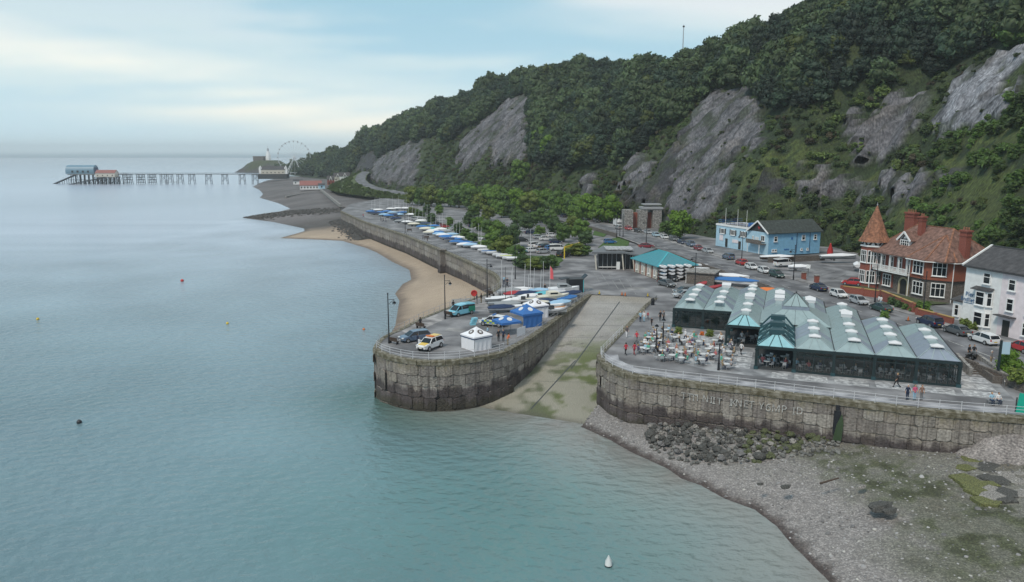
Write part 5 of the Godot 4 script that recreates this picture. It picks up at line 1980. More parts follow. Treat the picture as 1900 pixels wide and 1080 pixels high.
func white_terrace() -> void:
	var o := thing("white_terraced_house", "white rendered three-storey house with a sign on its front", "house", V3(69.8, 7.8, -114.6), -1.318)
	house_row(o, 0.0, 6.4, 9.4, M.white_render)
	var pk := thing("pink_terraced_house", "pale pink three-storey terraced house beside the white one", "house", V3(69.8, 7.8, -114.6), -1.318)
	house_row(pk, 6.42, 14.0, 9.4, M.pink_render)
	var wt := thing("white_terraced_house", "white terraced house at the right edge beyond the pink one", "house", V3(69.8, 7.8, -114.6), -1.318)
	house_row(wt, 14.02, 21.0, 9.4, M.white_render)
	for s in [[0.0]]:
		var vg := MB.new()
		vg.beam(V3(-0.25, 9.45, 0.6), V3(-0.25, 12.3, -4.6), 0.22, 0.3)
		vg.beam(V3(-0.25, 9.45, -9.8), V3(-0.25, 12.3, -4.6), 0.22, 0.3)
		put(vg, "bargeboard", M.white_paint, o)
	# first floor canopy, bay, doors, sign
	var cn := MB.new()
	slab_roof(cn, V3(2.0, 6.15, 1.0), V3(5.4, 6.15, 1.0), V3(5.3, 6.5, 0.0), V3(2.1, 6.5, 0.0), 0.1)
	put(cn, "window_canopy", M.slate, o)
	var by := MB.new()
	by.loft([[V3(2.3, 0.0, 0.05), V3(2.8, 0.0, 0.75), V3(4.7, 0.0, 0.75), V3(5.2, 0.0, 0.05)], [V3(2.3, 6.1, 0.05), V3(2.8, 6.1, 0.75), V3(4.7, 6.1, 0.75), V3(5.2, 6.1, 0.05)]])
	put(by, "bay_front", M.white_render, o)
	for y in [0.8, 3.9]:
		window_unit(o, V3(3.75, y, 0.80), 0.0, 1.6, 2.1, 1, 2)
		window_unit(o, V3(5.0, y, 0.43), 0.95, 0.75, 2.1, 1, 2)
	window_unit(o, V3(3.9, 7.1, 0.06), 0.0, 1.3, 1.7, 1, 2)
	window_unit(pk, V3(8.2, 6.8, 0.06), 0.0, 1.2, 1.7, 1, 2)
	window_unit(pk, V3(8.2, 3.8, 0.06), 0.0, 1.2, 1.9, 1, 2)
	window_unit(pk, V3(12.0, 6.8, 0.06), 0.0, 1.2, 1.7, 1, 2)
	window_unit(pk, V3(11.5, 3.8, 0.06), 0.0, 1.6, 1.9, 2, 2)
	window_unit(pk, V3(11.5, 0.8, 0.06), 0.0, 1.9, 1.9, 2, 2)
	for x in [16.0, 19.0]:
		for y in [0.8, 3.8, 6.8]:
			window_unit(wt, V3(x, y, 0.06), 0.0, 1.2, 1.7, 1, 2)
	var dr := MB.new()
	dr.box(V3(7.9, 1.2, 0.05), V3(1.1, 2.4, 0.12))
	put(dr, "front_door", M.dark_room, pk)
	var dh := MB.new()
	dh.box(V3(7.9, 3.05, 0.5), V3(3.0, 0.14, 1.0))
	put(dh, "door_canopy", M.slate, pk)
	var font := SystemFont.new()
	font.font_names = PackedStringArray(["Droid Sans"])
	var blue := mat("sign_blue", lin(0.03, 0.12, 0.27), 0.6)
	for e in [["Pier", 0.0185, 1.15, 5.05], ["Endliets", 0.0165, 1.05, 4.2]]:
		var tm := TextMesh.new()
		tm.text = e[0]
		tm.font = font
		tm.font_size = 64
		tm.pixel_size = e[1] * 0.75
		tm.depth = 0.05
		part(tm, "sign_lettering", blue, o, V3(e[2], e[3], 0.06))
	var ul := MB.new()
	ul.box(V3(1.1, 3.72, 0.05), V3(1.8, 0.06, 0.05))
	put(ul, "sign_underline", blue, o)
	# single-storey side extension with notice boards
	var ex := thing("lean_to_shop", "low white lean-to shop with notice boards beside the white house", "shop", V3(69.8, 7.8, -114.6), -1.318)
	var eb := MB.new()
	eb.box(V3(-2.2, 1.4, -4.6), V3(4.2, 3.2, 4.2))
	put(eb, "wall", M.white_render, ex)
	var er := MB.new()
	slab_roof(er, V3(-4.6, 3.0, -2.2), V3(0.3, 3.0, -2.2), V3(0.3, 4.2, -6.6), V3(-4.6, 4.2, -6.6))
	put(er, "roof", M.slate, ex)
	window_unit(ex, V3(-3.4, 0.6, -2.46), 0.0, 0.9, 1.9, 1, 2)
	for e in [[-2.1, 2.1, 0.5, 0.4, "black_paint"], [-2.0, 1.5, 0.45, 0.5, "navy_paint"], [-1.0, 1.9, 1.2, 0.9, "navy_paint"], [0.0, 2.0, 0.5, 0.5, "grey_paint"]]:
		var nb := MB.new()
		nb.box(V3(e[0], e[1], -2.44), V3(e[2], e[3], 0.08))
		put(nb, "notice_board", M[e[4]], ex)

func house_row(o: Node3D, x0: float, x1: float, h: float, m: Material) -> void:
	var wl := MB.new()
	wl.box(V3((x0 + x1) / 2.0, h / 2.0 - 0.3, -4.6), V3(x1 - x0, h + 0.6, 9.2))
	for x in [x0, x1]:
		wl.tri_out(V3(x, h, 0), V3(x, h, -9.2), V3(x, h + 2.75, -4.6), V3((x0 + x1) / 2.0, h, -4.6))
	put(wl, "wall", m, o)
	var rf := MB.new()
	slab_roof(rf, V3(x0 - 0.1, h - 0.1, 0.45), V3(x1, h - 0.1, 0.45), V3(x1, h + 2.7, -4.6), V3(x0 - 0.1, h + 2.7, -4.6), 0.16)
	slab_roof(rf, V3(x0 - 0.1, h - 0.1, -9.65), V3(x1, h - 0.1, -9.65), V3(x1, h + 2.7, -4.6), V3(x0 - 0.1, h + 2.7, -4.6), 0.16)
	var r := put(rf, "roof", M.slate, o)
	var rd := MB.new()
	rd.beam(V3(x0, h + 2.88, -4.6), V3(x1, h + 2.88, -4.6), 0.3, 0.16)
	put(rd, "ridge_tiles", M.dark_grey, r)
	var gt := MB.new()
	gt.box(V3((x0 + x1) / 2.0, h - 0.14, 0.5), V3(x1 - x0, 0.14, 0.14))
	put(gt, "gutter", M.dark_grey, o)

func blue_house() -> void:
	var o := thing("blue_clubhouse", "bright blue clubhouse with a dark gabled roof and flat-roofed wing", "clubhouse", V3(68.0, 7.7, -199.0), 0.36)
	var w := 17.2
	var d := 8.0
	var h := 5.7
	var mb := MB.new()
	mb.box(V3(w / 2.0, h / 2.0 - 0.2, -d / 2.0), V3(w, h + 0.4, d))
	put(mb, "wall", M.blue_render, o)
	var gb := MB.new()
	gb.box(V3(-0.04, h / 2.0 - 0.2, -d / 2.0), V3(0.1, h + 0.38, d - 0.02))
	put(gb, "gable_front", M.pale_blue_render, o)
	var gt := MB.new()
	gt.tri_out(V3(-0.06, h, 0), V3(-0.06, h, -d), V3(-0.06, h + 2.7, -d / 2.0), V3(5, h, -d / 2.0))
	put(gt, "gable_boarding", M.dark_grey, o)
	gt = MB.new()
	gt.tri_out(V3(w, h, 0), V3(w, h, -d), V3(w, h + 2.7, -d / 2.0), V3(5, h, -d / 2.0))
	put(gt, "gable_boarding", M.dark_grey, o)
	var em := MB.new()
	em.xf = Transform3D(Basis(Vector3.UP, -PI / 2.0), V3(-0.12, h + 1.05, -d / 2.0))
	em.box(V3(0, 0.1, 0), V3(0.9, 0.16, 0.05))
	em.box(V3(0, -0.15, 0), V3(0.3, 0.5, 0.06))
	em.box(V3(-0.35, 0.3, 0), V3(0.16, 0.3, 0.05))
	em.box(V3(0.35, 0.3, 0), V3(0.16, 0.3, 0.05))
	put(em, "club_emblem", M.red_paint, o)
	var rf := MB.new()
	for s in [0, 1]:
		var z0 := 0.5 if s == 0 else -d - 0.5
		slab_roof(rf, V3(-0.7, h - 0.25, z0), V3(w + 0.5, h - 0.25, z0), V3(w + 0.5, h + 2.8, -d / 2.0), V3(-0.7, h + 2.8, -d / 2.0), 0.16)
	put(rf, "roof", M.dark_felt, o)
	var bg := MB.new()
	for z0 in [0.55, -d - 0.55]:
		bg.beam(V3(-0.75, h - 0.2, z0), V3(-0.75, h + 2.9, -d / 2.0), 0.14, 0.36)
	put(bg, "bargeboard", M.white_paint, o)
	for e in [[2.2, 3.3, 1.1, 1.4], [11.4, 3.4, 1.1, 1.4], [15.4, 3.4, 1.0, 1.4], [1.5, 0.6, 0.7, 0.7], [2.4, 0.6, 0.7, 0.7], [11.0, 0.6, 0.6, 0.6], [13.0, 0.6, 0.6, 0.6]]:
		window_unit(o, V3(e[0], e[1], 0.04), 0.0, e[2], e[3], 1, 2 if e[3] > 1.0 else 1)
	for e in [[-2.2, 3.3, 1.5, 1.5], [-4.2, 3.0, 0.5, 1.2], [-5.0, 3.0, 0.5, 1.2], [-6.2, 3.0, 0.6, 1.4]]:
		window_unit(o, V3(-0.14, e[1], e[0]), -PI / 2.0, e[2], e[3], 2, 1)
	for x in [9.2, 13.6]:
		var dp := MB.new()
		dp.tube(V3(x, 0, 0.1), V3(x, 5.5, 0.1), 0.07, 0.07, 6)
		put(dp, "drainpipe", M.navy_paint, o)
	var vt := MB.new()
	vt.box(V3(6.0, 1.1, 0.04), V3(1.6, 0.25, 0.08))
	vt.box(V3(7.6, 4.0, 0.04), V3(0.5, 0.6, 0.08))
	put(vt, "wall_vent", M.blue_paint, o)
	# flat-roofed wing further along the road, balcony above the gable door
	var wg := MB.new()
	wg.box(V3(4.6, 2.9, -d - 7.6), V3(9.2, 6.2, 15.1))
	put(wg, "wing_wall", M.pale_blue_render, o)
	var pr := MB.new()
	for e in [[0.0, -d - 7.6, 0.3, 15.3], [9.2, -d - 7.6, 0.3, 15.3]]:
		pr.box(V3(e[0], 6.1, e[1]), V3(e[2], 0.5, e[3]))
	pr.box(V3(4.6, 6.1, -d - 15.1), V3(9.4, 0.5, 0.3))
	put(pr, "parapet", M.white_paint, o)
	var rt := MB.new()
	rt.box(V3(4.6, 6.04, -d - 7.6), V3(8.8, 0.06, 14.7))
	put(rt, "flat_roof", M.asphalt, o)
	for i in 9:
		var rl := MB.new()
		rl.box(V3(0.5, 6.9, -d - 0.6 - i * 1.75), V3(0.08, 1.2, 0.08))
		put(rl, "rail_post", M.navy_paint, o)
	var rr := MB.new()
	for y in [6.85, 7.4]:
		rr.beam(V3(0.5, y, -d - 0.5), V3(0.5, y, -d - 15.0), 0.06, 0.06)
		rr.beam(V3(0.5, y, -d - 15.0), V3(9.0, y, -d - 15.0), 0.06, 0.06)
	rr.box(V3(5.0, 6.7, -d - 3.5), V3(3.4, 1.0, 3.0))
	put(rr, "roof_rail", M.blue_paint, o)
	for z in [-2.6, -7.2, -12.0]:
		window_unit(o, V3(-0.05, 3.6, -d + z), -PI / 2.0, 1.9, 1.5, 3, 1)
		for s in [-1, 1]:
			var sh := MB.new()
			sh.box(V3(-0.06, 4.35, -d + z + s * 1.25), V3(0.08, 1.5, 0.5))
			put(sh, "shutter", M.dark_grey, o)
	for e in [[-6.0, 2.0, 2.6, 0.9, "pink_render"], [-12.5, 2.4, 1.6, 1.6, "pink_render"], [-10.0, 1.2, 1.0, 2.4, "dark_room"], [-4.0, 1.1, 1.0, 2.2, "dark_room"]]:
		var sg := MB.new()
		sg.box(V3(-0.06, e[1], -d + e[0]), V3(0.1, e[3], e[2]))
		put(sg, "door" if e[4] == "dark_room" else "wall_sign", M[e[4]], o)
	var bc := MB.new()
	bc.box(V3(-0.9, 2.6, -d / 2.0), V3(1.8, 0.16, 6.4))
	bc.box(V3(-1.75, 3.2, -d / 2.0), V3(0.06, 0.9, 6.4))
	put(bc, "balcony", M.rubble_stone, o)
	for z in [-1.6, -6.4]:
		var bp := MB.new()
		bp.box(V3(-1.7, 1.3, z), V3(0.14, 2.6, 0.14))
		put(bp, "balcony_post", M.white_paint, o)
	for z in [-10.0, -14.0, -19.5]:
		var fp := MB.new()
		fp.tube(V3(0.4, 6.2, z), V3(0.4, 11.0, z), 0.07, 0.04, 6)
		put(fp, "flagpole", M.white_paint, o)

func build_small_buildings() -> void:
	# grey car park shelter with a flat roof on leaning posts
	var o := thing("car_park_shelter", "flat grey roof on pale posts over a dark glazed ticket hall", "shelter", V3(20.0, QUAY, -177.0), -0.03)
	var rf := MB.new()
	rf.loft([[V3(-1.2, 3.9, 0.8), V3(6.6, 3.9, 0.8), V3(10.0, 3.3, 1.2), V3(15.5, 3.5, -9.5), V3(2.5, 4.1, -10.5)], [V3(-1.2, 4.3, 0.8), V3(6.6, 4.3, 0.8), V3(10.0, 3.7, 1.2), V3(15.5, 3.9, -9.5), V3(2.5, 4.5, -10.5)]])
	put(rf, "roof", M.shelter_roof, o)
	var rt := MB.new()
	rt.box(V3(5.6, 4.55, -4.6), V3(6.5, 0.3, 6.0))
	put(rt, "roof_light", M.paving_pale, o)
	for x in [0.0, 6.4, 8.9]:
		var ps := MB.new()
		ps.beam(V3(x - 0.4, 3.95 if x < 8.0 else 3.35, 0.4), V3(x, 0.0, 0.6), 0.26, 0.26)
		put(ps, "leaning_post", M.cream_render, o)
	var gl := MB.new()
	gl.box(V3(4.8, 1.9, -1.2), V3(9.0, 3.8, 0.2))
	gl.box(V3(9.4, 1.6, -4.0), V3(0.2, 3.2, 6.0))
	put(gl, "glazed_wall", M.window_glass, o)
	for i in 9:
		var ml := MB.new()
		ml.box(V3(0.5 + i * 1.08, 1.9, -1.05), V3(0.1, 3.8, 0.12))
		put(ml, "mullion", M.grey_paint, o)
	var tm := MB.new()
	tm.box(V3(5.2, 0.9, -0.6), V3(0.8, 1.8, 0.5))
	put(tm, "ticket_machine", M.white_paint, o)
	var sil := MB.new()
	sil.box(V3(2.8, 0.5, -0.9), V3(4.4, 0.12, 0.5))
	put(sil, "window_ledge", M.white_paint, o)
	# teal hipped office
	var t := thing("teal_roofed_office", "pale single-storey office with a teal hipped roof and ochre gable", "office", V3(31.8, QUAY, -161.5), 0.265)
	var wl := MB.new()
	wl.box(V3(4.2, 1.5, -6.4), V3(8.4, 3.0, 12.8))
	put(wl, "wall", M.brick, t)
	for i in 4:
		var pn := MB.new()
		pn.box(V3(-0.06, 1.5, -1.6 - i * 3.1), V3(0.12, 2.8, 2.3))
		put(pn, "white_panel", M.cream_render, t)
		window_unit(t, V3(-0.14, 0.8, -1.6 - i * 3.1), -PI / 2.0, 0.6, 1.5, 1, 1)
	var fr := MB.new()
	fr.box(V3(4.2, 2.5, 0.06), V3(8.4, 1.0, 0.12))
	fr.box(V3(4.2, 1.0, 0.03), V3(8.4, 2.0, 0.08))
	put(fr, "timber_front", M.timber_ochre, t)
	hip_roof(t, -0.7, 9.1, -13.5, 0.8, 2.95, 2.3, 1.6, M.roof_teal, M.teal_paint)
	t.get_child(t.get_child_count() - 1).free()
	var zr := MB.new()
	var ra := V3(4.2, 5.3, -9.0)
	var rb := V3(4.2, 5.3, -4.2)
	var c := [V3(-0.7, 2.95, 0.8), V3(9.1, 2.95, 0.8), V3(9.1, 2.95, -13.5), V3(-0.7, 2.95, -13.5)]
	var up := V3(0, 0.16, 0)
	slab_roof(zr, c[3], c[0], rb, ra, 0.16)
	slab_roof(zr, c[1], c[2], ra, rb, 0.16)
	zr.loft([[c[0], c[1], rb], [c[0] + up, c[1] + up, rb + up]])
	zr.loft([[c[2], c[3], ra], [c[2] + up, c[3] + up, ra + up]])
	var zz := put(zr, "roof", M.roof_teal, t)
	var zg := MB.new()
	for e in [[ra, rb], [rb, c[0]], [rb, c[1]], [ra, c[2]], [ra, c[3]]]:
		zg.beam(e[0] + up, e[1] + up, 0.25, 0.12)
	for i in 10:
		var f := (i + 0.5) / 10.0
		zg.beam(c[3].lerp(c[0], f) + up, ra.lerp(rb, f) + up, 0.06, 0.06)
	put(zg, "roof_seams", M.teal_paint, zz)
	# flat-roofed store
	var s := thing("boat_store", "flat-roofed brown store beside the teal-roofed office", "store", V3(36.8, QUAY, -157.6), -0.45)
	var sb := MB.new()
	sb.box(V3(3.0, 1.2, -2.6), V3(5.8, 2.4, 5.2))
	put(sb, "wall", M.rubble_stone, s)
	var sr := MB.new()
	sr.box(V3(3.0, 2.5, -2.6), V3(6.4, 0.22, 5.9))
	put(sr, "flat_roof", M.concrete, s)
	var sd := MB.new()
	sd.box(V3(-0.06, 1.1, -1.0), V3(0.12, 2.2, 1.2))
	put(sd, "door", M.white_paint, s)
	# old concrete bunkers at the foot of the cliff
	var b := thing("concrete_bunkers", "old concrete coal bunkers with bricked-up bays under the cliff", "bunker", V3(40.26, 7.5, -271.9), 0.06)
	for i in 3:
		var pr := MB.new()
		pr.box(V3(1.8 + i * 5.2, 3.2, -2.5), V3(3.2, 6.8, 5.0))
		put(pr, "pier", M.concrete, b)
		if i < 2:
			var bk := MB.new()
			bk.box(V3(4.4 + i * 5.2, 2.7, -3.2), V3(2.1, 5.6, 2.0))
			put(bk, "brick_panel", M.brick, b)
	var tp := MB.new()
	tp.box(V3(10.5, 7.2, -3.0), V3(7.5, 0.7, 6.5))
	tp.box(V3(11.0, 8.4, -4.5), V3(6.5, 0.4, 4.0))
	put(tp, "roof_slab", M.grey_paint, b)
	# dark kiosk with lifted flaps on the quay
	var k := thing("quayside_kiosk", "black kiosk with raised side flaps and a teal end on the quay", "kiosk", V3(12.46, 7, -147.93), 0.15)
	var kb := MB.new()
	kb.box(V3(0, 1.35, 0), V3(2.9, 2.5, 2.4))
	put(kb, "body", M.black_paint, k)
	var ke := MB.new()
	ke.box(V3(1.5, 1.3, 0), V3(0.14, 2.5, 2.5))
	put(ke, "teal_end", M.teal_paint, k)
	var kf := MB.new()
	kf.box(V3(-2.2, 2.75, 0), V3(1.8, 0.08, 2.2), 0.0, Basis(Vector3.BACK, 0.15))
	put(kf, "side_flap", M.black_paint, k)
	var kg := MB.new()
	kg.box(V3(1.9, 3.0, 0), V3(1.3, 0.08, 2.2), 0.0, Basis(Vector3.BACK, 0.75))
	put(kg, "side_flap", M.black_paint, k)
	var kt := MB.new()
	kt.box(V3(0, 2.66, 0), V3(3.1, 0.12, 2.6))
	put(kt, "roof", M.dark_grey, k)

# ---------------------------------------------------------------- vehicles
func ring_at(x: float, y0: float, y1: float, w: float, wt := -1.0) -> Array:
	if wt < 0.0:
		wt = w * 0.93
	var c := minf(0.12, (y1 - y0) * 0.3)
	return [V3(x, y0, -w * 0.9), V3(x, y0 + c, -w), V3(x, y1 - c, -lerpf(w, wt, 0.6)), V3(x, y1, -wt), V3(x, y1, wt), V3(x, y1 - c, lerpf(w, wt, 0.6)), V3(x, y0 + c, w), V3(x, y0, w * 0.9)]

const CARS := {
	"hatchback": {"body": [[-1.95, 0.38, 0.86, 0.72], [-1.80, 0.26, 0.98, 0.83], [-0.6, 0.22, 0.96, 0.87], [0.8, 0.22, 0.94, 0.87], [1.6, 0.26, 0.80, 0.82], [1.95, 0.34, 0.64, 0.68]], "glass": [[-1.86, 0.95, 1.00, 0.78, 0.72], [-1.5, 0.95, 1.40, 0.79, 0.60], [-0.3, 0.95, 1.46, 0.80, 0.62], [0.3, 0.94, 1.40, 0.80, 0.60], [1.05, 0.88, 0.94, 0.78, 0.70]], "roof": [[-1.66, 1.34, 1.41, 0.58], [-0.4, 1.43, 1.51, 0.62], [0.32, 1.37, 1.44, 0.59]], "wheels": [-1.25, 1.25], "r": 0.31},
	"saloon": {"body": [[-2.3, 0.40, 0.88, 0.72], [-2.1, 0.28, 0.96, 0.83], [-0.8, 0.22, 0.96, 0.89], [0.9, 0.22, 0.94, 0.89], [1.9, 0.27, 0.82, 0.83], [2.25, 0.36, 0.64, 0.68]], "glass": [[-1.75, 0.93, 0.98, 0.78, 0.72], [-1.0, 0.95, 1.36, 0.80, 0.60], [-0.2, 0.95, 1.42, 0.81, 0.62], [0.45, 0.94, 1.37, 0.80, 0.60], [1.25, 0.90, 0.95, 0.78, 0.70]], "roof": [[-1.1, 1.32, 1.40, 0.58], [-0.2, 1.40, 1.47, 0.62], [0.46, 1.34, 1.41, 0.59]], "wheels": [-1.38, 1.40], "r": 0.32},
	"estate": {"body": [[-2.3, 0.40, 0.92, 0.74], [-2.15, 0.28, 1.00, 0.85], [-0.8, 0.23, 0.98, 0.90], [0.9, 0.23, 0.96, 0.90], [1.85, 0.27, 0.84, 0.84], [2.25, 0.36, 0.66, 0.70]], "glass": [[-2.2, 0.98, 1.04, 0.80, 0.74], [-1.85, 0.98, 1.46, 0.82, 0.64], [-0.3, 0.98, 1.53, 0.83, 0.65], [0.4, 0.96, 1.46, 0.82, 0.63], [1.2, 0.92, 0.98, 0.80, 0.72]], "roof": [[-2.0, 1.42, 1.49, 0.62], [-0.4, 1.50, 1.58, 0.65], [0.42, 1.43, 1.50, 0.62]], "wheels": [-1.38, 1.38], "r": 0.33},
	"suv": {"body": [[-2.25, 0.48, 1.00, 0.78], [-2.1, 0.34, 1.12, 0.88], [-0.8, 0.30, 1.10, 0.92], [0.9, 0.30, 1.08, 0.92], [1.85, 0.34, 0.98, 0.88], [2.2, 0.44, 0.78, 0.76]], "glass": [[-2.15, 1.10, 1.16, 0.82, 0.76], [-1.85, 1.10, 1.62, 0.84, 0.68], [-0.3, 1.10, 1.68, 0.85, 0.68], [0.4, 1.08, 1.62, 0.84, 0.66], [1.1, 1.04, 1.10, 0.82, 0.74]], "roof": [[-2.0, 1.58, 1.66, 0.66], [-0.4, 1.66, 1.74, 0.68], [0.42, 1.59, 1.66, 0.65]], "wheels": [-1.38, 1.36], "r": 0.38},
	"van": {"body": [[-2.4, 0.42, 1.10, 0.84], [-2.35, 0.30, 1.18, 0.94], [0.5, 0.28, 1.16, 0.95], [1.2, 0.28, 1.12, 0.95], [2.1, 0.32, 0.98, 0.88], [2.4, 0.42, 0.76, 0.76]], "glass": [[-2.38, 1.14, 1.72, 0.90, 0.80], [-1.0, 1.15, 1.80, 0.92, 0.80], [0.6, 1.14, 1.80, 0.91, 0.79], [1.1, 1.12, 1.62, 0.89, 0.76], [1.8, 1.04, 1.10, 0.86, 0.80]], "roof": [[-2.42, 1.70, 1.88, 0.80], [-0.6, 1.78, 1.97, 0.82], [0.9, 1.72, 1.84, 0.79]], "wheels": [-1.5, 1.5], "r": 0.34},
	"campervan": {"body": [[-2.9, 0.45, 2.3, 0.98], [-2.85, 0.32, 2.55, 1.05], [0.9, 0.32, 2.55, 1.05], [1.3, 0.32, 2.2, 1.03], [1.7, 0.32, 1.10, 1.0], [2.7, 0.36, 0.95, 0.92]], "glass": [[0.95, 1.2, 2.30, 1.06, 0.98], [1.28, 1.15, 2.05, 1.04, 0.95], [1.75, 1.05, 1.15, 1.0, 0.9]], "roof": [[-2.8, 2.54, 2.68, 0.95], [-0.5, 2.54, 2.76, 0.98], [1.2, 2.3, 2.5, 0.94]], "wheels": [-1.7, 1.8], "r": 0.36},
}

func paint(called: String) -> StandardMaterial3D:
	var key := "paint_" + called
	if not M.has(key):
		var c: Array = {"white": [0.66, 0.67, 0.69], "silver": [0.36, 0.38, 0.41], "black": [0.015, 0.017, 0.02], "navy": [0.012, 0.025, 0.07], "blue": [0.03, 0.15, 0.38], "slate_blue": [0.09, 0.13, 0.20], "red": [0.40, 0.025, 0.03], "maroon": [0.20, 0.015, 0.03], "green": [0.015, 0.05, 0.045], "grey": [0.09, 0.10, 0.11], "aqua": [0.20, 0.52, 0.66], "teal": [0.05, 0.22, 0.27], "yellow": [0.72, 0.46, 0.02], "pale_blue": [0.36, 0.50, 0.60]}[called]
		var m := mat(key, lin(c[0], c[1], c[2]), 0.28)
		m.clearcoat_enabled = true
		m.clearcoat = 0.6
		m.clearcoat_roughness = 0.1
	return M[key]

func car_proto(kind: String) -> Node3D:
	var key := "car_" + kind
	if K.has(key):
		return K[key]
	var d: Dictionary = CARS[kind]
	var o := proto("parked_" + kind)
	var mb := MB.new()
	var rings := []
	for e in d.body:
		rings.append(ring_at(e[0], e[1], e[2], e[3]))
	mb.loft(rings)
	put(mb, "body", paint("white"), o)
	var gl := MB.new()
	rings = []
	for e in d.glass:
		rings.append([V3(e[0], e[1], -e[3]), V3(e[0], e[2], -e[4]), V3(e[0], e[2], e[4]), V3(e[0], e[1], e[3])])
	gl.loft(rings)
	put(gl, "windows", M.car_glass, o)
	var rf := MB.new()
	rings = []
	for e in d.roof:
		rings.append(ring_at(e[0], e[1], e[2], e[3] + 0.03))
	rf.loft(rings)
	var g: Array = d.glass
	var n := g.size()
	for s in [-1, 1]:
		for k in ([[n - 2, n - 1], [0, 1]] if n > 3 else [[n - 2, n - 1]]):
			rf.beam(V3(g[k[0]][0], g[k[0]][2], s * g[k[0]][4]), V3(g[k[1]][0], g[k[1]][1 if k[1] == n - 1 else 2], s * g[k[1]][3 if k[1] == n - 1 else 4]), 0.09, 0.07)
		if n > 3:
			var m: Array = g[2]
			rf.beam(V3(m[0], m[2], s * (m[4] + 0.01)), V3(m[0], m[1], s * (m[3] + 0.015)), 0.05, 0.10)
	put(rf, "roof", paint("white"), o)
	var r: float = d.r
	var b: Array = d.body
	var w: float = b[2][3] if b[2][3] > 0.0 else 0.9
	for x in d.wheels:
		for s in [-1, 1]:
			var key2 := "wheel_%.2f" % r
			if not K.has(key2):
				var ty := MB.new()
				ty.tube(V3(0, 0, -0.10), V3(0, 0, 0.10), r, r, 14)
				var rm := MB.new()
				rm.tube(V3(0, 0, -0.115), V3(0, 0, 0.115), r * 0.62, r * 0.62, 10)
				K[key2] = [ty.mesh(), rm.mesh()]
			var wh := part(K[key2][0], "wheel", M.tyre, o, V3(x, r, s * (w - 0.06)))
			part(K[key2][1], "rim", M.rim, wh)
	var f: Array = b[b.size() - 1]
	var f2: Array = b[b.size() - 2]
	for s in [-1, 1]:
		var hl := MB.new()
		hl.box(V3((f[0] + f2[0]) / 2.0 + 0.06, f2[2] - 0.12, s * f2[3] * 0.78), V3(0.30, 0.13, 0.30), s * 0.5)
		put(hl, "headlight", M.lamp_clear, o)
		var tl := MB.new()
		tl.box(V3(b[0][0] + 0.08, b[0][2] - 0.10, s * b[0][3] * 0.95), V3(0.18, 0.22, 0.16))
		put(tl, "tail_light", M.lamp_red, o)
		var mi := MB.new()
		mi.box(V3(g[n - 1][0] - 0.25, g[n - 1][1] + 0.08, s * (w + 0.07)), V3(0.14, 0.12, 0.2))
		put(mi, "wing_mirror", M.black_paint, o)
	var gr := MB.new()
	gr.box(V3(f[0] - 0.01, f[1] + 0.1, 0), V3(0.10, 0.16, f[3] * 1.3))
	put(gr, "grille", M.black_paint, o)
	var np := MB.new()
	np.box(V3(f[0] + 0.05, f[1] + 0.12, 0), V3(0.03, 0.10, 0.46))
	put(np, "number_plate", M.plate_white, o)
	var nq := MB.new()
	nq.box(V3(b[0][0] - 0.01, b[0][1] + 0.2, 0), V3(0.03, 0.10, 0.46))
	put(nq, "number_plate", M.plate_yellow, o)
	K[key] = o
	return o

func add_car(kind: String, colour: String, label: String, at: Vector3, turn: float, group := "") -> Node3D:
	var c := copy(car_proto(kind), label, "van" if kind == "van" else "campervan" if kind == "campervan" else "car", at, turn, group)
	for k in ["body", "roof"]:
		(c.get_node(k) as MeshInstance3D).material_override = paint(colour)
	return c

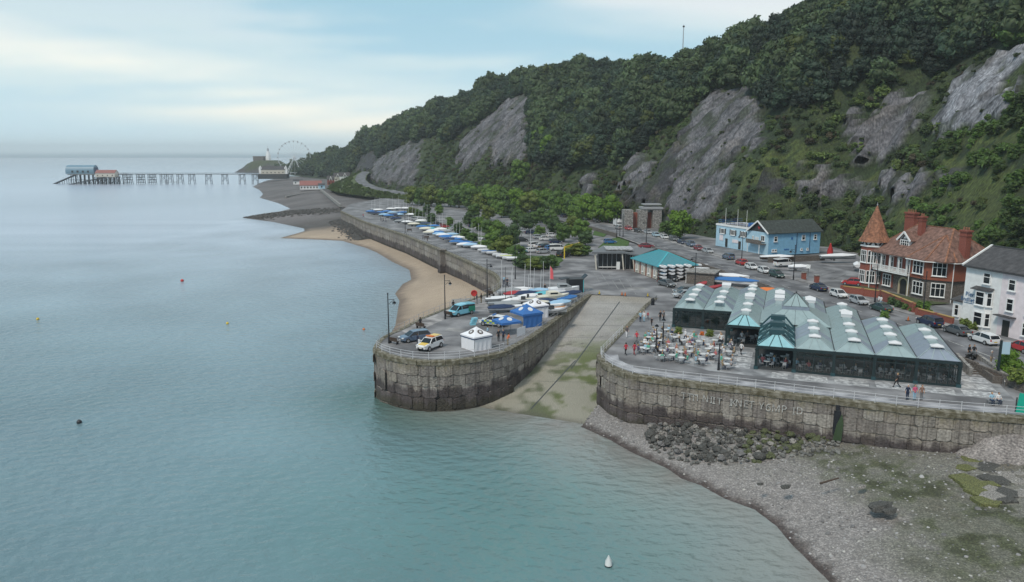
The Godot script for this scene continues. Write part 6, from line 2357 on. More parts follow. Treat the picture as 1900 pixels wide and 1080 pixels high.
func build_vehicles() -> void:
	# kind, colour, place, turned round, label: cars along the main road, nearest the houses first
	var kerb := [
		["hatchback", "red", V3(68.55, 7.9, -98.25), 0, "red hatchback cut by the right edge of the view", "kerb"],
		["estate", "white", V3(66.15, 7.9, -102.95), 0, "white estate car parked above the terrace steps"],
		["saloon", "grey", V3(65.55, 7.85, -108.31), 0, "dark grey saloon behind the white estate car"],
		["suv", "navy", V3(64.51, 7.8, -113.84), 0, "dark blue car before the gate of the white terrace"],
		["saloon", "green", V3(62.6, 7.75, -125.47), 0, "dark green saloon by the villa garden wall"],
		["hatchback", "silver", V3(61.72, 7.7, -131.8), 1, "silver hatchback parked by the low villa wall"],
		["hatchback", "white", V3(61.01, 7.7, -138.48), 1, "white hatchback beside the corner of the villa forecourt"],
		["saloon", "navy", V3(60.13, 7.7, -145.86), 0, "dark blue saloon standing at the car park entrance"],
		["estate", "green", V3(57.66, 7.6, -162.3), 1, "dark green car last in the row before the clubhouse yard"],
		["hatchback", "white", V3(56.95, 7.6, -168.36), 1, "white hatchback parked behind the dark green car"],
		["hatchback", "white", V3(55.8, 7.6, -174.04), 1, "white saloon between the red car and the other white car"],
		["hatchback", "red", V3(55.6, 7.55, -181.34), 0, "bright red hatchback outside the blue clubhouse"],
		["suv", "slate_blue", V3(55.14, 7.55, -190.86), 0, "dark pickup-like car before the blue clubhouse door"],
		["saloon", "silver", V3(53.28, 7.5, -204.04), 1, "silver saloon at the near end of the cliff-foot row"],
		["hatchback", "maroon", V3(52.21, 7.5, -209.89), 1, "dark red car next to the silver saloon in the cliff-foot row"],
		["suv", "slate_blue", V3(52.14, 7.5, -218.66), 1, "slate blue car below the bright green tree"],
		["saloon", "navy", V3(50.96, 7.5, -225.37), 1, "navy car under the bright green tree"],
		["suv", "grey", V3(50.13, 7.45, -232.93), 1, "dark grey car left of the navy one by the bright tree"],
		["hatchback", "white", V3(48.49, 7.45, -238.97), 1, "small white car left of the bright green tree"],
		["hatchback", "pale_blue", V3(46.94, 7.45, -245.33), 1, "pale blue car below the right end of the bunkers"],
		["saloon", "silver", V3(45.88, 7.4, -254.23), 1, "pale silver car before the brick bay of the bunkers"],
		["saloon", "black", V3(43.48, 7.4, -259.57), 1, "black saloon before the middle bunker pier"],
		["hatchback", "red", V3(41.27, 7.4, -267.04), 1, "red car parked behind the white campervan"],
		["campervan", "white", V3(39.6, 7.4, -281.19), 1, "white campervan parked at the left end of the bunkers"],
		["suv", "black", V3(33.29, 7.4, -296.89), 1, "black car parked under trees left of the campervan"],
		["hatchback", "white", V3(30.4, 7.45, -308.63), 1, "white car half under trees on the main road"],
		["van", "white", V3(16.43, 7.5, -338.91), 1, "white van in the lay-by above the car park trees"],
		["campervan", "white", V3(14.15, 7.5, -348.42), 1, "tall white van beside another van in the lay-by"],
		["saloon", "black", V3(11.15, 7.55, -347.76), 1, "dark car left of the vans in the lay-by"],
		["campervan", "white", V3(-27.18, 8, -425.02), 1, "white box van on the climbing headland road"],
		["hatchback", "white", V3(-36.97, 8.3, -430.05), 1, "pale car right of a gap on the headland road"],
		["hatchback", "white", V3(-39.72, 8.4, -433.5), 1, "white car near the middle of the headland road"],
		["saloon", "silver", V3(-50.14, 8.7, -455.66), 1, "silver estate among three cars on the headland road"],
		["saloon", "slate_blue", V3(-53.18, 8.8, -459.7), 1, "dark car beside the silver estate on the headland road"],
		["hatchback", "white", V3(-60.67, 9.1, -472.45), 1, "small white car furthest along the headland road"],
	]
	for e in kerb:
		var p: Vector3 = e[2]
		p.y = road_y(p.x, p.z) + 0.035
		add_car(e[0], e[1], e[4], p, road_turn(p.x, p.z) + (PI if e[3] == 1 else 0.0), "cars parked along the main road")
	var mv := V3(38.51, 7.45, -215.22)
	mv.y = road_y(mv.x, mv.z) + 0.04
	add_car("saloon", "maroon", "dark red saloon turning out of the car park road", mv, 0.1)
	var others := [
		["hatchback", "red", V3(69.14, 7.75, -151.14), 2.6, "red car in the forecourt beside the villa turret"],
		["van", "white", V3(64.74, 7.65, -177.99), 0.3, "white van beside the covered boat in the clubhouse yard"],
		["saloon", "grey", V3(32.08, 7, -154.15), -1.1, "dark car facing the slipway below the stacked white boats"],
		["hatchback", "black", V3(34.38, 7, -160.91), -1.1, "black car tucked under the stacked white boats"],
		["saloon", "grey", V3(33.84, 7, -145.57), -2.9, "dark grey car behind the cafe near the lamp post"],
		["saloon", "silver", V3(32.95, 7, -141.62), -2.9, "silver car parked against the back of the cafe"],
		["hatchback", "blue", V3(29.94, 7.05, -229.2), 0.2, "bright blue car beside the grass at the car park entrance"],
		["suv", "white", V3(6.96, 7, -220.16), 0.5, "white car nearest the bushes in the tree-lined car park"],
		["saloon", "white", V3(8.49, 7, -218.87), 0.5, "second white car in the row behind the car park bushes"],
		["saloon", "black", V3(9.85, 7, -217.59), 0.5, "black car between the white and blue cars in the car park"],
		["hatchback", "blue", V3(11.22, 7, -213.85), 0.5, "bright blue car in the car park row by the yellow barrier"],
		["van", "white", V3(13, 7, -212.64), 0.1, "white van closest to the yellow height barrier"],
		["suv", "black", V3(13.61, 7, -199), 0.9, "black car entering under the yellow height barrier"],
		["hatchback", "teal", V3(2.38, 7, -206.74), 0.4, "teal car behind the bushes at the car park edge"],
		["hatchback", "white", V3(-2.53, 7, -220.16), 0.9, "white car among trees behind the dinghy row"],
		["saloon", "navy", V3(6.47, 7, -258.05), 0.3, "dark car in the upper car park between trees"],
		["hatchback", "silver", V3(4.15, 7, -263.47), 0.3, "silver car in the upper car park between trees"],
		["hatchback", "white", V3(13.32, 7, -247.84), 0.3, "white car glimpsed below trees in the upper car park"],
		["hatchback", "white", V3(-11.18, 7, -239.91), 0.5, "white car parked at the edge of the car park trees"],
		["van", "white", V3(-11.21, 7, -275.01), 0.3, "white van parked among the car park trees"],
		["saloon", "navy", V3(-14.27, 7, -281.17), 0.3, "navy car parked among the car park trees"],
		["hatchback", "red", V3(-25.15, 7, -279.09), 0.3, "deep red car parked among masts behind the dinghies"],
		["saloon", "silver", V3(-20.56, 7, -271.06), 0.3, "silver car right of the deep red one behind the dinghies"],
		["hatchback", "white", V3(-37.03, 7, -308.74), 0.3, "white car far down the dinghy park"],
		["hatchback", "silver", V3(-40, 7, -311.28), 0.3, "pale car furthest down the dinghy park"],
	]
	for e in others:
		add_car(e[0], e[1], e[4], e[2] + V3(0, 0.03, 0), e[3], "cars in the yards and car park")
	for e in [["silver", 950, 468, 0.4], ["white", 958, 446, 0.3], ["black", 968, 448, 0.3], ["blue", 942, 440, 0.3], ["white", 925, 431, 0.3], ["red", 914, 426, 0.3], ["silver", 1000, 443, 0.3], ["white", 1012, 446, 0.3], ["navy", 1030, 452, 0.3], ["silver", 870, 433, 0.5], ["white", 858, 428, 0.4], ["white", 838, 433, 0.4], ["black", 812, 418, 0.3], ["white", 988, 468, 0.5], ["silver", 1008, 470, 0.5], ["white", 900, 450, 0.6], ["navy", 908, 453, 0.6]]:
		add_car("saloon" if e[1] % 2 else "hatchback", e[0], "%s car half hidden by trees in the car park behind the dinghies" % e[0], spot(e[1], e[2], 7.03), e[3], "cars among the car park trees")
	for e in [[1148, 424.5, "silver"], [1060, 405, "white"], [1045, 403, "navy"], [940, 386, "silver"], [915, 383, "white"]]:
		var kp := spot(e[0], e[1], 7.5)
		kp.y = road_y(kp.x, kp.z) + 0.035
		add_car("hatchback", e[2], "%s car glimpsed under trees on the far main road" % e[2], kp, road_turn(kp.x, kp.z), "cars parked along the main road")
	# on the left quay
	add_car("estate", "slate_blue", "dark blue people carrier parked by the lamp at the quay end", V3(-14.32, 7.02, -107.71), -2.6)
	var vn := add_car("van", "aqua", "light blue and green van parked on the quay facing the sea", V3(-8.64, 7.02, -125.82), -2.35)
	var gp := MB.new()
	for s in [-1, 1]:
		gp.box(V3(-1.6, 1.0, s * 0.955), V3(1.5, 0.9, 0.02))
	put(gp, "green_panel", mat("van_green", lin(0.02, 0.25, 0.16), 0.3), vn)
	var yl := add_car("suv", "white", "white and yellow patrol car with its door open on the quay", V3(-11.53, 7.02, -103.04), -2.1)
	for e in [[1.5, 1.02, 0.9, 1.2, "paint_yellow"], [-1.2, 1.76, 1.2, 1.2, "paint_yellow"], [-0.4, 1.775, 0.5, 1.2, "orange_paint"]]:
		var mb := MB.new()
		paint("yellow")
		mb.box(V3(e[0], e[1], 0), V3(e[2], 0.05, e[3]), 0.0, Basis(Vector3.BACK, -0.12 if e[0] > 1.0 else 0.0))
		put(mb, "yellow_panel", M[e[4]], yl)
	var lb := MB.new()
	lb.box(V3(0.0, 1.84, 0), V3(0.25, 0.12, 1.2))
	put(lb, "light_bar", M.orange_paint, yl)
	var od := MB.new()
	od.box(V3(0.5, 0.85, 1.35), V3(0.08, 0.75, 0.95), -0.35)
	put(od, "open_door", paint("white"), yl)
	var pc := add_car("suv", "white", "white police car with blue and yellow checks beside the blue tents", V3(-3.01, 7.02, -117.61), 2.75)
	for s in [-1, 1]:
		for i in 8:
			for j in 2:
				var mb := MB.new()
				mb.box(V3(-1.75 + i * 0.45, 0.62 + j * 0.26, s * 0.925), V3(0.44, 0.25, 0.02))
				put(mb, "check_panel", M.lime_paint if (i + j) % 2 else M.blue_paint, pc)
	var bl := MB.new()
	bl.box(V3(-0.2, 1.82, 0), V3(0.25, 0.14, 1.2))
	put(bl, "light_bar", M.blue_paint, pc)
	# two motorcycles at the head of the terrace steps
	for e in [[V3(58.88, 7.9, -93.94), 0.5, "black motorcycle left of another at the top of the steps"], [V3(59.44, 7.9, -93.94), 0.8, "black motorcycle right of another at the top of the steps"]]:
		var m := thing("motorcycle", e[2], "motorcycle", e[0], e[1])
		for x in [-0.7, 0.7]:
			var w := MB.new()
			w.tube(V3(x, 0.32, -0.07), V3(x, 0.32, 0.07), 0.32, 0.32, 12)
			put(w, "wheel", M.tyre, m)
		var bd := MB.new()
		bd.loft([ring_at(-0.85, 0.7, 0.85, 0.12), ring_at(-0.3, 0.55, 0.85, 0.18), ring_at(0.2, 0.35, 1.0, 0.2), ring_at(0.55, 0.6, 1.0, 0.12)])
		put(bd, "body", paint("black"), m)
		var hb := MB.new()
		hb.tube(V3(0.7, 0.32, 0), V3(0.45, 1.05, 0), 0.05, 0.05, 6)
		hb.tube(V3(0.42, 1.08, -0.38), V3(0.42, 1.08, 0.38), 0.03, 0.03, 6)
		put(hb, "handlebar", M.steel, m)

# ---------------------------------------------------------------- boats
func hull_rings(l: float, w: float, h: float) -> Array:
	var out := []
	for e in [[-0.5, 0.80, 0.9], [-0.3, 0.95, 0.95], [0.0, 1.0, 1.0], [0.28, 0.72, 1.05], [0.44, 0.34, 1.15], [0.5, 0.04, 1.2]]:
		var x: float = e[0] * l
		var hw: float = e[1] * w / 2.0
		var y: float = e[2] * h
		out.append([V3(x, y, -hw), V3(x, h * 0.35, -hw * 0.85), V3(x, 0.0, -hw * 0.25), V3(x, 0.0, hw * 0.25), V3(x, h * 0.35, hw * 0.85), V3(x, y, hw)])
	return out

func boat_proto(kind: String) -> Node3D:
	if K.has("boat_" + kind):
		return K["boat_" + kind]
	var l: float = {"dinghy": 4.4, "covered": 4.6, "gig": 8.5, "kayak": 4.0, "rib": 5.2, "cruiser": 6.0}[kind]
	var w: float = {"dinghy": 1.6, "covered": 1.7, "gig": 2.0, "kayak": 0.75, "rib": 2.1, "cruiser": 2.3}[kind]
	var h: float = {"dinghy": 0.6, "covered": 0.6, "gig": 0.8, "kayak": 0.35, "rib": 0.7, "cruiser": 1.2}[kind]
	var o := proto("kayak" if kind == "kayak" else "inflatable_boat" if kind == "rib" else "cabin_boat" if kind == "cruiser" else "rowing_boat" if kind == "gig" else "sailing_dinghy")
	var lift := 0.0 if kind == "kayak" else 0.4
	var hb := MB.new()
	hb.xf.origin.y = lift
	hb.loft(hull_rings(l, w, h))
	put(hb, "hull", M.white_paint, o)
	if kind == "covered" or kind == "gig":
		var cv := MB.new()
		cv.xf.origin.y = lift
		var rr := []
		for e in [[-0.51, 0.85, 0.95, 0.15], [-0.25, 1.03, 0.98, 0.55], [0.1, 1.03, 1.0, 0.7], [0.38, 0.6, 1.1, 0.3], [0.51, 0.08, 1.22, 0.06]]:
			var hw: float = e[1] * w / 2.0
			rr.append([V3(e[0] * l, e[2] * h - 0.12, -hw), V3(e[0] * l, e[2] * h, -hw), V3(e[0] * l, e[2] * h + e[3] * 0.55, -hw * 0.4), V3(e[0] * l, e[2] * h + e[3] * 0.7 + rng.randf_range(-0.05, 0.08), 0), V3(e[0] * l, e[2] * h + e[3] * 0.5, hw * 0.45), V3(e[0] * l, e[2] * h, hw), V3(e[0] * l, e[2] * h - 0.12, hw)])
		cv.loft(rr)
		put(cv, "cover", M.blue_paint, o)
	elif kind == "rib":
		for s in [-1, 1]:
			var tb := MB.new()
			tb.xf.origin.y = lift
			var pts := [V3(-2.5, 0.55, s * 0.9), V3(0.9, 0.6, s * 0.9), V3(1.9, 0.7, s * 0.6), V3(2.6, 0.85, 0.0)]
			for i in 3:
				tb.tube(pts[i], pts[i + 1], 0.25, 0.24, 8)
			put(tb, "cover", M.grey_paint, o)
		var cs := MB.new()
		cs.box(V3(-0.3, lift + 0.95, 0), V3(0.8, 0.7, 0.6))
		cs.box(V3(-2.55, lift + 0.8, 0), V3(0.4, 0.8, 0.4))
		put(cs, "console", M.dark_grey, o)
	elif kind == "cruiser":
		var cb := MB.new()
		cb.loft([ring_at(-1.2, lift + 1.1, lift + 1.9, 0.9, 0.75), ring_at(0.6, lift + 1.15, lift + 1.9, 0.85, 0.7), ring_at(1.5, lift + 1.2, lift + 1.4, 0.6, 0.5)])
		put(cb, "cover", M.white_paint, o)
		var wd := MB.new()
		wd.box(V3(-0.2, lift + 1.62, 0), V3(1.4, 0.28, 1.72))
		put(wd, "cabin_window", M.window_glass, o)
	else:
		var dk := MB.new()
		dk.xf.origin.y = lift
		dk.loft([[V3(-0.48 * l, h * 0.92, -0.36 * w), V3(0.0, h * 1.0, -0.46 * w), V3(0.44 * l, h * 1.16, -0.1 * w), V3(0.44 * l, h * 1.16, 0.1 * w), V3(0.0, h * 1.0, 0.46 * w), V3(-0.48 * l, h * 0.92, 0.36 * w)], [V3(-0.48 * l, h * 0.99, -0.3 * w), V3(0.0, h * 1.09, -0.4 * w), V3(0.44 * l, h * 1.24, -0.06 * w), V3(0.44 * l, h * 1.24, 0.06 * w), V3(0.0, h * 1.09, 0.4 * w), V3(-0.48 * l, h * 0.99, 0.3 * w)]])
		put(dk, "cover", M.cap_white, o)
		if kind == "kayak":
			var hole := MB.new()
			hole.ball(V3(-0.2, h * 1.02, 0), V3(0.42, 0.06, 0.24), 10, 4)
			put(hole, "cockpit", M.black_paint, o)
	if kind != "kayak":
		var tr := MB.new()
		tr.beam(V3(-l * 0.45, 0.32, 0), V3(l * 0.5, 0.30, 0), 0.08, 0.08)
		tr.tube(V3(-l * 0.15, 0.25, -w * 0.4), V3(-l * 0.15, 0.25, w * 0.4), 0.04, 0.04, 5)
		for s in [-1, 1]:
			tr.tube(V3(-l * 0.15, 0.25, s * w * 0.42 - 0.06), V3(-l * 0.15, 0.25, s * w * 0.42 + 0.06), 0.25, 0.25, 10)
		put(tr, "trolley", M.dark_grey, o)
	K["boat_" + kind] = o
	return o

func add_boat(kind: String, hull: Material, cover: Material, label: String, at: Vector3, turn: float, group := "", mast := 0.0, scl := 1.0) -> Node3D:
	var c := copy(boat_proto(kind), label, "kayak" if kind == "kayak" else "boat", at, turn, group, scl)
	(c.get_node("hull") as MeshInstance3D).material_override = hull
	(c.get_node("cover") as MeshInstance3D).material_override = cover
	if mast > 0.0:
		var mb := MB.new()
		mb.tube(V3(0.5, 0.8, 0), V3(0.5 + mast * 0.03, mast, 0), 0.055, 0.035, 6)
		mb.tube(V3(0.5, 1.5, 0), V3(-1.9, 1.45, 0), 0.05, 0.04, 6)
		put(mb, "mast", M.cap_white, c)
	return c

func build_boats() -> void:
	var navy := mat("cover_navy", lin(0.012, 0.03, 0.085), 0.8)
	var blue := mat("cover_blue", lin(0.03, 0.14, 0.38), 0.8)
	var pale := mat("cover_pale", lin(0.28, 0.45, 0.62), 0.8)
	var cream := mat("cover_cream", lin(0.58, 0.56, 0.48), 0.8)
	var white := mat("cover_white", lin(0.66, 0.67, 0.70), 0.75)
	var grey := mat("cover_grey", lin(0.24, 0.26, 0.28), 0.8)
	var red := mat("cover_red", lin(0.32, 0.03, 0.04), 0.8)
	var teal := mat("cover_teal", lin(0.10, 0.40, 0.48), 0.8)
	var lime := mat("cover_lime", lin(0.50, 0.55, 0.10), 0.7)
	# row of dinghies along the promenade, from the far end towards the lamp
	var row := [[688, 396, blue, 6.0], [697, 399, navy, 0], [705, 398, blue, 7.5], [713, 402, pale, 0], [722, 404, blue, 0], [731, 402, navy, 7], [740, 402, pale, 6], [747, 398, blue, 6], [726, 391, white, 7], [738, 390, white, 7], [752, 390, white, 6.5], [735, 409, navy, 0], [743, 414, grey, 0], [756, 416, white, 7.5], [768, 420, cream, 7], [784, 425, blue, 0], [797, 429, teal, 6], [798, 436, cream, 0], [812, 436, blue, 6.5], [822, 441, white, 0], [833, 445, blue, 0], [844, 449, blue, 5.5], [856, 453, navy, 0], [866, 456, blue, 0], [874, 460, pale, 0], [889, 464, white, 6.5], [901, 469, white, 0], [918, 474, white, 0], [929, 478, white, 0], [942, 481, lime, 0], [956, 485, white, 0], [694, 392, grey, 6.5], [702, 393, white, 7], [718, 396, blue, 7], [729, 398, pale, 6.5], [763, 402, white, 7], [775, 408, grey, 8], [782, 414, white, 7], [790, 419, navy, 8], [806, 424, blue, 7], [818, 430, white, 6.5], [826, 434, grey, 7], [838, 440, pale, 6], [850, 446, white, 6.5], [872, 452, grey, 6.5], [884, 458, navy, 7], [908, 472, blue, 0], [936, 480, white, 0], [948, 484, white, 0], [862, 459, white, 0], [848, 454, blue, 0], [838, 449, navy, 0], [828, 444, blue, 0], [816, 439, pale, 0], [804, 433, white, 0], [790, 429, cream, 0]]
	var names := {blue: "blue", navy: "navy", pale: "pale blue", white: "white", cream: "cream", grey: "grey", teal: "turquoise", lime: "lime yellow", red: "red"}
	var many := {}
	for e in row:
		var n: String = names[e[2]]
		many[n] = many.get(n, 0) + 1
	for e in row:
		var p := spot(e[0], e[1], QUAY)
		var n: String = names[e[2]]
		var lb := "dinghy under a %s cover in the long row beside the promenade" % n
		if many[n] == 1:
			lb = "only %s covered dinghy in the row beside the promenade" % n
		add_boat("covered" if e[0] < 895 else "dinghy", white if e[0] > 780 else grey, e[2], lb, p, rng.randf_range(-0.35, 0.15), "dinghies along the promenade", e[3], 1.0)
	# boats packed on the left quay behind the tents
	var quay := [["dinghy", 933, 560, white, white, 0.1, "white open boat nearest the railing among the quay boats", 0], ["covered", 957, 553, white, red, 0.3, "boat under a dark red cover on the quay", 0], ["covered", 955, 566, white, white, 0.5, "boat under a bunched white cover behind the tents", 0], ["rib", 974, 567, grey, cream, -0.1, "pinkish grey inflatable among the quay boats", 0], ["dinghy", 928, 571, grey, grey, 0.0, "grey dinghy with gear below the white open boat", 0], ["covered", 930, 580, white, navy, 0.1, "boat under a navy cover beside the police car", 0], ["dinghy", 985, 549, white, grey, 0.0, "pale flat dinghy at the back of the quay boats", 5.5], ["covered", 1013, 554, white, teal, 0.2, "boat under a bright turquoise cover on the quay", 0], ["cruiser", 1027, 563, cream, cream, 0.3, "cream cabin boat in the middle of the quay", 0], ["covered", 1010, 568, white, navy, 0.15, "boat with a domed navy cover behind the white tent", 0], ["covered", 1051, 562, white, blue, 0.5, "boat under a blue cover close to the slipway wall", 0], ["cruiser", 1046, 548, white, grey, 0.1, "grey and white cabin boat beside the black kiosk", 0], ["rib", 1019, 579, grey, white, 0.25, "white inflatable by the slipway railing", 0], ["rib", 1026, 585, white, mat("cover_orange", lin(0.34, 0.17, 0.08), 0.7), 0.4, "orange-tubed inflatable nearest the blue tent", 0], ["covered", 945, 548, white, grey, 0.2, "grey covered boat at the back left of the quay boats", 5.5], ["covered", 968, 546, white, white, 0.1, "white covered boat behind the dark red cover", 6.0], ["covered", 998, 548, white, pale, 0.2, "boat under a pale blue cover left of the turquoise one", 5.0], ["dinghy", 1030, 551, white, white, 0.3, "white open boat right of the turquoise cover", 0], ["covered", 942, 573, white, grey, 0.0, "grey covered dinghy in front of the bunched white cover", 0], ["dinghy", 960, 577, white, white, 0.2, "flat white dinghy behind the police car roof", 0], ["covered", 984, 559, white, white, 0.2, "white covered boat in the thick of the quay boats", 0], ["covered", 996, 572, white, cream, 0.3, "cream covered boat behind the small white tent", 0], ["rib", 1005, 561, grey, navy, 0.1, "navy inflatable beside the cream cabin boat", 0], ["covered", 1038, 571, white, pale, 0.4, "pale blue covered boat by the slipway railing", 0], ["covered", 1060, 553, white, navy, 0.5, "navy covered boat below the black kiosk", 0], ["dinghy", 922, 563, grey, white, 0.1, "narrow white boat at the outer left of the quay boats", 0], ["covered", 975, 553, white, navy, 0.2, "small navy covered boat beside the red covers", 4.5]]
	for e in quay:
		add_boat(e[0], e[3], e[4], e[6], spot(e[1], e[2], QUAY), e[5], "boats stored on the quay", e[7])
	# yard behind the cafe
	add_boat("gig", white, blue, "long rowing boat under a bright blue cover behind the cafe", V3(46.05, 7, -154.15), -0.55, "", 0.0, 1.15)
	add_boat("gig", white, white, "long white rowing boat against the roadside wall", V3(46.84, 7, -160.91), -0.5)
	add_boat("dinghy", red, red, "red boat left of another red boat behind the cafe roof", V3(38.98, 7, -152.23), 1.0)
	add_boat("dinghy", red, red, "red boat with a pale fitting behind the second cafe roof", V3(40.65, 7, -148.53), 0.7)
	add_boat("dinghy", white, white, "white dinghy by the roadside wall left of the boat store", V3(43.51, 7, -172.99), -0.3)
	add_boat("dinghy", white, white, "white dinghy closest to the teal-roofed office", V3(44.68, 7, -178.85), -0.3)
	add_boat("covered", M.orange_paint, M.orange_paint, "boat under an orange cover behind the third cafe roof", V3(49.6, 7.1, -142.76), -0.75, "", 0.0, 1.1)
	# clubhouse yard
	add_boat("gig", M.wood_dark, white, "large boat shrouded in white before the blue clubhouse", V3(66.12, 7.7, -186.84), -0.1, "", 0.0, 0.95)
	add_boat("gig", grey, white, "large boat under a white sheet at the back of the car park", V3(81.88, 7.7, -187.81), 0.0, "", 0.0, 1.05)
	add_boat("covered", white, white, "small boat under a white cover beside the villa turret", V3(80.89, 7.7, -175.06), 1.2)
	add_boat("covered", white, white, "white covered dinghy behind the white van in the yard", V3(65.81, 7.65, -171.23), -0.3)
	# kayaks on their rack
	var rk := thing("kayak_rack", "rack of stacked white boats beside the teal-roofed office", "rack", V3(34.87, 7, -161.61), 0.265)
	for x in [-3.6, -1.6, 0.4, 2.4, 4.2]:
		var ps := MB.new()
		ps.box(V3(x, 1.6, 0), V3(0.1, 3.2, 0.1))
		put(ps, "upright", M.dark_grey, rk)
	for y in [0.5, 1.25, 2.0, 2.75]:
		var bm := MB.new()
		bm.box(V3(0.3, y, 0), V3(8.0, 0.08, 0.9))
		put(bm, "shelf", M.dark_grey, rk)
	for i in 4:
		for j in 4:
			var lp := V3(-2.6 + i * 1.95, 0.62 + j * 0.75, 0.0)
			add_boat("kayak", white, white if rng.randf() < 0.7 else pale, "upturned white boat stored on the rack beside the teal-roofed office", rk.position + Basis(Vector3.UP, 0.265) * lp, 0.265 + PI / 2.0, "boats on the rack", 0.0, 0.95).scale = V3(0.62, 1.3, 2.0)
	# moorings on the water
	var by := [[1129, 1050, "white conical mooring buoy with a dark foot, nearest in the water", "white_paint", 0.55], [147, 785, "dark round mooring buoy alone on the left of the bay", "black_paint", 0.32], [338, 522, "red mooring buoy far out in the bay", "red_paint", 0.45], [70, 593, "small yellow buoy near the left edge of the bay", "yellow_paint", 0.3], [422, 601, "small yellow buoy in the middle of the bay", "yellow_paint", 0.28], [675, 612, "small pale buoy close to the quay end", "orange_paint", 0.25]]
	for e in by:
		var o := thing("mooring_buoy", e[2], "buoy", spot(e[0], e[1], 0.0))
		var b := MB.new()
		var r: float = e[4]
		if e[3] == "white_paint":
			b.tube(V3(0, 0.05, 0), V3(0, 0.45, 0), r * 0.55, r * 0.5, 12)
			b.tube(V3(0, 0.45, 0), V3(0, 0.95, 0), r * 0.5, r * 0.06, 12)
		else:
			b.ball(V3(0, r * 0.4, 0), Vector3.ONE * r, 10, 8)
		put(b, "float", M[e[3]], o)
		var c := MB.new()
		c.tube(V3(0, -0.2, 0), V3(0, 0.08, 0), r * 0.6, r * 0.6, 10)
		put(c, "foot", M.black_paint, o)
		var d := MB.new()
		d.tube(V3(0, r * 0.8, 0), V3(0, r * 0.8 + 0.3, 0), 0.03, 0.03, 5)
		put(d, "mooring_eye", M.dark_grey, o)

# ---------------------------------------------------------------- street furniture
func lamp_proto(tall: bool) -> Node3D:
	var key := "lamp_tall" if tall else "lamp_short"
	if K.has(key):
		return K[key]
	var o := proto("street_lamp")
	var h := 7.2 if tall else 3.6
	var b := MB.new()
	b.tube(Vector3.ZERO, V3(0, 0.9, 0), 0.16, 0.13, 10)
	b.tube(V3(0, 0.9, 0), V3(0, 1.0, 0), 0.17, 0.12, 10)
	put(b, "base", M.black_paint, o)
	var p := MB.new()
	p.tube(V3(0, 1.0, 0), V3(0, h, 0), 0.10, 0.065, 8)
	p.ball(V3(0, h + 0.1, 0), V3(0.1, 0.18, 0.1), 8, 6)
	put(p, "pole", M.black_paint, o)
	if tall:
		var a := MB.new()
		a.tube(V3(0, h - 0.75, 0), V3(0.9, h - 0.75, 0), 0.04, 0.04, 6)
		a.tube(V3(0, h - 1.5, 0), V3(0.85, h - 0.8, 0), 0.03, 0.03, 6)
		a.tube(V3(0.9, h - 0.75, 0), V3(0.9, h - 1.0, 0), 0.035, 0.035, 6)
		put(a, "bracket", M.black_paint, o)
	var l := MB.new()
	var at := V3(0.9, h - 1.35, 0) if tall else V3(0, h + 0.1, 0)
	l.tube(at + V3(0, 0.35, 0), at + V3(0, 0.12, 0), 0.08, 0.30, 10)
	l.tube(at + V3(0, 0.12, 0), at + V3(0, 0.06, 0), 0.31, 0.31, 10)
	put(l, "lantern", M.black_paint, o)
	var g := MB.new()
	g.ball(at + V3(0, 0.02, 0), V3(0.2, 0.2, 0.2), 8, 6)
	put(g, "lamp_globe", M.lamp_clear, o)
	K[key] = o
	return o

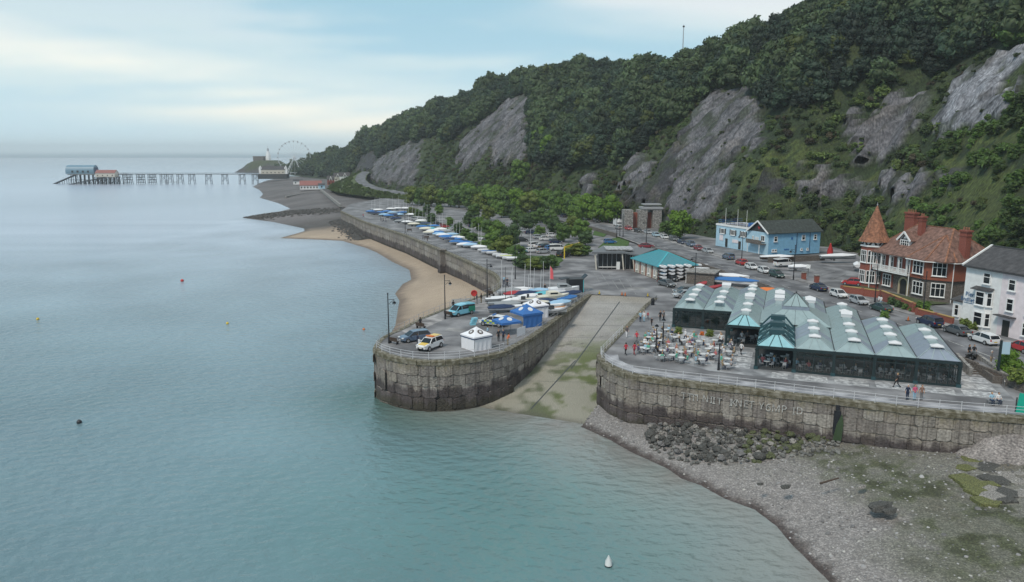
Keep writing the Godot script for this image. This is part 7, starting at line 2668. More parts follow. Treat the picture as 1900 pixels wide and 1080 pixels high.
func build_street_things() -> void:
	var lamps := [
		[V3(-17.8, 7, -106.18), 1, 0.0, "black street lamp at the tip of the left quay beside the dark people carrier"],
		[V3(-11.1, 7, -122.5), 1, 0.1, "black street lamp left of the green and blue van on the quay"],
		[V3(-4.72, 7, -141.07), 1, 0.6, "black street lamp where the long promenade meets the left quay"],
		[V3(0.71, 7, -163.05), 1, 0.5, "black street lamp before the white end dinghies and bushes"],
		[V3(36.99, 7, -150.36), 1, 2.5, "black lamp post beside the brown boat store behind the cafe"],
		[V3(59.99, 7.6, -158.72), 1, 3.0, "black lamp post at the entrance of the clubhouse car park"],
		[V3(65.06, 7.7, -132.78), 1, 3.0, "black lamp post before the villa turret"],
		[V3(67.53, 7.8, -121.33), 1, 3.0, "dark lamp post between the two red garden walls"],
		[V3(57.59, 7.6, -187.55), 1, 3.0, "black lamp post before the gable of the blue clubhouse"],
		[V3(40.68, 7.4, -227.62), 1, 2.8, "black lamp post behind the dark red saloon on the main road"],
		[V3(33.86, 7.3, -243.48), 1, 2.8, "left one of three close dark posts on the grass island"],
		[V3(35.13, 7.3, -245.08), 1, 2.8, "middle one of three close dark posts on the grass island"],
		[V3(36.18, 7.3, -245.08), 1, 2.8, "right one of three close dark posts on the grass island"],
		[V3(-37.34, 7, -263.47), 1, 0.5, "pale lamp post halfway along the far dinghy row"],
		[V3(21.55, 7, -104.63), 0, 0.0, "short lamp on the terrace among the left group of tables"],
		[V3(26.18, 7, -92.35), 0, 0.0, "short lamp on the terrace near the railing before the cafe"],
		[V3(19.83, 7, -100.77), 0, 0.0, "short lamp at the left front corner of the terrace tables"],
	]
	for e in lamps:
		var src := lamp_proto(e[1] == 1)
		copy(src, e[3], "street lamp", e[0], e[2], "street lamps", 1.0)
	# benches on the quay and promenade
	var bp := proto("bench")
	var st := MB.new()
	st.box(V3(0, 0.45, 0), V3(1.7, 0.07, 0.45))
	put(st, "seat", M.wood_dark, bp)
	var bk := MB.new()
	bk.box(V3(0, 0.78, -0.24), V3(1.7, 0.45, 0.06), 0.0, Basis(Vector3.RIGHT, -0.15))
	put(bk, "backrest", M.wood_dark, bp)
	for x in [-0.7, 0.7]:
		var lg := MB.new()
		lg.box(V3(x, 0.22, 0.0), V3(0.07, 0.44, 0.42))
		put(lg, "leg", M.black_paint, bp)
	for e in [[781,610,7, 2.6, "dark bench by the quay railing behind the dark people carrier"], [731,638,7, 2.5, "dark bench between the quay end lamp and the people carrier"], [833,588,7, 2.6, "dark bench between a lamp and the light blue van"], [912,549,7, 2.2, "dark bench near the railing where the quay begins"], [706,398,7, 0.4, "dark bench on the far promenade beside the first dinghies"], [760,430,7, 0.4, "dark bench on the promenade halfway along the long wall"], [792,444,7, 0.4, "dark bench on the promenade above the buttress"]]:
		copy(bp, e[4], "bench", spot(e[0], e[1], e[2]), e[3], "benches facing the sea")
	# flags and poles on the quay
	var fl := [[V3(7.1, 7, -139.45), 6.4, 1, "tall pale flagpole with a long red feather flag on the quay"], [V3(6.25, 7, -148.53), 6.0, 0, "thin white pole left of the red feather flag"], [V3(3.55, 7, -143.85), 12.0, 0, "tallest bare white mast among the quay boats"], [V3(-1.93, 7, -139.45), 7.5, 0, "bare white pole at the left of the quay boats"], [V3(-1.17, 7, -134.3), 7.0, 0, "bare dark pole beside the white pole on the quay"], [V3(-0.1, 7, -136.32), 6.0, 0, "thin grey mast right of the dark pole on the quay"], [V3(4.5, 7, -183.28), 9.0, 0, "pale lighting mast before the car park bushes"]]
	for e in fl:
		var o := thing("flagpole", e[3], "flagpole", e[0])
		var p := MB.new()
		p.tube(Vector3.ZERO, V3(0, e[1], 0), 0.06, 0.035, 6)
		put(p, "pole", M.black_paint if str(e[3]).contains("dark pole beside") else M.cap_white, o)
		if e[2] == 1:
			var f := MB.new()
			var hh: float = e[1]
			f.loft([[V3(0.05, hh, 0), V3(0.08, hh, 0.02), V3(0.05, hh - 2.4, 0.02), V3(0.05, hh - 2.4, 0)], [V3(0.4, hh - 0.5, 0.12), V3(0.42, hh - 0.5, 0.14), V3(0.66, hh - 2.5, 0.14), V3(0.64, hh - 2.5, 0.12)], [V3(0.62, hh - 1.3, 0.0), V3(0.64, hh - 1.3, 0.02), V3(0.58, hh - 2.6, 0.02), V3(0.56, hh - 2.6, 0.0)]])
			put(f, "flag", mat("flag_red", lin(0.62, 0.10, 0.12), 0.7), o)
	# yellow height barrier
	var yb := thing("height_barrier", "yellow height barrier over the car park entrance", "barrier", V3(13.69, 7, -195.86))
	var q := V3(18.49, 7, -205.6) - yb.position
	for v in [Vector3.ZERO, q]:
		var p := MB.new()
		p.box(v + V3(0, 1.6, 0), V3(0.28, 3.2, 0.28))
		put(p, "post", M.yellow_paint, yb)
	var xb := MB.new()
	xb.beam(V3(0, 2.95, 0), q + V3(0, 2.95, 0), 0.25, 0.45)
	put(xb, "crossbar", M.yellow_paint, yb)
	# bins, cones, small barriers
	var bn := MB.new()
	bn.tube(Vector3.ZERO, V3(0, 1.0, 0), 0.32, 0.34, 10)
	bn.tube(V3(0, 1.0, 0), V3(0, 1.25, 0), 0.36, 0.2, 10)
	var bo := thing("litter_bin", "black litter bin at the head of the slipway chain fence", "bin", V3(25.53, 7, -134.3))
	put(bn, "body", M.black_paint, bo)
	var bl := MB.new()
	bl.box(V3(0, 1.0, 0.30), V3(0.34, 0.16, 0.1))
	put(bl, "slot", M.dark_grey, bo)
	var bf := MB.new()
	for i in 9:
		var p := V2(23.59, -130.44).lerp(V2(26.99, -138.39), i / 8.0)
		bf.tube(V3(p.x, 7, p.y), V3(p.x, 8.0, p.y), 0.05, 0.05, 6)
	tag(put(bf, "post_fence", M.black_paint), "short run of dark posts beside the litter bin", "fence")
	for e in [[1154, 548, "orange traffic marker left of its twin at the top of the slipway", "orange_paint"], [1160, 549, "orange traffic marker right of its twin at the top of the slipway", "orange_paint"], [1202, 550, "yellow marker post at the right head of the slipway", "yellow_paint"], [1112, 546, "yellow marker post at the left head of the slipway", "yellow_paint"], [1685, 595, "orange cone on the pavement by the villa gate", "orange_paint"]]:
		var c := thing("traffic_cone", e[2], "cone", spot(e[0], e[1], 7.0 if e[0] < 1500 else 7.85))
		var k := MB.new()
		k.tube(V3(0, 0.05, 0), V3(0, 0.7, 0), 0.18, 0.04, 10)
		put(k, "body", M[e[3]], c)
		var kb := MB.new()
		kb.box(V3(0, 0.04, 0), V3(0.6, 0.08, 0.6))
		put(kb, "base", M.dark_grey, c)
	var lb := thing("lifebuoy_stand", "red lifebuoy on a post by the railing where the quay begins", "lifebuoy", V3(-7.08, 7, -138.92))
	var lp := MB.new()
	lp.box(V3(0, 0.6, 0), V3(0.1, 1.2, 0.1))
	put(lp, "post", M.black_paint, lb)
	var lr := MB.new()
	for i in 14:
		var a := TAU * i / 14
		var b := TAU * (i + 1) / 14
		lr.tube(V3(cos(a) * 0.5, 1.35 + sin(a) * 0.5, 0.1), V3(cos(b) * 0.5, 1.35 + sin(b) * 0.5, 0.1), 0.14, 0.14, 6, false)
	lr.tube(V3(0, 1.35, 0.02), V3(0, 1.35, 0.08), 0.5, 0.5, 14)
	put(lr, "ring", M.red_paint, lb)
	# bicycles leaning together on the promenade
	for e in [[936, 535, 0.3, "bicycle left of another stood by people on the promenade"], [946, 534, -0.2, "bicycle right of another stood by people on the promenade"], [1853, 690, 0.9, "bicycle leaning on the planter wall by the small tree"]]:
		var b := thing("bicycle", e[3], "bicycle", spot(e[0], e[1], 7.0 if e[0] < 1500 else 7.3), e[2])
		for x in [-0.52, 0.52]:
			var w := MB.new()
			for i in 14:
				var t0 := TAU * i / 14
				var t1 := TAU * (i + 1) / 14
				w.tube(V3(x + cos(t0) * 0.33, 0.34 + sin(t0) * 0.33, 0), V3(x + cos(t1) * 0.33, 0.34 + sin(t1) * 0.33, 0), 0.03, 0.03, 5, false)
			put(w, "wheel", M.tyre, b)
		var f := MB.new()
		for s in [[[-0.52, 0.34], [-0.15, 0.85]], [[-0.15, 0.85], [0.38, 0.85]], [[-0.08, 0.34], [0.38, 0.8]], [[-0.08, 0.34], [-0.18, 0.95]], [[-0.52, 0.34], [-0.08, 0.34]], [[0.52, 0.34], [0.36, 1.0]]]:
			f.tube(V3(s[0][0], s[0][1], 0), V3(s[1][0], s[1][1], 0), 0.025, 0.025, 5)
		put(f, "frame", M.navy_paint, b)
		var hb := MB.new()
		hb.tube(V3(0.34, 1.02, -0.25), V3(0.34, 1.02, 0.25), 0.02, 0.02, 5)
		put(hb, "handlebar", M.steel, b)
		var sd := MB.new()
		sd.box(V3(-0.2, 0.97, 0), V3(0.26, 0.06, 0.14))
		put(sd, "saddle", M.black_paint, b)
	# steps from the terrace to the road, with side walls and the planter
	var a := V3(57.1, 7, -90.68)
	var b2 := V3(59.1, 7, -90.22)
	var w2 := a.distance_to(b2)
	var th := heading(a, b2)
	var so := thing("stone_steps", "broad dark stone steps from the terrace up to the road", "steps", a, th)
	for i in 5:
		var sm := MB.new()
		sm.box(V3(w2 / 2.0, 0.09 + i * 0.09, -0.2 - i * 0.38), V3(w2, 0.18 + i * 0.18, 0.40))
		put(sm, "step", M.rubble_stone, so)
		var ns := MB.new()
		ns.box(V3(w2 / 2.0, 0.20 + i * 0.18, -0.04 - i * 0.38), V3(w2, 0.03, 0.10))
		put(ns, "nosing", M.paving_pale, so)
	for s in [[-0.25, 3.4, 3.6], [w2 + 0.25, 5.8, 7.5]]:
		var sw := MB.new()
		sw.beam(V3(s[0], 1.0, -4.5), V3(s[0] + (0.6 if s[0] > 0.0 else 0.0), 0.45, s[1] - 2.5), 0.4, 1.1)
		put(sw, "side_wall", M.concrete, so)
	var ld := MB.new()
	ld.box(V3(w2 / 2.0, 0.45, -3.2), V3(w2, 0.9, 2.6))
	put(ld, "landing", M.pavement, so)
	var pl := thing("planter", "low stone planter with small tree and shrubs right of the steps", "planter", V3(57.91, 7, -86.65), -0.2)
	var pb := MB.new()
	pb.box(V3(3.5, 0.45, -2.0), V3(8.0, 0.9, 4.0))
	put(pb, "stone_box", M.rubble_stone, pl)
	var ps := MB.new()
	ps.box(V3(3.5, 0.92, -2.0), V3(7.4, 0.08, 3.4))
	put(ps, "soil", M.wood_dark, pl)
	for i in 4:
		var hoop := thing("bicycle_hoop", "steel bicycle hoop before the planter wall right of the steps", "bicycle stand", V3(58.14, 7, -85.8) + V3(0.9 * i, 0, 0.15 * i), 1.2, "bicycle hoops")
		var hm := MB.new()
		for k in 8:
			var t0 := PI * k / 8
			var t1 := PI * (k + 1) / 8
			hm.tube(V3(cos(t0) * 0.35, 0.5 + sin(t0) * 0.35, 0), V3(cos(t1) * 0.35, 0.5 + sin(t1) * 0.35, 0), 0.03, 0.03, 5, false)
		hm.tube(V3(0.35, 0, 0), V3(0.35, 0.5, 0), 0.03, 0.03, 5)
		hm.tube(V3(-0.35, 0, 0), V3(-0.35, 0.5, 0), 0.03, 0.03, 5)
		put(hm, "hoop", M.steel, hoop)
	var sg := thing("signpost", "dark green signpost with a pale board beside the steps", "signpost", V3(58.72, 7.2, -87.97), -0.3)
	var sp := MB.new()
	sp.box(V3(0, 2.4, 0), V3(0.24, 4.8, 0.24))
	put(sp, "post", M.frame_green, sg)
	var sb := MB.new()
	sb.box(V3(0.55, 3.9, 0.1), V3(0.85, 1.5, 0.08))
	put(sb, "board", M.paint_pale_blue, sg)
	var gh := thing("green_hoarding", "bright green sheeted hoarding at the right end of the terrace", "hoarding", V3(53.34, 7, -76.53), -0.1)
	var gb := MB.new()
	gb.loft([[V3(0, 0.1, 0.2), V3(4, 0.0, 0.8), V3(4, 0.0, 0.9), V3(0, 0.1, 0.3)], [V3(0.25, 2.2, 0.1), V3(4, 1.5, 0.6), V3(4, 1.5, 0.7), V3(0.25, 2.2, 0.2)]])
	put(gb, "sheet", M.green_paint, gh)
	for x in [0.1, 2.0, 3.9]:
		var gp := MB.new()
		gp.box(V3(x, 0.8, 0.0 + x * 0.13), V3(0.1, 1.7, 0.1))
		put(gp, "post", M.dark_grey, gh)
	# hilltop mast
	var ms := thing("radio_mast", "thin radio mast standing on the wooded hilltop", "mast", V3(0, 0, 0))
	var mp := spot(1266, 113, 0.0)
	var d := (spot(1266, 118, 0.0) - V3(0, 34, 0))
	d = -d if d.z > 0.0 else d
	var base := V3(0, 34, 0) + d * (-380.0 / d.z)
	ms.position = base + V3(0, -8, 0)
	var mm := MB.new()
	mm.tube(Vector3.ZERO, V3(0, 26, 0), 0.34, 0.16, 5)
	for i in 8:
		mm.beam(V3(-0.5, 9.0 + i * 2, 0), V3(0.5, 10.0 + i * 2, 0), 0.06, 0.06)
	put(mm, "lattice", M.grey_paint, ms)
	var mt := MB.new()
	mt.box(V3(0, 25.2, 0), V3(0.9, 0.7, 0.5))
	put(mt, "aerial", M.dark_grey, ms)
	# yard oddments
	var rd := thing("red_marker_buoy", "tall red marker buoy standing at the back of the clubhouse yard", "buoy", V3(84.56, 7.7, -199.17))
	var rm := MB.new()
	rm.tube(Vector3.ZERO, V3(0, 1.0, 0), 0.7, 0.75, 10)
	rm.tube(V3(0, 1.0, 0), V3(0, 2.6, 0), 0.75, 0.25, 10)
	put(rm, "body", M.red_paint, rd)
	var rt := MB.new()
	rt.ball(V3(0, 2.75, 0), V3(0.22, 0.3, 0.22), 8, 6)
	put(rt, "cap", M.red_paint, rd)
	for e in [[1491, 518, "brick pier at the left side of the clubhouse car park entrance"], [1515, 524, "brick pier at the right side of the clubhouse car park entrance"]]:
		var g := thing("gate_pier", e[2], "gate pier", spot(e[0], e[1], 7.6))
		var gm := MB.new()
		gm.box(V3(0, 0.7, 0), V3(0.8, 1.5, 0.8))
		put(gm, "brickwork", M.brick, g)
		var gc := MB.new()
		gc.box(V3(0, 1.5, 0), V3(1.0, 0.16, 1.0))
		put(gc, "cap", M.concrete, g)
	var yw := MB.new()
	yw.beam(V3(63.39, 8.2, -185.2), V3(79.01, 8.2, -189.15), 0.3, 1.4)
	tag(put(yw, "yard_wall", M.rubble_stone), "low stone wall behind the covered boat in the clubhouse yard", "wall")
	var ps2 := thing("parking_sign", "small white parking sign beside the brick gate pier", "sign", V3(64.91, 7.65, -163.46), -0.8)
	var pm := MB.new()
	pm.box(V3(0, 0.9, 0), V3(0.08, 1.8, 0.08))
	put(pm, "post", M.dark_grey, ps2)
	var pn := MB.new()
	pn.box(V3(0, 2.1, 0.05), V3(0.9, 0.8, 0.05))
	put(pn, "sign_face", M.white_paint, ps2)
	# painted bays
	var bay := MB.new()
	for e in [[1113, 524, 1100, 503], [1130, 530, 1115, 506], [1147, 536, 1130, 510], [1163, 541, 1146, 513], [1180, 546, 1162, 517]]:
		var p := spot(e[0], e[1], 7.006)
		var r := spot(e[2], e[3], 7.006)
		var f := V3(-(r.z - p.z), 0, r.x - p.x).normalized() * 0.07
		bay.quad_up(p - f, p + f, r + f, r - f)
	for e in [[1520, 512, 1550, 503], [1540, 519, 1570, 508], [1500, 505, 1530, 497], [1560, 525, 1590, 513]]:
		var p := spot(e[0], e[1], 7.66)
		var r := spot(e[2], e[3], 7.66)
		var f := V3(-(r.z - p.z), 0, r.x - p.x).normalized() * 0.08
		bay.quad_up(p - f, p + f, r + f, r - f)
	setting(put(bay, "parking_bay_markings", M.bay_line))
	# tarred repairs, covers and tyre-darkened strips
	var pm1 := world_copy(M.asphalt, "asphalt_old", lin(0.19, 0.19, 0.205))
	var pm2 := world_copy(M.asphalt, "asphalt_pale", lin(0.31, 0.305, 0.305))
	for e in [[1010, 520, 9.0, 3.0, 0], [1060, 505, 14.0, 2.2, 0], [1075, 532, 5.0, 4.0, 1], [985, 530, 7.0, 1.0, 0], [1130, 520, 12.0, 1.2, 0], [1180, 535, 4.0, 3.0, 1], [820, 625, 5.0, 1.0, 0], [845, 612, 3.0, 2.0, 1], [880, 585, 8.0, 0.9, 0], [1030, 490, 10.0, 1.5, 1], [1210, 590, 3.0, 1.4, 0], [1150, 640, 2.4, 1.2, 1], [1240, 560, 4.0, 1.2, 0], [740, 425, 9.0, 2.0, 1], [850, 468, 10.0, 1.6, 0], [1100, 495, 4.0, 2.0, 0], [960, 545, 1.0, 1.0, 0], [1040, 515, 1.0, 1.0, 0], [835, 640, 1.0, 0.8, 0], [1140, 505, 1.0, 1.0, 0]]:
		var rp := MB.new()
		rp.box(spot(e[0], e[1], 7.003 + 0.0004 * (int(e[0]) % 7)), V3(e[2], 0.008, e[3]), rng.randf_range(-0.9, 0.9))
		setting(put(rp, "asphalt_repair", pm2 if e[4] else pm1))
	# island of grass and kerb at the junction, verge under the bushes
	for e in [["grass_island", [[1110, 460], [1125, 446], [1150, 440], [1168, 447], [1166, 456], [1140, 461]]], ["grass_verge", [[1100, 436], [1104, 425], [1130, 432], [1120, 440]]], ["grass_verge", [[952, 492], [962, 476], [1040, 476], [1045, 484], [1020, 498], [975, 500]]], ["grass_verge", [[838, 450], [842, 428], [905, 440], [960, 470], [945, 478], [895, 462]]], ["grass_verge", [[770, 420], [780, 404], [840, 420], [832, 440]]]]:
		var poly := PackedVector2Array()
		for v in e[1]:
			var s := spot(v[0], v[1], 7.0)
			poly.append(V2(s.x, s.z))
		var gm := MB.new()
		gm.color = Color(0.085, 0.17, 0.03)
		gm.prism(poly, 6.95, 7.14, false)
		setting(put(gm, e[0], M.ground_tint))
	# paler walkway along the beach side of the quay
	var wk := PackedVector2Array()
	for k in [V2(-3.65, -147.93), V2(-7.65, -138.39), V2(-11.56, -129.98), V2(-15.2, -120.85), V2(-17.13, -113.96), V2(-15.5, -111.14), V2(-13.27, -116.93), V2(-10.81, -123.33), V2(-7.91, -129.05), V2(-4.3, -130.91), V2(-2.5, -137.35), V2(-2.16, -148.53)]:
		wk.append(k)
	var wm := MB.new()
	wm.sheet(wk, QUAY + 0.006)
	setting(put(wm, "quay_walkway", M.pavement))
	var tw := PackedVector2Array()
	for e in walk(TERRACE_FRONT, 3.0, 0.0):
		var p: Vector2 = e[0] - sea_left(e[1]) * 0.8
		tw.append(p)
	var back := tw.duplicate()
	back.reverse()
	for i in back.size():
		var e := along(TERRACE_FRONT, near_s(TERRACE_FRONT, back[i]))
		tw.append(back[i] - sea_left(e[1]) * 1.9)
	var tm := MB.new()
	for i in back.size() - 1:
		var j := tw.size() - 1 - i
		tm.quad_up(V3(tw[i].x, QUAY + 0.02, tw[i].y), V3(tw[i + 1].x, QUAY + 0.02, tw[i + 1].y), V3(tw[j - 1].x, QUAY + 0.02, tw[j - 1].y), V3(tw[j].x, QUAY + 0.02, tw[j].y))
	setting(put(tm, "terrace_walkway", M.paving_walk))

func near_s(line: PackedVector2Array, p: Vector2) -> float:
	var best := 1e9
	var out := 0.0
	var run := 0.0
	for i in line.size() - 1:
		var q := Geometry2D.get_closest_point_to_segment(p, line[i], line[i + 1])
		if q.distance_to(p) < best:
			best = q.distance_to(p)
			out = run + q.distance_to(line[i])
		run += line[i].distance_to(line[i + 1])
	return out

# ---------------------------------------------------------------- tents
func tent(label: String, at: Vector3, turn: float, w: float, wall: float, peak: float, cloth: Material, skirts: Array, badge := 0) -> void:
	var o := thing("gazebo_tent", label, "tent", at, turn)
	var h := w / 2.0
	var rf := MB.new()
	var cc := [V3(-h, wall, h), V3(h, wall, h), V3(h, wall, -h), V3(-h, wall, -h)]
	for i in 4:
		var a: Vector3 = cc[i] * V3(1.04, 1, 1.04)
		var b: Vector3 = cc[(i + 1) % 4] * V3(1.04, 1, 1.04)
		var m1 := a.lerp(V3(0, peak, 0), 0.5) - V3(0, 0.1, 0)
		var m2 := b.lerp(V3(0, peak, 0), 0.5) - V3(0, 0.1, 0)
		rf.quad_out(a, b, m2, m1, V3(0, 0, 0))
		rf.tri_out(m1, m2, V3(0, peak, 0), Vector3.ZERO)
		rf.quad_out(a, b, b - V3(0, 0.28, 0), a - V3(0, 0.28, 0), V3(0, wall, 0))
	put(rf, "canopy", cloth, o)
	for i in 4:
		var lg := MB.new()
		lg.box(cc[i] * V3(0.98, 0.5, 0.98), V3(0.06, wall, 0.06))
		put(lg, "leg", M.grey_paint, o)
	for k in skirts:
		var a: Vector3 = cc[k]
		var b: Vector3 = cc[(k + 1) % 4]
		var sk := MB.new()
		var rings := []
		for i in 9:
			var p := a.lerp(b, i / 8.0) * V3(1, 0, 1)
			var n := V3(p.x, 0, p.z).normalized() * (0.04 * (1 if i % 2 else -1))
			rings.append([p + n + V3(0, 0.03, 0), p + V3(0, wall, 0), p * 0.985 + V3(0, wall, 0), p * 0.985 + n + V3(0, 0.03, 0)])
		sk.loft(rings)
		put(sk, "side_wall", cloth, o)
	if badge > 0:
		for i in 4:
			var c: Vector3 = (cc[i] + cc[(i + 1) % 4]) / 2.0
			var p: Vector3 = c.lerp(V3(0, peak, 0), 0.42)
			var along_: Vector3 = (cc[(i + 1) % 4] - cc[i]).normalized()
			var up := (V3(0, peak, 0) - c).normalized()
			var n := up.cross(along_).normalized()
			if n.y < 0.0:
				n = -n
			var bd := MB.new()
			var s := 0.42
			for r in [[s, "d"], [s * 0.45, "w"]]:
				bd = MB.new()
				bd.tube(p + n * -0.02, p + n * (0.03 if r[1] == "d" else 0.045), r[0], r[0], 14)
				put(bd, "badge" if r[1] == "d" else "badge_centre", M.wood_dark if badge == 1 and r[1] == "d" else M.cap_white, o)
			if badge == 1:
				for q in 8:
					var t := TAU * q / 8
					bd = MB.new()
					bd.beam(p + n * 0.045 + (along_ * cos(t) + up * sin(t)) * s * 0.25, p + n * 0.045 + (along_ * cos(t) + up * sin(t)) * s * 0.8, 0.05, 0.02)
					put(bd, "badge_ray", M.cap_white, o)
	var hem := MB.new()
	for i in 4:
		hem.beam(cc[i] * V3(1.05, 1, 1.05) - V3(0, 0.26, 0), cc[(i + 1) % 4] * V3(1.05, 1, 1.05) - V3(0, 0.26, 0), 0.03, 0.12)
	put(hem, "valance", M.navy_paint if badge == 1 else cloth, o)

func build_tents() -> void:
	var wc := mat("tent_white", lin(0.70, 0.71, 0.76), 0.8)
	var bc := mat("tent_blue", lin(0.03, 0.13, 0.38), 0.7)
	tent("white square tent with round brown badges nearest the quay end", V3(-5.02, 7, -103.41), 0.70, 3.1, 2.05, 3.15, wc, [0, 1, 2, 3], 1)
	tent("open blue gazebo with people under it beside the quay railing", V3(-0.82, 7, -112.18), 0.5, 3.2, 2.1, 2.9, bc, [], 2)
	tent("blue tent with walls between the open gazebo and the small white tent", V3(2.33, 7, -118.08), 0.55, 3.7, 2.25, 3.5, bc, [0, 1], 2)
	tent("small white tent with a peaked roof behind the blue tent", V3(3.99, 7, -124.18), 0.55, 3.1, 2.2, 3.3, wc, [0, 1], 1)
	var bn := thing("white_banner", "white banner panel leaning between the blue tent and the railing", "banner", V3(1.38, 7, -110.45), 0.95)
	var bm := MB.new()
	bm.box(V3(0, 0.75, 0), V3(2.2, 1.3, 0.05))
	put(bm, "cloth", M.tent_white, bn)
	for x in [-1.1, 1.1]:
		var bp := MB.new()
		bp.box(V3(x, 0.7, 0), V3(0.05, 1.45, 0.05))
		put(bp, "post", M.grey_paint, bn)
	var bx := thing("blue_crate_stack", "pale blue crates stacked left of the police car", "crates", V3(-6.14, 7, -118.08), 0.3)
	for i in 3:
		var m := MB.new()
		m.box(V3((i - 1) * 0.15, 0.2 + i * 0.4, 0), V3(0.9, 0.36, 0.6), i * 0.2)
		put(m, "crate", M.paint_aqua, bx)

# ---------------------------------------------------------------- cafe tables
func build_tables() -> void:
	var tp := proto("cafe_table")
	var t := MB.new()
	t.tube(V3(0, 0.70, 0), V3(0, 0.74, 0), 0.46, 0.46, 14)
	put(t, "tabletop", M.paint_white, tp)
	var l := MB.new()
	l.tube(V3(0, 0.03, 0), V3(0, 0.70, 0), 0.045, 0.045, 6)
	put(l, "pedestal", M.steel, tp)
	var f := MB.new()
	f.box(V3(0, 0.03, 0), V3(0.6, 0.04, 0.08))
	f.box(V3(0, 0.03, 0), V3(0.08, 0.045, 0.6))
	put(f, "foot", M.steel, tp)
	var cp := proto("cafe_chair")
	var s := MB.new()
	s.box(V3(0, 0.45, 0), V3(0.44, 0.04, 0.44))
	put(s, "seat", M.paint_silver, cp)
	var b := MB.new()
	b.box(V3(-0.22, 0.70, 0), V3(0.035, 0.32, 0.44), 0.0, Basis(Vector3.BACK, 0.15))
	put(b, "backrest", M.paint_silver, cp)
	var lg := MB.new()
	lg.tube(Vector3.ZERO, V3(0, 0.45, 0), 0.018, 0.018, 5)
	var lm := lg.mesh()
	for x in [-0.19, 0.19]:
		for z in [-0.19, 0.19]:
			part(lm, "leg", M.steel, cp, V3(x, 0, z))
	K.chair = cp
	var outside := [[1191, 654], [1198, 644], [1208, 641], [1210, 628], [1215, 620], [1223, 626], [1235, 620], [1238, 647], [1229, 659], [1227, 669], [1264, 673], [1281, 644], [1281, 652], [1279, 661], [1289, 634], [1305, 666], [1302, 676], [1315, 648], [1313, 656], [1354, 648], [1352, 661], [1349, 675], [1347, 685], [1251, 634], [1336, 634], [1246, 655], [1262, 662], [1218, 634], [1226, 640], [1204, 634], [1243, 628], [1247, 668], [1296, 642], [1320, 667], [1331, 655], [1268, 640], [1199, 656], [1212, 651], [1326, 640]]
	var seats := []
	for e in outside:
		var p := spot(e[0], e[1], QUAY + 0.03)
		copy(tp, "round white cafe table on the open terrace before the glass cafe", "table", p, rng.randf() * PI, "tables on the open terrace")
		var a0 := rng.randf() * PI
		for k in 4:
			var a := a0 + k * PI / 2.0 + rng.randf_range(-0.2, 0.2)
			var c := p + V3(cos(a), 0, -sin(a)) * rng.randf_range(0.60, 0.80)
			copy(cp, "silver metal cafe chair round a table on the open terrace", "chair", c, a + PI + rng.randf_range(-0.3, 0.3), "chairs on the open terrace")
			seats.append([c, a + PI])
	K.seats = seats
	# inside, near the glass
	var fr := Transform3D(Basis(Vector3.UP, -0.349), V3(31.0, QUAY, -93.0))
	for e in [[1.4, 1.6], [3.4, 1.8], [1.6, 4.6], [3.4, 4.8], [6.0, 1.7], [8.0, 1.8], [10.4, 1.7], [12.4, 1.8], [15.0, 1.7], [17.0, 1.8], [19.6, 1.7], [21.4, 1.8], [-2.6, 13.0], [-1.2, 15.0], [20.8, 6.0]]:
		var p := fr * V3(e[0], 0.04, -e[1])
		copy(tp, "white table inside the glass cafe close behind the panes", "table", p, rng.randf() * PI, "tables inside the cafe")
		var a0 := rng.randf() * PI
		for k in 3:
			var a := a0 + k * TAU / 3.0
			copy(cp, "metal chair inside the glass cafe close behind the panes", "chair", p + V3(cos(a), 0, -sin(a)) * 0.72, a + PI, "chairs inside the cafe")

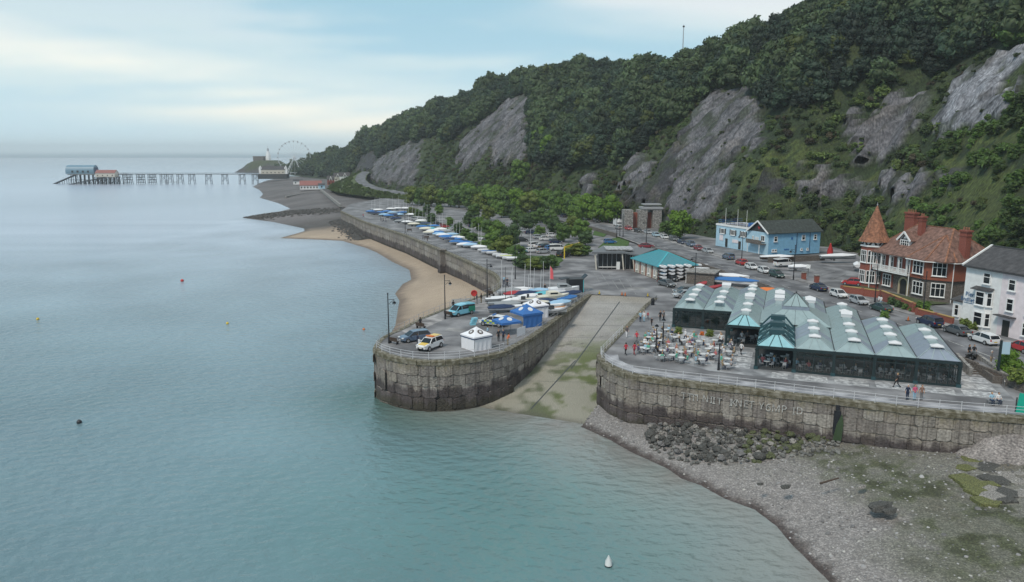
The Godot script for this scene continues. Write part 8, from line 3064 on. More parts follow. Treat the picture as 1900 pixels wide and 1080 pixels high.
# ---------------------------------------------------------------- people
# a pose is a list of bones [from, to, radius from, radius to, what covers it]: 0 skin 1 top 2 legs 3 shoes 4 hair 5 sleeve
func pose_bones(kind: String) -> Array:
	var hip := 0.92
	var bones := []
	var lean := 0.0
	var feet := [[V3(0.02, 0.05, 0.09), V3(0.02, 0.49, 0.095)], [V3(-0.02, 0.05, -0.09), V3(0.0, 0.49, -0.095)]]
	var hands := [[V3(0.0, 1.12, 0.26), V3(0.06, 0.86, 0.27)], [V3(0.0, 1.12, -0.26), V3(0.06, 0.86, -0.27)]]
	if kind == "walk":
		feet = [[V3(0.34, 0.06, 0.08), V3(0.24, 0.50, 0.09)], [V3(-0.36, 0.12, -0.08), V3(-0.06, 0.48, -0.09)]]
		hands = [[V3(-0.12, 1.14, 0.25), V3(-0.14, 0.90, 0.26)], [V3(0.10, 1.14, -0.25), V3(0.26, 0.94, -0.24)]]
	elif kind == "carry":
		hands = [[V3(0.05, 1.12, 0.26), V3(0.30, 1.06, 0.14)], [V3(0.05, 1.12, -0.26), V3(0.30, 1.06, -0.14)]]
	elif kind == "sit":
		hip = 0.52
		feet = [[V3(0.46, 0.05, 0.10), V3(0.42, 0.50, 0.10)], [V3(0.42, 0.05, -0.10), V3(0.40, 0.50, -0.10)]]
		hands = [[V3(0.10, 0.74, 0.25), V3(0.34, 0.74, 0.14)], [V3(0.10, 0.74, -0.25), V3(0.34, 0.72, -0.12)]]
	elif kind == "lean":
		lean = 0.16
		hands = [[V3(0.22, 1.14, 0.24), V3(0.42, 1.02, 0.2)], [V3(0.22, 1.14, -0.24), V3(0.42, 1.02, -0.2)]]
	var sh := hip + 0.50
	var c := V3(lean, sh, 0)
	bones.append([V3(0, hip + 0.02, 0), V3(lean * 0.6, hip + 0.28, 0), 0.145, 0.135, 1])
	bones.append([V3(lean * 0.6, hip + 0.28, 0), c - V3(0, 0.04, 0), 0.135, 0.13, 1])
	bones.append([c + V3(0, -0.03, 0.13), c + V3(0, -0.03, -0.13), 0.085, 0.085, 1])
	bones.append([c, c + V3(0.01, 0.12, 0), 0.06, 0.055, 0])
	bones.append([c + V3(0.02, 0.20, 0), c + V3(0.02, 0.25, 0), 0.095, 0.10, 0])
	bones.append([c + V3(0.125, 0.20, 0), c + V3(0.10, 0.23, 0), 0.022, 0.018, 0])
	bones.append([c + V3(-0.01, 0.27, 0), c + V3(-0.03, 0.22, 0), 0.108, 0.10, 4])
	for k in 2:
		var s := 0.095 if k == 0 else -0.095
		var z := 0.19 if k == 0 else -0.19
		bones.append([V3(0, hip - 0.02, s), feet[k][1], 0.10, 0.068, 2])
		bones.append([feet[k][1], feet[k][0] + V3(0, 0.04, 0), 0.066, 0.045, 2])
		bones.append([feet[k][0] - V3(0.05, 0.0, 0), feet[k][0] + V3(0.14, -0.01, 0), 0.05, 0.04, 3])
		bones.append([c + V3(0, -0.04, z), hands[k][0], 0.058, 0.046, 5])
		bones.append([hands[k][0], hands[k][1], 0.044, 0.034, 0])
		bones.append([hands[k][1], hands[k][1] + (hands[k][1] - hands[k][0]).normalized() * 0.13, 0.035, 0.02, 0])
		bones.append([hands[k][1] + V3(0.02, -0.03, 0), hands[k][1] + V3(0.06, -0.06, 0), 0.014, 0.012, 0])
	return bones

func bone_gap(p: Vector3, b: Array) -> float:
	var a: Vector3 = b[0]
	var d: Vector3 = b[1] - a
	var t := clampf((p - a).dot(d) / maxf(d.length_squared(), 1e-6), 0.0, 1.0)
	return p.distance_to(a + d * t) - lerpf(b[2], b[3], t)

func body_net(kind: String) -> Array:
	# surface nets over the smooth union of the bones: [points, normals, covers, triangles]
	if K.has("body_" + kind):
		return K["body_" + kind]
	var bones := pose_bones(kind)
	var cell := 0.036
	var lo := V3(9, 9, 9)
	var hi := -lo
	for b in bones:
		for k in 2:
			var r: float = b[2 + k] + 0.05
			lo = lo.min(b[k] - Vector3.ONE * r)
			hi = hi.max(b[k] + Vector3.ONE * r)
	var nx := int((hi.x - lo.x) / cell) + 2
	var ny := int((hi.y - lo.y) / cell) + 2
	var nz := int((hi.z - lo.z) / cell) + 2
	var f := PackedFloat32Array()
	f.resize(nx * ny * nz)
	f.fill(1.0)
	for b in bones:
		var m: float = maxf(b[2], b[3]) + 0.075
		var l0: Vector3 = (b[0] as Vector3).min(b[1]) - Vector3.ONE * m
		var l1: Vector3 = (b[0] as Vector3).max(b[1]) + Vector3.ONE * m
		for k in range(maxi(0, int((l0.z - lo.z) / cell)), mini(nz, int((l1.z - lo.z) / cell) + 2)):
			for j in range(maxi(0, int((l0.y - lo.y) / cell)), mini(ny, int((l1.y - lo.y) / cell) + 2)):
				for i in range(maxi(0, int((l0.x - lo.x) / cell)), mini(nx, int((l1.x - lo.x) / cell) + 2)):
					var at := (k * ny + j) * nx + i
					var d := bone_gap(lo + V3(i, j, k) * cell, b)
					var h := maxf(0.03 - absf(f[at] - d), 0.0) / 0.03
					f[at] = minf(f[at], d) - h * h * 0.0075
	var id := {}
	var pts := PackedVector3Array()
	var cover := PackedInt32Array()
	var tris := PackedInt32Array()
	var off := [0, 1, nx, nx + 1, nx * ny, nx * ny + 1, nx * ny + nx, nx * ny + nx + 1]
	for k in nz - 1:
		for j in ny - 1:
			for i in nx - 1:
				var at := (k * ny + j) * nx + i
				var inn := 0
				for o in off:
					if f[at + o] < 0.0:
						inn += 1
				if inn == 0 or inn == 8:
					continue
				var sum := Vector3.ZERO
				var n := 0
				for e in [[0, 1], [2, 3], [4, 5], [6, 7], [0, 2], [1, 3], [4, 6], [5, 7], [0, 4], [1, 5], [2, 6], [3, 7]]:
					var a := f[at + off[e[0]]]
					var c := f[at + off[e[1]]]
					if (a < 0.0) != (c < 0.0):
						var t := a / (a - c)
						var pa := V3(e[0] & 1, (e[0] >> 1) & 1, e[0] >> 2)
						var pb := V3(e[1] & 1, (e[1] >> 1) & 1, e[1] >> 2)
						sum += pa.lerp(pb, t)
						n += 1
				var p := lo + (V3(i, j, k) + sum / n) * cell
				id[at] = pts.size()
				pts.append(p)
				var best := 9.0
				var cv := 1
				for b in bones:
					var d := bone_gap(p, b)
					if d < best:
						best = d
						cv = b[4]
				cover.append(cv)
	var nrm := PackedVector3Array()
	nrm.resize(pts.size())
	for k in range(1, nz - 1):
		for j in range(1, ny - 1):
			for i in range(1, nx - 1):
				var at := (k * ny + j) * nx + i
				for e in [[1, nx, nx * ny], [nx, nx * ny, 1], [nx * ny, 1, nx]]:
					if (f[at] < 0.0) != (f[at + e[0]] < 0.0):
						var q := [at, at - e[1], at - e[1] - e[2], at - e[2]]
						if not (id.has(q[0]) and id.has(q[1]) and id.has(q[2]) and id.has(q[3])):
							continue
						var v := [id[q[0]], id[q[1]], id[q[2]], id[q[3]]]
						if f[at] >= 0.0:
							v.reverse()
						for t in [[0, 2, 1], [0, 3, 2]]:
							var a: int = v[t[0]]
							var b: int = v[t[1]]
							var c: int = v[t[2]]
							var nn := (pts[c] - pts[a]).cross(pts[b] - pts[a])
							nrm[a] += nn; nrm[b] += nn; nrm[c] += nn
							tris.append_array([a, b, c])
	for i in nrm.size():
		nrm[i] = nrm[i].normalized()
	K["body_" + kind] = [pts, nrm, cover, tris]
	return K["body_" + kind]

func add_person(label: String, at: Vector3, turn: float, kind: String, top: Color, legs: Color, hair := Color(0.03, 0.02, 0.015), scl := 1.0, group := "") -> Node3D:
	var b := body_net(kind)
	var skin := Color(0.45, 0.26, 0.18)
	var shoes := Color(0.03, 0.03, 0.03)
	var cols := PackedColorArray()
	for c in b[2]:
		cols.append([skin, top, legs, shoes, hair, top][c])
	var arr := []
	arr.resize(Mesh.ARRAY_MAX)
	arr[Mesh.ARRAY_VERTEX] = b[0]
	arr[Mesh.ARRAY_NORMAL] = b[1]
	arr[Mesh.ARRAY_COLOR] = cols
	arr[Mesh.ARRAY_INDEX] = b[3]
	var m := ArrayMesh.new()
	m.add_surface_from_arrays(Mesh.PRIMITIVE_TRIANGLES, arr)
	var o := MeshInstance3D.new()
	o.name = "person"
	o.mesh = m
	o.material_override = M.cloth_and_skin
	add_child(o, true)
	o.position = at
	o.rotation.y = turn
	o.scale = Vector3.ONE * scl
	tag(o, label, "person", group)
	return o

func build_people() -> void:
	var red := Color(0.42, 0.03, 0.05)
	var blk := Color(0.012, 0.012, 0.016)
	var nav := Color(0.015, 0.025, 0.06)
	var wht := Color(0.62, 0.62, 0.64)
	var gry := Color(0.16, 0.16, 0.17)
	var lbl := Color(0.28, 0.45, 0.58)
	var grn := Color(0.10, 0.38, 0.28)
	var kha := Color(0.26, 0.21, 0.14)
	var org := Color(0.55, 0.14, 0.06)
	var blond := Color(0.28, 0.20, 0.10)
	var white_hair := Color(0.5, 0.5, 0.5)
	var list := [
		["person in dark clothes standing on the quay walkway by the railing", 780, 609, 2.0, "stand", blk, blk],
		["person in blue bending by the open door of the patrol car", 775, 641, 0.6, "carry", nav, nav],
		["person in black beside the light blue van's front wing", 841, 575, 2.2, "stand", blk, nav],
		["left one of two people in dark coats by the lifebuoy", 885, 563, 0.4, "stand", nav, gry],
		["right one of two people in dark coats by the lifebuoy", 893, 562, 2.5, "stand", blk, kha],
		["person in dark clothes holding bicycles on the promenade", 941, 531, -1.0, "carry", nav, blk],
		["person with blue jacket behind the bicycles on the promenade", 935, 527, -2.0, "stand", lbl, nav],
		["person in dark clothes standing behind the quay boats below the red flags", 1011, 543, -1.6, "stand", blk, kha],
		["left one of two people in black under the open blue gazebo", 925, 633, -1.2, "stand", blk, blk],
		["right one of two people in black under the open blue gazebo", 934, 633, -2.0, "stand", nav, blk],
		["person in orange bending beside the railing by the gazebo", 942, 640, 0.4, "lean", org, kha],
		["person in blue standing left of the open gazebo", 905, 626, 0.0, "stand", lbl, nav],
		["left one of two people in red tops walking on the terrace edge", 1161, 659, 1.9, "walk", red, blk],
		["right one of two people in red tops walking on the terrace edge", 1177, 659, 1.9, "walk", red, Color(0.2, 0.02, 0.03)],
		["person in a bright red top walking a dog on the terrace", 1181, 636, -1.2, "walk", Color(0.55, 0.04, 0.07), gry],
		["person in a dark top and pale shorts walking by the slipway", 1163, 626, -1.6, "walk", Color(0.10, 0.08, 0.09), wht],
		["person in a pale blue top beside the slipway edge", 1188, 597, -1.4, "stand", lbl, nav, blond],
		["person in white beside the one in pale blue at the slipway edge", 1195, 597, -2.2, "stand", wht, lbl],
		["child in dark clothes near the pair at the slipway edge", 1202, 592, -1.0, "walk", red, nav, blk, 0.7],
		["small child in black alone on the terrace path", 1209, 604, -1.2, "stand", blk, blk, blk, 0.72],
		["left one of two people in black by the left end of the cafe", 1225, 596, -1.6, "stand", blk, blk],
		["right one of two people by the left end of the cafe", 1231, 596, -1.0, "stand", gry, blk],
		["person in a white top walking before the planted front of the cafe", 1271, 633, 0.5, "walk", wht, nav, white_hair],
		["person in a pale green top standing among the terrace tables", 1287, 636, -0.8, "stand", grn, lbl, blond],
		["person in white and black by the cafe column at the terrace", 1338, 641, -2.0, "stand", wht, blk, blond],
		["waiter in a white shirt and black trousers crossing to the cafe door", 1375, 658, 1.6, "walk", wht, blk],
		["left one of two people in the open middle bay of the cafe", 1376, 636, -1.5, "stand", wht, blk],
		["right one of two people in the open middle bay of the cafe", 1386, 635, -1.5, "stand", gry, blk],
		["person in black walking along the cafe front by the railing", 1664, 719, 3.0, "walk", blk, blk, blond],
		["person in a navy coat and pale cap at the terrace railing", 1683, 742, -1.6, "stand", nav, nav, white_hair],
		["person in a pink top at the railing between two others", 1696, 742, -1.6, "carry", Color(0.5, 0.08, 0.18), lbl],
		["person in a dark patterned top right of the pink one at the railing", 1709, 742, -1.6, "stand", Color(0.22, 0.13, 0.10), gry],
		["person in grey standing on the pavement by the planter tree", 1838, 676, -1.0, "stand", gry, kha, white_hair],
		["left motorcyclist in black at the top of the steps", 1797, 664, -1.2, "stand", blk, blk],
		["right motorcyclist in black at the top of the steps", 1806, 664, -1.9, "stand", blk, gry],
		["left one of two people in white by the villa wall gate", 1630, 566, 0.5, "walk", wht, gry],
		["right one of two people in white by the villa wall gate", 1634, 567, 0.5, "walk", wht, lbl],
		["left one of three walkers on the far promenade", 707, 411, 0.8, "walk", nav, blk],
		["middle one of three walkers on the far promenade", 711, 412, 0.8, "walk", blk, blk],
		["right one of three walkers on the far promenade", 716, 413, 0.8, "walk", gry, nav],
		["lone walker near the far end of the long wall", 674, 404, 0.8, "walk", red, nav],
		["walker on the promenade above the middle of the long wall", 752, 434, 0.8, "walk", gry, blk],
		["tall walker in navy before the turquoise covered dinghy", 785, 446, 0.8, "walk", nav, nav],
		["walker following on the promenade near the buttress", 793, 451, 0.8, "walk", blk, gry],
		["person by the ticket machine under the car park shelter", 1158, 497, -1.5, "stand", wht, nav],
	]
	for e in list:
		var y := QUAY + 0.02
		if e[1] > 1790 and e[2] < 680 or (e[1] > 1600 and e[2] < 600):
			y = 7.95
		add_person(e[0], spot(e[1], e[2], y), e[3], e[4], e[5], e[6], e[7] if e.size() > 7 else Color(0.03, 0.02, 0.015), e[8] if e.size() > 8 else 1.0)
	# two people on a bench at the right end of the terrace
	var bb := thing("bench", "steel bench with a couple at the right end of the terrace", "bench", V3(52.88, 7, -79.16), -1.7)
	var sm := MB.new()
	sm.box(V3(0, 0.45, 0), V3(0.45, 0.06, 1.6))
	put(sm, "seat", M.steel, bb)
	for z in [-0.7, 0.7]:
		var l := MB.new()
		l.box(V3(0, 0.22, z), V3(0.4, 0.42, 0.06))
		put(l, "leg", M.steel, bb)
	var bt := Basis(Vector3.UP, -1.7)
	add_person("left one of a couple in white sitting on the steel bench", bb.position + bt * V3(0.0, 0.0, -0.35), -1.7, "sit", wht, nav)
	add_person("right one of a couple sitting on the steel bench", bb.position + bt * V3(0.0, 0.0, 0.35), -1.7, "sit", lbl, nav, blond)
	# customers at the terrace tables
	var tops := [wht, nav, blk, Color(0.40, 0.12, 0.13), gry, lbl, Color(0.3, 0.3, 0.32), kha, Color(0.10, 0.08, 0.16), wht, grn]
	var words := ["white", "navy", "black", "dusty red", "grey", "pale blue", "pale grey", "khaki", "dark purple", "white", "green"]
	var seats: Array = K.seats
	for i in range(0, seats.size(), 2):
		if rng.randf() < 0.12:
			continue
		var k := rng.randi() % 11
		var s: Array = seats[i]
		add_person("customer in a %s top seated at an outdoor cafe table" % words[k], s[0] + V3(0, -0.06, 0), s[1], "sit", tops[k], [nav, blk, gry][i % 3], Color(0.04, 0.025, 0.02) if i % 2 else blond, 1.0, "customers on the open terrace")
	var fr := Transform3D(Basis(Vector3.UP, -0.349), V3(31.0, QUAY, -93.0))
	for i in 16:
		var k := rng.randi() % 11
		add_person("diner in a %s top dimly seen inside the glass cafe" % words[k], fr * V3(0.9 + i * 1.37, 0.0, -1.1 - rng.randf() * 1.6), rng.randf() * TAU, "sit", tops[k], nav, blond if i % 3 else blk, 1.0, "diners inside the cafe")
	# the dog
	var dg := thing("dog", "small pale dog on a lead beside the person in bright red", "dog", V3(18.79, 7, -105.56), -0.3)
	var st := SurfaceTool.new()
	var mb := MB.new()
	mb.color = Color(0.35, 0.30, 0.24)
	mb.loft([ring_at(-0.30, 0.30, 0.48, 0.07), ring_at(-0.15, 0.26, 0.52, 0.10), ring_at(0.15, 0.24, 0.54, 0.12), ring_at(0.28, 0.34, 0.58, 0.08), ring_at(0.38, 0.50, 0.66, 0.07), ring_at(0.50, 0.52, 0.66, 0.065), ring_at(0.60, 0.52, 0.60, 0.035)], true)
	for x in [-0.22, 0.2]:
		for z in [-0.07, 0.07]:
			mb.tube(V3(x, 0.36, z), V3(x + (0.05 if x < 0 else 0.0), 0.16, z), 0.05, 0.03, 6)
			mb.tube(V3(x + (0.05 if x < 0 else 0.0), 0.16, z), V3(x, 0.0, z), 0.03, 0.025, 6)
	mb.tube(V3(-0.28, 0.46, 0), V3(-0.48, 0.58, 0), 0.03, 0.012, 6)
	for z in [-0.06, 0.06]:
		mb.tube(V3(0.42, 0.64, z), V3(0.38, 0.74, z * 1.3), 0.03, 0.01, 5)
	put(mb, "body", M.cloth_and_skin, dg)

# ---------------------------------------------------------------- trees and shrubs
func crown_mesh(seed_: int, r: float, h: float, lobes: int, leaves: int, leaf: float) -> ArrayMesh:
	# many leaf clumps over a handful of boughs, with a rough mass inside
	var g := RandomNumberGenerator.new()
	g.seed = seed_
	var mb := MB.new()
	var L := []
	for i in lobes:
		var a := TAU * i / lobes * 2.4 + g.randf()
		var t := (i + 0.5) / lobes
		var rr := r * sqrt(clampf(1.0 - pow(t * 2.0 - 0.85, 2.0) / 1.5, 0.05, 1.0)) * g.randf_range(0.35, 0.75)
		L.append([V3(cos(a) * rr, h * (0.18 + 0.70 * t), sin(a) * rr), r * g.randf_range(0.30, 0.50)])
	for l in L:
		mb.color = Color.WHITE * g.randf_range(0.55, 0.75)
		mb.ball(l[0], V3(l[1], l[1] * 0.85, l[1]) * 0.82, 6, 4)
	for i in leaves:
		var l: Array = L[g.randi() % lobes]
		var d := V3(g.randfn(), g.randfn() + 0.25, g.randfn()).normalized()
		var p: Vector3 = l[0] + d * l[1] * g.randf_range(0.72, 1.16) * V3(1, 0.9, 1)
		var n := (d + V3(g.randfn(), g.randfn(), g.randfn()) * 0.5).normalized()
		var s := n.cross(V3(g.randfn(), g.randfn(), g.randfn())).normalized()
		var u := n.cross(s)
		var z := leaf * g.randf_range(0.6, 1.3)
		var v := g.randf_range(0.62, 1.38)
		mb.color = Color(v * g.randf_range(0.9, 1.12), v, v * g.randf_range(0.85, 1.05))
		var tip := p + s * z - n * z * 0.25
		var tail := p - s * z - n * z * 0.2
		mb.tri(tail, p + u * z * 0.5 + n * z * 0.1, tip)
		mb.tri(tail, tip, p - u * z * 0.5 + n * z * 0.1)
	return mb.mesh()

func tree_proto(kind: String, v: int) -> Node3D:
	var key := "tree_%s_%d" % [kind, v]
	if K.has(key):
		return K[key]
	var o := proto("broadleaf_tree")
	var r := 3.4
	var h := 7.0
	var tk := MB.new()
	tk.tube(V3(0, -0.5, 0), V3(0.1, h * 0.45, 0.05), 0.24, 0.14, 7)
	for i in 5:
		var a := TAU * i / 5.0 + v
		tk.tube(V3(0.06, h * (0.22 + 0.04 * i), 0.03), V3(cos(a) * r * 0.6, h * (0.50 + 0.07 * i), sin(a) * r * 0.6), 0.10, 0.04, 5)
	put(tk, "trunk", M.bark, o)
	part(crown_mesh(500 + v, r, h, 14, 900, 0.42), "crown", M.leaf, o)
	K[key] = o
	return o

func leaf_mat(i: int) -> StandardMaterial3D:
	var key := "leaf_%d" % i
	if not M.has(key):
		var m: StandardMaterial3D = M.leaf.duplicate()
		m.resource_name = key
		var c: Array = [[0.08, 0.15, 0.03], [0.11, 0.20, 0.03], [0.052, 0.10, 0.03], [0.13, 0.175, 0.03], [0.115, 0.215, 0.018], [0.042, 0.056, 0.030], [0.028, 0.052, 0.024]][i]
		m.albedo_color = lin(c[0], c[1], c[2])
		M[key] = m
	return M[key]

func add_tree(x: float, y: float, hh: float, r: float, tint: int, label: String, group: String, level := 7.0) -> void:
	var t := copy(tree_proto("round", rng.randi() % 4), label, "tree", spot(x, y, level), rng.randf() * TAU, group)
	t.scale = V3(r / 3.4, hh / 7.0, r / 3.4)
	(t.get_node("crown") as MeshInstance3D).material_override = leaf_mat(tint)

func build_plants() -> void:
	var park := [[905, 436, 6, 3.4], [925, 444, 7, 4], [948, 459, 8, 4.5], [962, 482, 4.6, 2.8], [935, 474, 6.5, 4], [915, 459, 5.5, 3.3], [975, 428, 7, 4], [960, 418, 7, 4], [990, 418, 6, 3.5], [1002, 438, 4.2, 2.6], [1030, 436, 7, 4], [1045, 449, 7, 4.0], [1062, 434, 7, 4], [1078, 444, 7.5, 4.4], [1086, 456, 5, 3.2], [1058, 472, 3.4, 2.6], [1086, 474, 3.2, 2.4], [888, 429, 6, 3.6], [870, 419, 6, 3.6], [880, 404, 7, 4], [905, 409, 7, 4], [930, 404, 8, 4.5], [850, 434, 4.5, 2.6], [864, 443, 4, 2.5], [877, 453, 4, 2.6], [835, 419, 4, 2.6], [800, 414, 4.5, 3], [778, 407, 5, 3.2], [764, 400, 4.5, 3], [815, 398, 5, 3], [792, 397, 5, 3], [1002, 414, 7, 4], [1020, 419, 7, 4], [1065, 414, 8, 4.5], [945, 404, 8, 4.5], [950, 478, 3.6, 2.6], [918, 470, 3.4, 2.4], [895, 462, 3.0, 2.2]]
	var tint := [0, 1, 2, 0, 3, 1, 2, 0]
	var words := {0: "mid green", 1: "bright green", 2: "dark green", 3: "olive green"}
	for i in park.size():
		var e: Array = park[i]
		var k: int = tint[i % 8]
		add_tree(e[0], e[1], e[2] * 0.85, e[3] * 0.8, k, "%s tree growing among the cars of the tree-lined car park" % words[k], "trees in the car park")
	for e in [[975, 497, 3.2, 3.0, 2, "dark bush at the left of the car park entrance bed"], [990, 500, 2.8, 2.6, 3, "yellow-green bush in the middle of the car park entrance bed"], [1005, 499, 3.0, 2.8, 2, "dark bush right of the yellow-green one by the car park entrance"], [1020, 496, 3.0, 2.3, 0, "rounded bush nearest the yellow height barrier"], [1065, 474, 3.4, 3.2, 3, "olive bush right behind the yellow height barrier"], [1262, 443, 9.0, 4.6, 4, "bright lime green tree standing alone before the cliff"], [1240, 438, 5.0, 3.4, 0, "darker green tree left of the bright lime green one"], [1869, 702, 3.6, 1.5, 4, "small yellow-green tree in the planter beside the signpost"]]:
		add_tree(e[0], e[1], e[2], e[3], e[4], e[5], "", 7.0 if e[0] < 1100 or e[0] > 1800 else 7.5)
	for e in [[765, 377], [782, 378], [800, 380], [818, 380], [836, 380], [852, 382], [872, 385], [890, 388], [908, 388], [926, 390], [945, 391], [962, 393], [980, 394], [998, 390], [1015, 392], [1032, 396], [1048, 399], [1065, 402], [1080, 404], [1095, 406], [1112, 408], [1128, 411], [1000, 375], [1020, 380], [965, 378], [900, 375], [925, 377], [870, 372]]:
		var p := spot(e[0], e[1], 8.0)
		var q := hill_st(p.x, p.z)
		var yy := maxf(hill_y(q.x, q.y), 7.2)
		var k: int = [4, 1, 1, 0, 1, 3, 0][rng.randi() % 7]
		var t := copy(tree_proto("round", rng.randi() % 4), "leafy green roadside tree at the foot of the wooded hill", "tree", V3(p.x, yy, p.z), rng.randf() * TAU, "roadside trees below the hill")
		var s := rng.randf_range(1.2, 1.65)
		t.scale = V3(s * 1.1, s, s * 1.1)
		(t.get_node("crown") as MeshInstance3D).material_override = leaf_mat(k)
	# hillside woods and scrub
	var woods := packed(WOODS)
	var grassy := packed(GRASSY)
	var rocks := packed(ROCK_PALE)
	rocks.append_array(packed(ROCK_MID))
	rocks.append_array(packed(ROCK_DARK))
	var nw: FastNoiseLite = K.hill_n
	var ng: FastNoiseLite = K.hill_g
	var wood := [[], [], [], [], []]
	var wcol := [[], [], [], [], []]
	var bush := [[], [], []]
	var bcol := [[], [], []]
	var near := []
	var s := -140.0
	while s < 1060.0:
		var t0 := table_at(HILL_T0, s)
		var run := table_at(HILL_RUN, s)
		var step := 3.3 if s < 420.0 else 4.6
		var t := t0 + 1.0
		var u_last := 0.0
		while t < t0 + run * 1.30:
			var ss := s + rng.randf_range(-2.2, 2.2)
			var tt := t + rng.randf_range(-2.0, 2.0)
			t += (2.3 if s < 420.0 else 3.2) if u_last < 0.75 else step
			u_last = (tt - t0) / run
			var w := V2(nw.get_noise_2d(ss, tt), nw.get_noise_2d(ss + 500.0, tt)) * 4.5 + V2(ng.get_noise_2d(ss * 1.6, tt * 1.6), ng.get_noise_2d(ss * 1.6 + 300.0, tt * 1.6)) * 4.0
			var p := V2(ss, tt) + w
			var q := hill_xz(ss, tt)
			var y := hill_y(ss, tt)
			var u := (tt - t0) / run
			var rock := inside_any(rocks, p)
			var v := ng.get_noise_2d(ss * 0.5, tt * 0.5)
			if rock:
				if rng.randf() < 0.13:
					var b := rng.randi() % 3
					var z := rng.randf_range(0.25, 0.7)
					bush[b].append(Transform3D(Basis(Vector3.UP, rng.randf() * TAU).scaled(V3(z, z * 0.7, z)), V3(q.x - 1.2, y + 0.4, q.y + 0.4)))
					bcol[b].append(Color(0.05, 0.075, 0.02))
				continue
			var crest := u > 0.9
			if inside_any(woods, p) or crest or ss > 700.0:
				if rng.randf() < 0.82:
					var k := rng.randi() % 5
					var z := rng.randf_range(0.7, 1.5) * (1.0 if ss < 500.0 else 1.1) * (1.1 + 0.9 * v)
					if crest:
						z = minf(z, 1.15)
					var bs := Basis(Vector3.UP, rng.randf() * TAU).scaled(V3(z, z * rng.randf_range(0.8, 1.15), z))
					var at := V3(q.x - 0.6, y + 0.2, q.y + 0.2)
					var d := rng.randf_range(0.75, 1.35) * (1.0 + v * 0.9)
					var col := Color(0.028, 0.057, 0.033) * d
					if v > 0.12:
						col = Color(0.046, 0.074, 0.030) * d
					elif v < -0.2:
						col = Color(0.024, 0.048, 0.032) * d
					if rng.randf() < 0.04:
						col = Color(0.075, 0.10, 0.02)
					if ss < 130.0 and near.size() < 160 and u > 0.3 and u < 0.95 and rng.randf() < 0.6:
						near.append([Transform3D(bs, at), col, k])
					else:
						wood[k].append(Transform3D(bs, at))
						wcol[k].append(col)
			else:
				var grass := inside_any(grassy, p)
				for c in (2 if grass else 3):
					if rng.randf() < (0.35 if grass else 0.8):
						var k := rng.randi() % 3
						var big := u < 0.35 and ss < 75.0 and not grass
						var z := rng.randf_range(0.45, 1.05) * (1.6 if big and rng.randf() < 0.6 else 1.0)
						var qq := hill_xz(ss + rng.randf_range(-2, 2), tt + rng.randf_range(-2, 2))
						var st := hill_st(qq.x, qq.y)
						bush[k].append(Transform3D(Basis(Vector3.UP, rng.randf() * TAU).scaled(V3(z, z * rng.randf_range(0.6, 1.0), z)), V3(qq.x, hill_y(st.x, st.y) - 0.2, qq.y)))
						var d := rng.randf_range(0.7, 1.35) * (1.0 + v)
						var col := Color(0.055, 0.092, 0.028) * d
						if rng.randf() < 0.3:
							col = Color(0.085, 0.125, 0.030) * d
						elif rng.randf() < 0.2:
							col = Color(0.060, 0.050, 0.028) * d
						if big and ss < 30.0:
							col = Color(0.055, 0.105, 0.018) * d
						bcol[k].append(col)
		s += step
	var meshes := []
	for k in 5:
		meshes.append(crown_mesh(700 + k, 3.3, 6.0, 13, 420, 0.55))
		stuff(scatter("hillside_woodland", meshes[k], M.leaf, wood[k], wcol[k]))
	for k in 3:
		stuff(scatter("hillside_scrub", crown_mesh(800 + k, 1.7, 1.9, 7, 170, 0.36), M.leaf, bush[k], bcol[k]))
	for e in near:
		var c: Color = e[1]
		var ti := 6 if c.g < 0.05 else 2 if c.g < 0.075 else 0
		var o := MeshInstance3D.new()
		o.name = "woodland_tree"
		o.mesh = meshes[e[2]]
		o.material_override = leaf_mat(ti)
		o.transform = e[0]
		add_child(o, true)
		tag(o, "dense dark green tree in the wood on the near hillside above the cliffs", "tree", "trees of the near hillside wood")
	# brambles on the bank below the climbing road
	var bx := []
	var bc := []
	for i in 700:
		var k := rng.randi_range(11, ROAD.size() - 2)
		var e := road_frame(k)
		var p: Vector3 = ROAD[k].lerp(ROAD[k + 1], rng.randf())
		var drop := p.y - 6.9
		var f := rng.randf()
		var off := -5.2 - f * drop * 2.3 - rng.randf() * 1.5
		var z := rng.randf_range(0.35, 1.1)
		bx.append(Transform3D(Basis(Vector3.UP, rng.randf() * TAU).scaled(V3(z, z * 0.8, z)), V3(p.x + e[1].x * off, p.y - f * drop - 0.3, p.z + e[1].y * off)))
		var d := rng.randf_range(0.7, 1.4)
		bc.append(Color(0.07 * d, 0.11 * d, 0.022 * d))
	stuff(scatter("bank_brambles", crown_mesh(830, 1.7, 1.9, 7, 170, 0.36), M.leaf, bx, bc))
	# garden and planter shrubs
	var shrub := crown_mesh(900, 1.0, 1.2, 6, 200, 0.2)
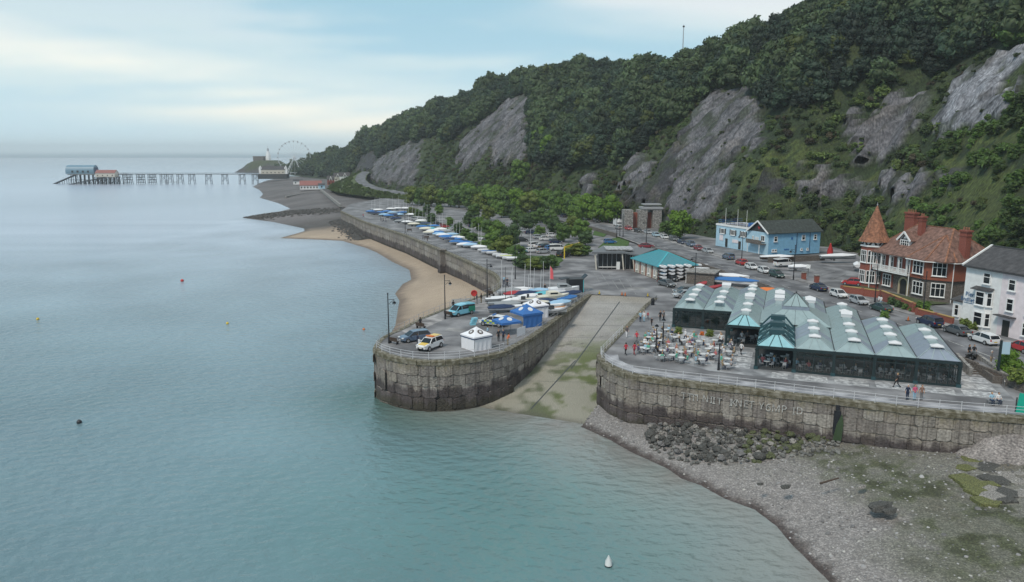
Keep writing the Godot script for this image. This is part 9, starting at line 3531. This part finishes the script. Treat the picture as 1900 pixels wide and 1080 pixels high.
	for e in [[1655, 566, 7.75, 1.3, 2, "dark shrub left in the villa front garden"], [1668, 571, 7.75, 1.2, 2, "low dark shrub in the middle of the villa front garden"], [1682, 575, 7.75, 1.3, 0, "green shrub left of the bright one in the villa garden"], [1697, 579, 7.75, 1.5, 0, "bright green shrub near the right end of the villa garden"], [1712, 580, 7.75, 1.6, 1, "large bright green shrub at the right of the villa garden"], [1805, 612, 7.8, 1.1, 3, "olive hedge before the lean-to shop"], [1788, 606, 7.8, 1.1, 3, "small olive shrub at the corner of the lean-to shop"], [1881, 610, 7.8, 1.2, 0, "rounded green shrub at the pink house door"], [1640, 590, 7.8, 1.0, 1, "clump of leaves behind the seventh cafe roof"], [1885, 708, 7.9, 1.4, 3, "low spreading shrub in the planter under the small tree"], [1900, 712, 7.9, 1.3, 3, "low shrub at the right end of the planter"], [1258, 619, 7.0, 0.9, 3, "clipped yellow-green shrub at the left cafe front"], [1316, 624, 7.0, 0.9, 3, "clipped green shrub at the right of the left cafe front"], [1302, 622, 7.0, 0.5, 5, "box of orange flowers between the two clipped shrubs"]]:
		var o := MeshInstance3D.new()
		o.name = "shrub"
		o.mesh = shrub
		o.material_override = leaf_mat(e[4]) if not str(e[5]).contains("orange") else M.orange_paint
		o.position = spot(e[0], e[1], e[2])
		o.scale = V3(e[3], e[3] * 0.9, e[3])
		add_child(o, true)
		tag(o, e[5], "shrub")

# ---------------------------------------------------------------- boulders and stones
func stone_mesh(seed_: int, n := 7, m := 5) -> ArrayMesh:
	var g := FastNoiseLite.new()
	g.seed = seed_
	g.frequency = 0.9
	var mb := MB.new()
	for j in m:
		for i in n:
			var q := []
			for e in [[i, j], [i + 1, j], [i + 1, j + 1], [i, j + 1]]:
				var th: float = PI * e[1] / m
				var ph: float = TAU * (e[0] % n) / n
				var d := V3(sin(th) * cos(ph), cos(th), sin(th) * sin(ph))
				q.append(d * (0.5 + 0.28 * g.get_noise_3dv(d * 1.6)) * V3(1, 0.72, 0.85))
			mb.quad_out(q[0], q[1], q[2], q[3], Vector3.ZERO)
	return mb.mesh()

func build_rocks() -> void:
	var kinds := []
	for k in 6:
		kinds.append(stone_mesh(40 + k))
	var land := right_land()
	var looks := ["boulder", "boulder_dark", "boulder_dark", "boulder_pale", "boulder_dark"]
	var made := 0
	var tries := 0
	while made < 290 and tries < 3000:
		tries += 1
		var x := rng.randf_range(1205.0, 1545.0)
		var top := lerpf(776.0, 800.0, (x - 1205.0) / 340.0)
		var low := 800.0 + 46.0 * sin(clampf((x - 1205.0) / 300.0, 0.0, 1.0) * PI * 0.85)
		var y := lerpf(top, low, rng.randf())
		var p := spot(x, y, 2.0)
		var g := beach_right_y(V2(p.x, p.z), land)
		p.y = g
		if Geometry2D.is_point_in_polygon(V2(p.x, p.z), PackedVector2Array([TERRACE_FRONT[3], TERRACE_FRONT[11], V2(90, -150), V2(20, -150)])):
			continue
		var weed := x > 1380.0 and rng.randf() < 0.55
		var look: String = "boulder_weed" if weed else looks[rng.randi() % 5]
		var words: String = {"boulder": "grey", "boulder_dark": "dark wet", "boulder_pale": "pale", "boulder_weed": "weed covered"}[look]
		var o := part(kinds[rng.randi() % 6], "boulder", M[look], self, p + V3(0, rng.randf_range(0.0, 0.5), 0), rng.randf() * TAU)
		var z := rng.randf_range(0.35, 1.0) * (1.6 if rng.randf() < 0.12 else 1.0)
		o.scale = V3(z, z * rng.randf_range(0.7, 1.1), z)
		tag(o, "%s boulder in the rock heap against the terrace wall" % words, "boulder", "boulders heaped below the terrace wall")
		made += 1
	# loose stones strewn over both shores
	for set_ in [["shingle_stones", 5200, false], ["far_shore_rocks", 4200, true]]:
		var xf := []
		var col := []
		for i in set_[1]:
			if not set_[2] and i < 900:
				var sp := spot(rng.randf_range(1200.0, 1560.0), rng.randf_range(776.0, 842.0), 2.0)
				var gy := beach_right_y(V2(sp.x, sp.z), land)
				var sz := rng.randf_range(0.25, 0.6)
				if gy > 0.3 and sp.x > 14.0:
					xf.append(Transform3D(Basis(Vector3.UP, rng.randf() * TAU).scaled(V3(sz, sz * 0.8, sz)), V3(sp.x, gy + 0.1, sp.z)))
					col.append(Color(0.13, 0.13, 0.125) * rng.randf_range(0.3, 1.6))
				continue
			var p := Vector2.ZERO
			var y := 0.0
			var z := 0.2
			if set_[2]:
				var e := along(LONG_WALL, rng.randf_range(0.0, 70.0))
				p = (e[0] as Vector2) + sea_left(e[1]) * absf(rng.randfn()) * 2.6
				if rng.randf() < 0.5:
					p = V2(-89.62, -405.56).lerp(V2(-144.35, -408.78), pow(rng.randf(), 0.8)) + V2(rng.randfn() * 5.0, rng.randfn() * 6.0)
				var d := side_of(SHORE_LEFT, p, K.left_land)
				if d < 0.3:
					continue
				y = minf((2.3 + 3.6 * rockiness(p, 0.0)) * (1.0 - exp(-d * (0.05 if p.y > -300.0 else 0.035))), 6.6)
				z = rng.randf_range(0.4, 1.7)
			else:
				p = V2(rng.randf_range(4.0, 66.0), rng.randf_range(-100.0, -42.0))
				var d := side_of(SHORE_RIGHT, p, land)
				if d < 0.2:
					continue
				y = beach_right_y(p, land)
				if y < 0.03:
					continue
				z = rng.randf_range(0.12, 0.34) * (2.0 if rng.randf() < 0.04 else 1.0)
			xf.append(Transform3D(Basis(Vector3.UP, rng.randf() * TAU).scaled(V3(z, z * 0.8, z)), V3(p.x, y, p.y)))
			var v := rng.randf_range(0.4, 1.5)
			var c := Color(0.24, 0.235, 0.24) * v
			if set_[2]:
				c = Color(0.055, 0.052, 0.05) * v
			elif rng.randf() < 0.05:
				c = Color(0.42, 0.41, 0.39)
			col.append(c)
		stuff(scatter(set_[0], kinds[1], M.cloth_and_skin, xf, col))
	# sloping bedrock at the right edge, with cracked weedy slabs before it
	var n := fnoise(171, 0.16, 5)
	var c0 := V3(54.35, 2.4, -76.97)
	var rows := []
	var cols := []
	for j in 44:
		var r := []
		var c := []
		for i in 54:
			var x := -10.5 + i * 0.4
			var z := -7.5 + j * 0.36
			var d := sqrt(pow(x / 9.5, 2.0) + pow(z / 6.5, 2.0))
			var w := n.get_noise_2d(x * 2.0, z * 3.0)
			var y := 5.0 * (1.0 - smoothstep(0.1, 1.0, d)) + 0.5 * w + 0.15 * n.get_noise_2d(x * 5.0, z * 1.5 + 50.0) - 0.9
			r.append(V3(c0.x + x, c0.y + y - z * 0.03, c0.z + z))
			var v := 1.0 + 0.5 * w
			var seam := smoothstep(0.12, 0.3, absf(n.get_noise_2d(x * 2.5 + z * 3.0, z * 0.6 - x * 0.3)))
			c.append((Color(0.50, 0.46, 0.44) * v if y > -0.1 else Color(0.25, 0.235, 0.20) * v) * (0.78 + 0.22 * seam))
		rows.append(r)
		cols.append(c)
	var rk := put_mesh(grid_mesh(rows, cols), "bedrock_outcrop", M.outcrop_rock)
	tag(rk, "big smooth pale rock sloping down at the right end of the terrace wall", "rock")
	var slab := MB.new()
	slab.loft([[V3(-0.5, -0.5, -0.42), V3(0.3, -0.5, -0.5), V3(0.5, -0.5, 0.1), V3(0.1, -0.5, 0.5), V3(-0.45, -0.5, 0.35)], [V3(-0.5, 0.1, -0.42), V3(0.3, 0.14, -0.5), V3(0.5, 0.1, 0.1), V3(0.1, 0.06, 0.5), V3(-0.45, 0.1, 0.35)], [V3(-0.42, 0.2, -0.34), V3(0.25, 0.24, -0.42), V3(0.42, 0.2, 0.08), V3(0.08, 0.17, 0.42), V3(-0.38, 0.2, 0.28)]])
	var sm := slab.mesh()
	for i in 46:
		var x := rng.randf_range(1775.0, 1905.0)
		var y := rng.randf_range(850.0, 965.0)
		if (y - 850.0) > (x - 1745.0) * 0.95:
			continue
		var p := spot(x, y, 2.4)
		var weed := x < 1835.0
		var wet := absf(x - 1850.0 - (y - 900.0) * 0.6) < 14.0
		var o := part(sm, "rock_slab", M.boulder_dark if wet else world_copy(M.boulder_weed, "slab_weed", lin(0.20, 0.215, 0.08)) if weed else M.boulder_pale, self, p, rng.randf_range(-0.5, 0.5) + (PI if rng.randf() < 0.5 else 0.0))
		var z := rng.randf_range(1.1, 2.6)
		o.scale = V3(z, rng.randf_range(0.6, 1.2), z * 0.8)
		tag(o, "cracked %s rock slab on the shore before the big pale outcrop" % ("dark wet" if wet else "yellow-green weedy" if weed else "pale grey"), "rock slab", "cracked slabs by the outcrop")
	for e in [[1457, 903, 0.9, "boulder_dark", "dark lone stone in the middle of the shingle"], [1632, 940, 2.0, "boulder_dark", "long dark weedy rock lying in the green shingle"], [1650, 948, 1.2, "boulder_dark", "smaller dark rock beside the long weedy one"], [1598, 903, 0.8, "boulder_pale", "pale lone stone near the driftwood on the shingle"], [1410, 898, 0.6, "boulder_dark", "little dark stone left of the dark lone one on the shingle"]]:
		var o := part(kinds[2], "boulder", M[e[3]], self, spot(e[0], e[1], 2.2), 0.4)
		o.scale = V3(e[2] * 1.4, e[2] * 0.6, e[2])
		tag(o, e[4], "boulder")
	var dw := MB.new()
	dw.tube(spot(1522, 897, 2.6), spot(1556, 887, 2.8), 0.11, 0.07, 7)
	tag(put(dw, "driftwood", M.wood_dark), "dark length of driftwood on the shingle below the wall", "driftwood")
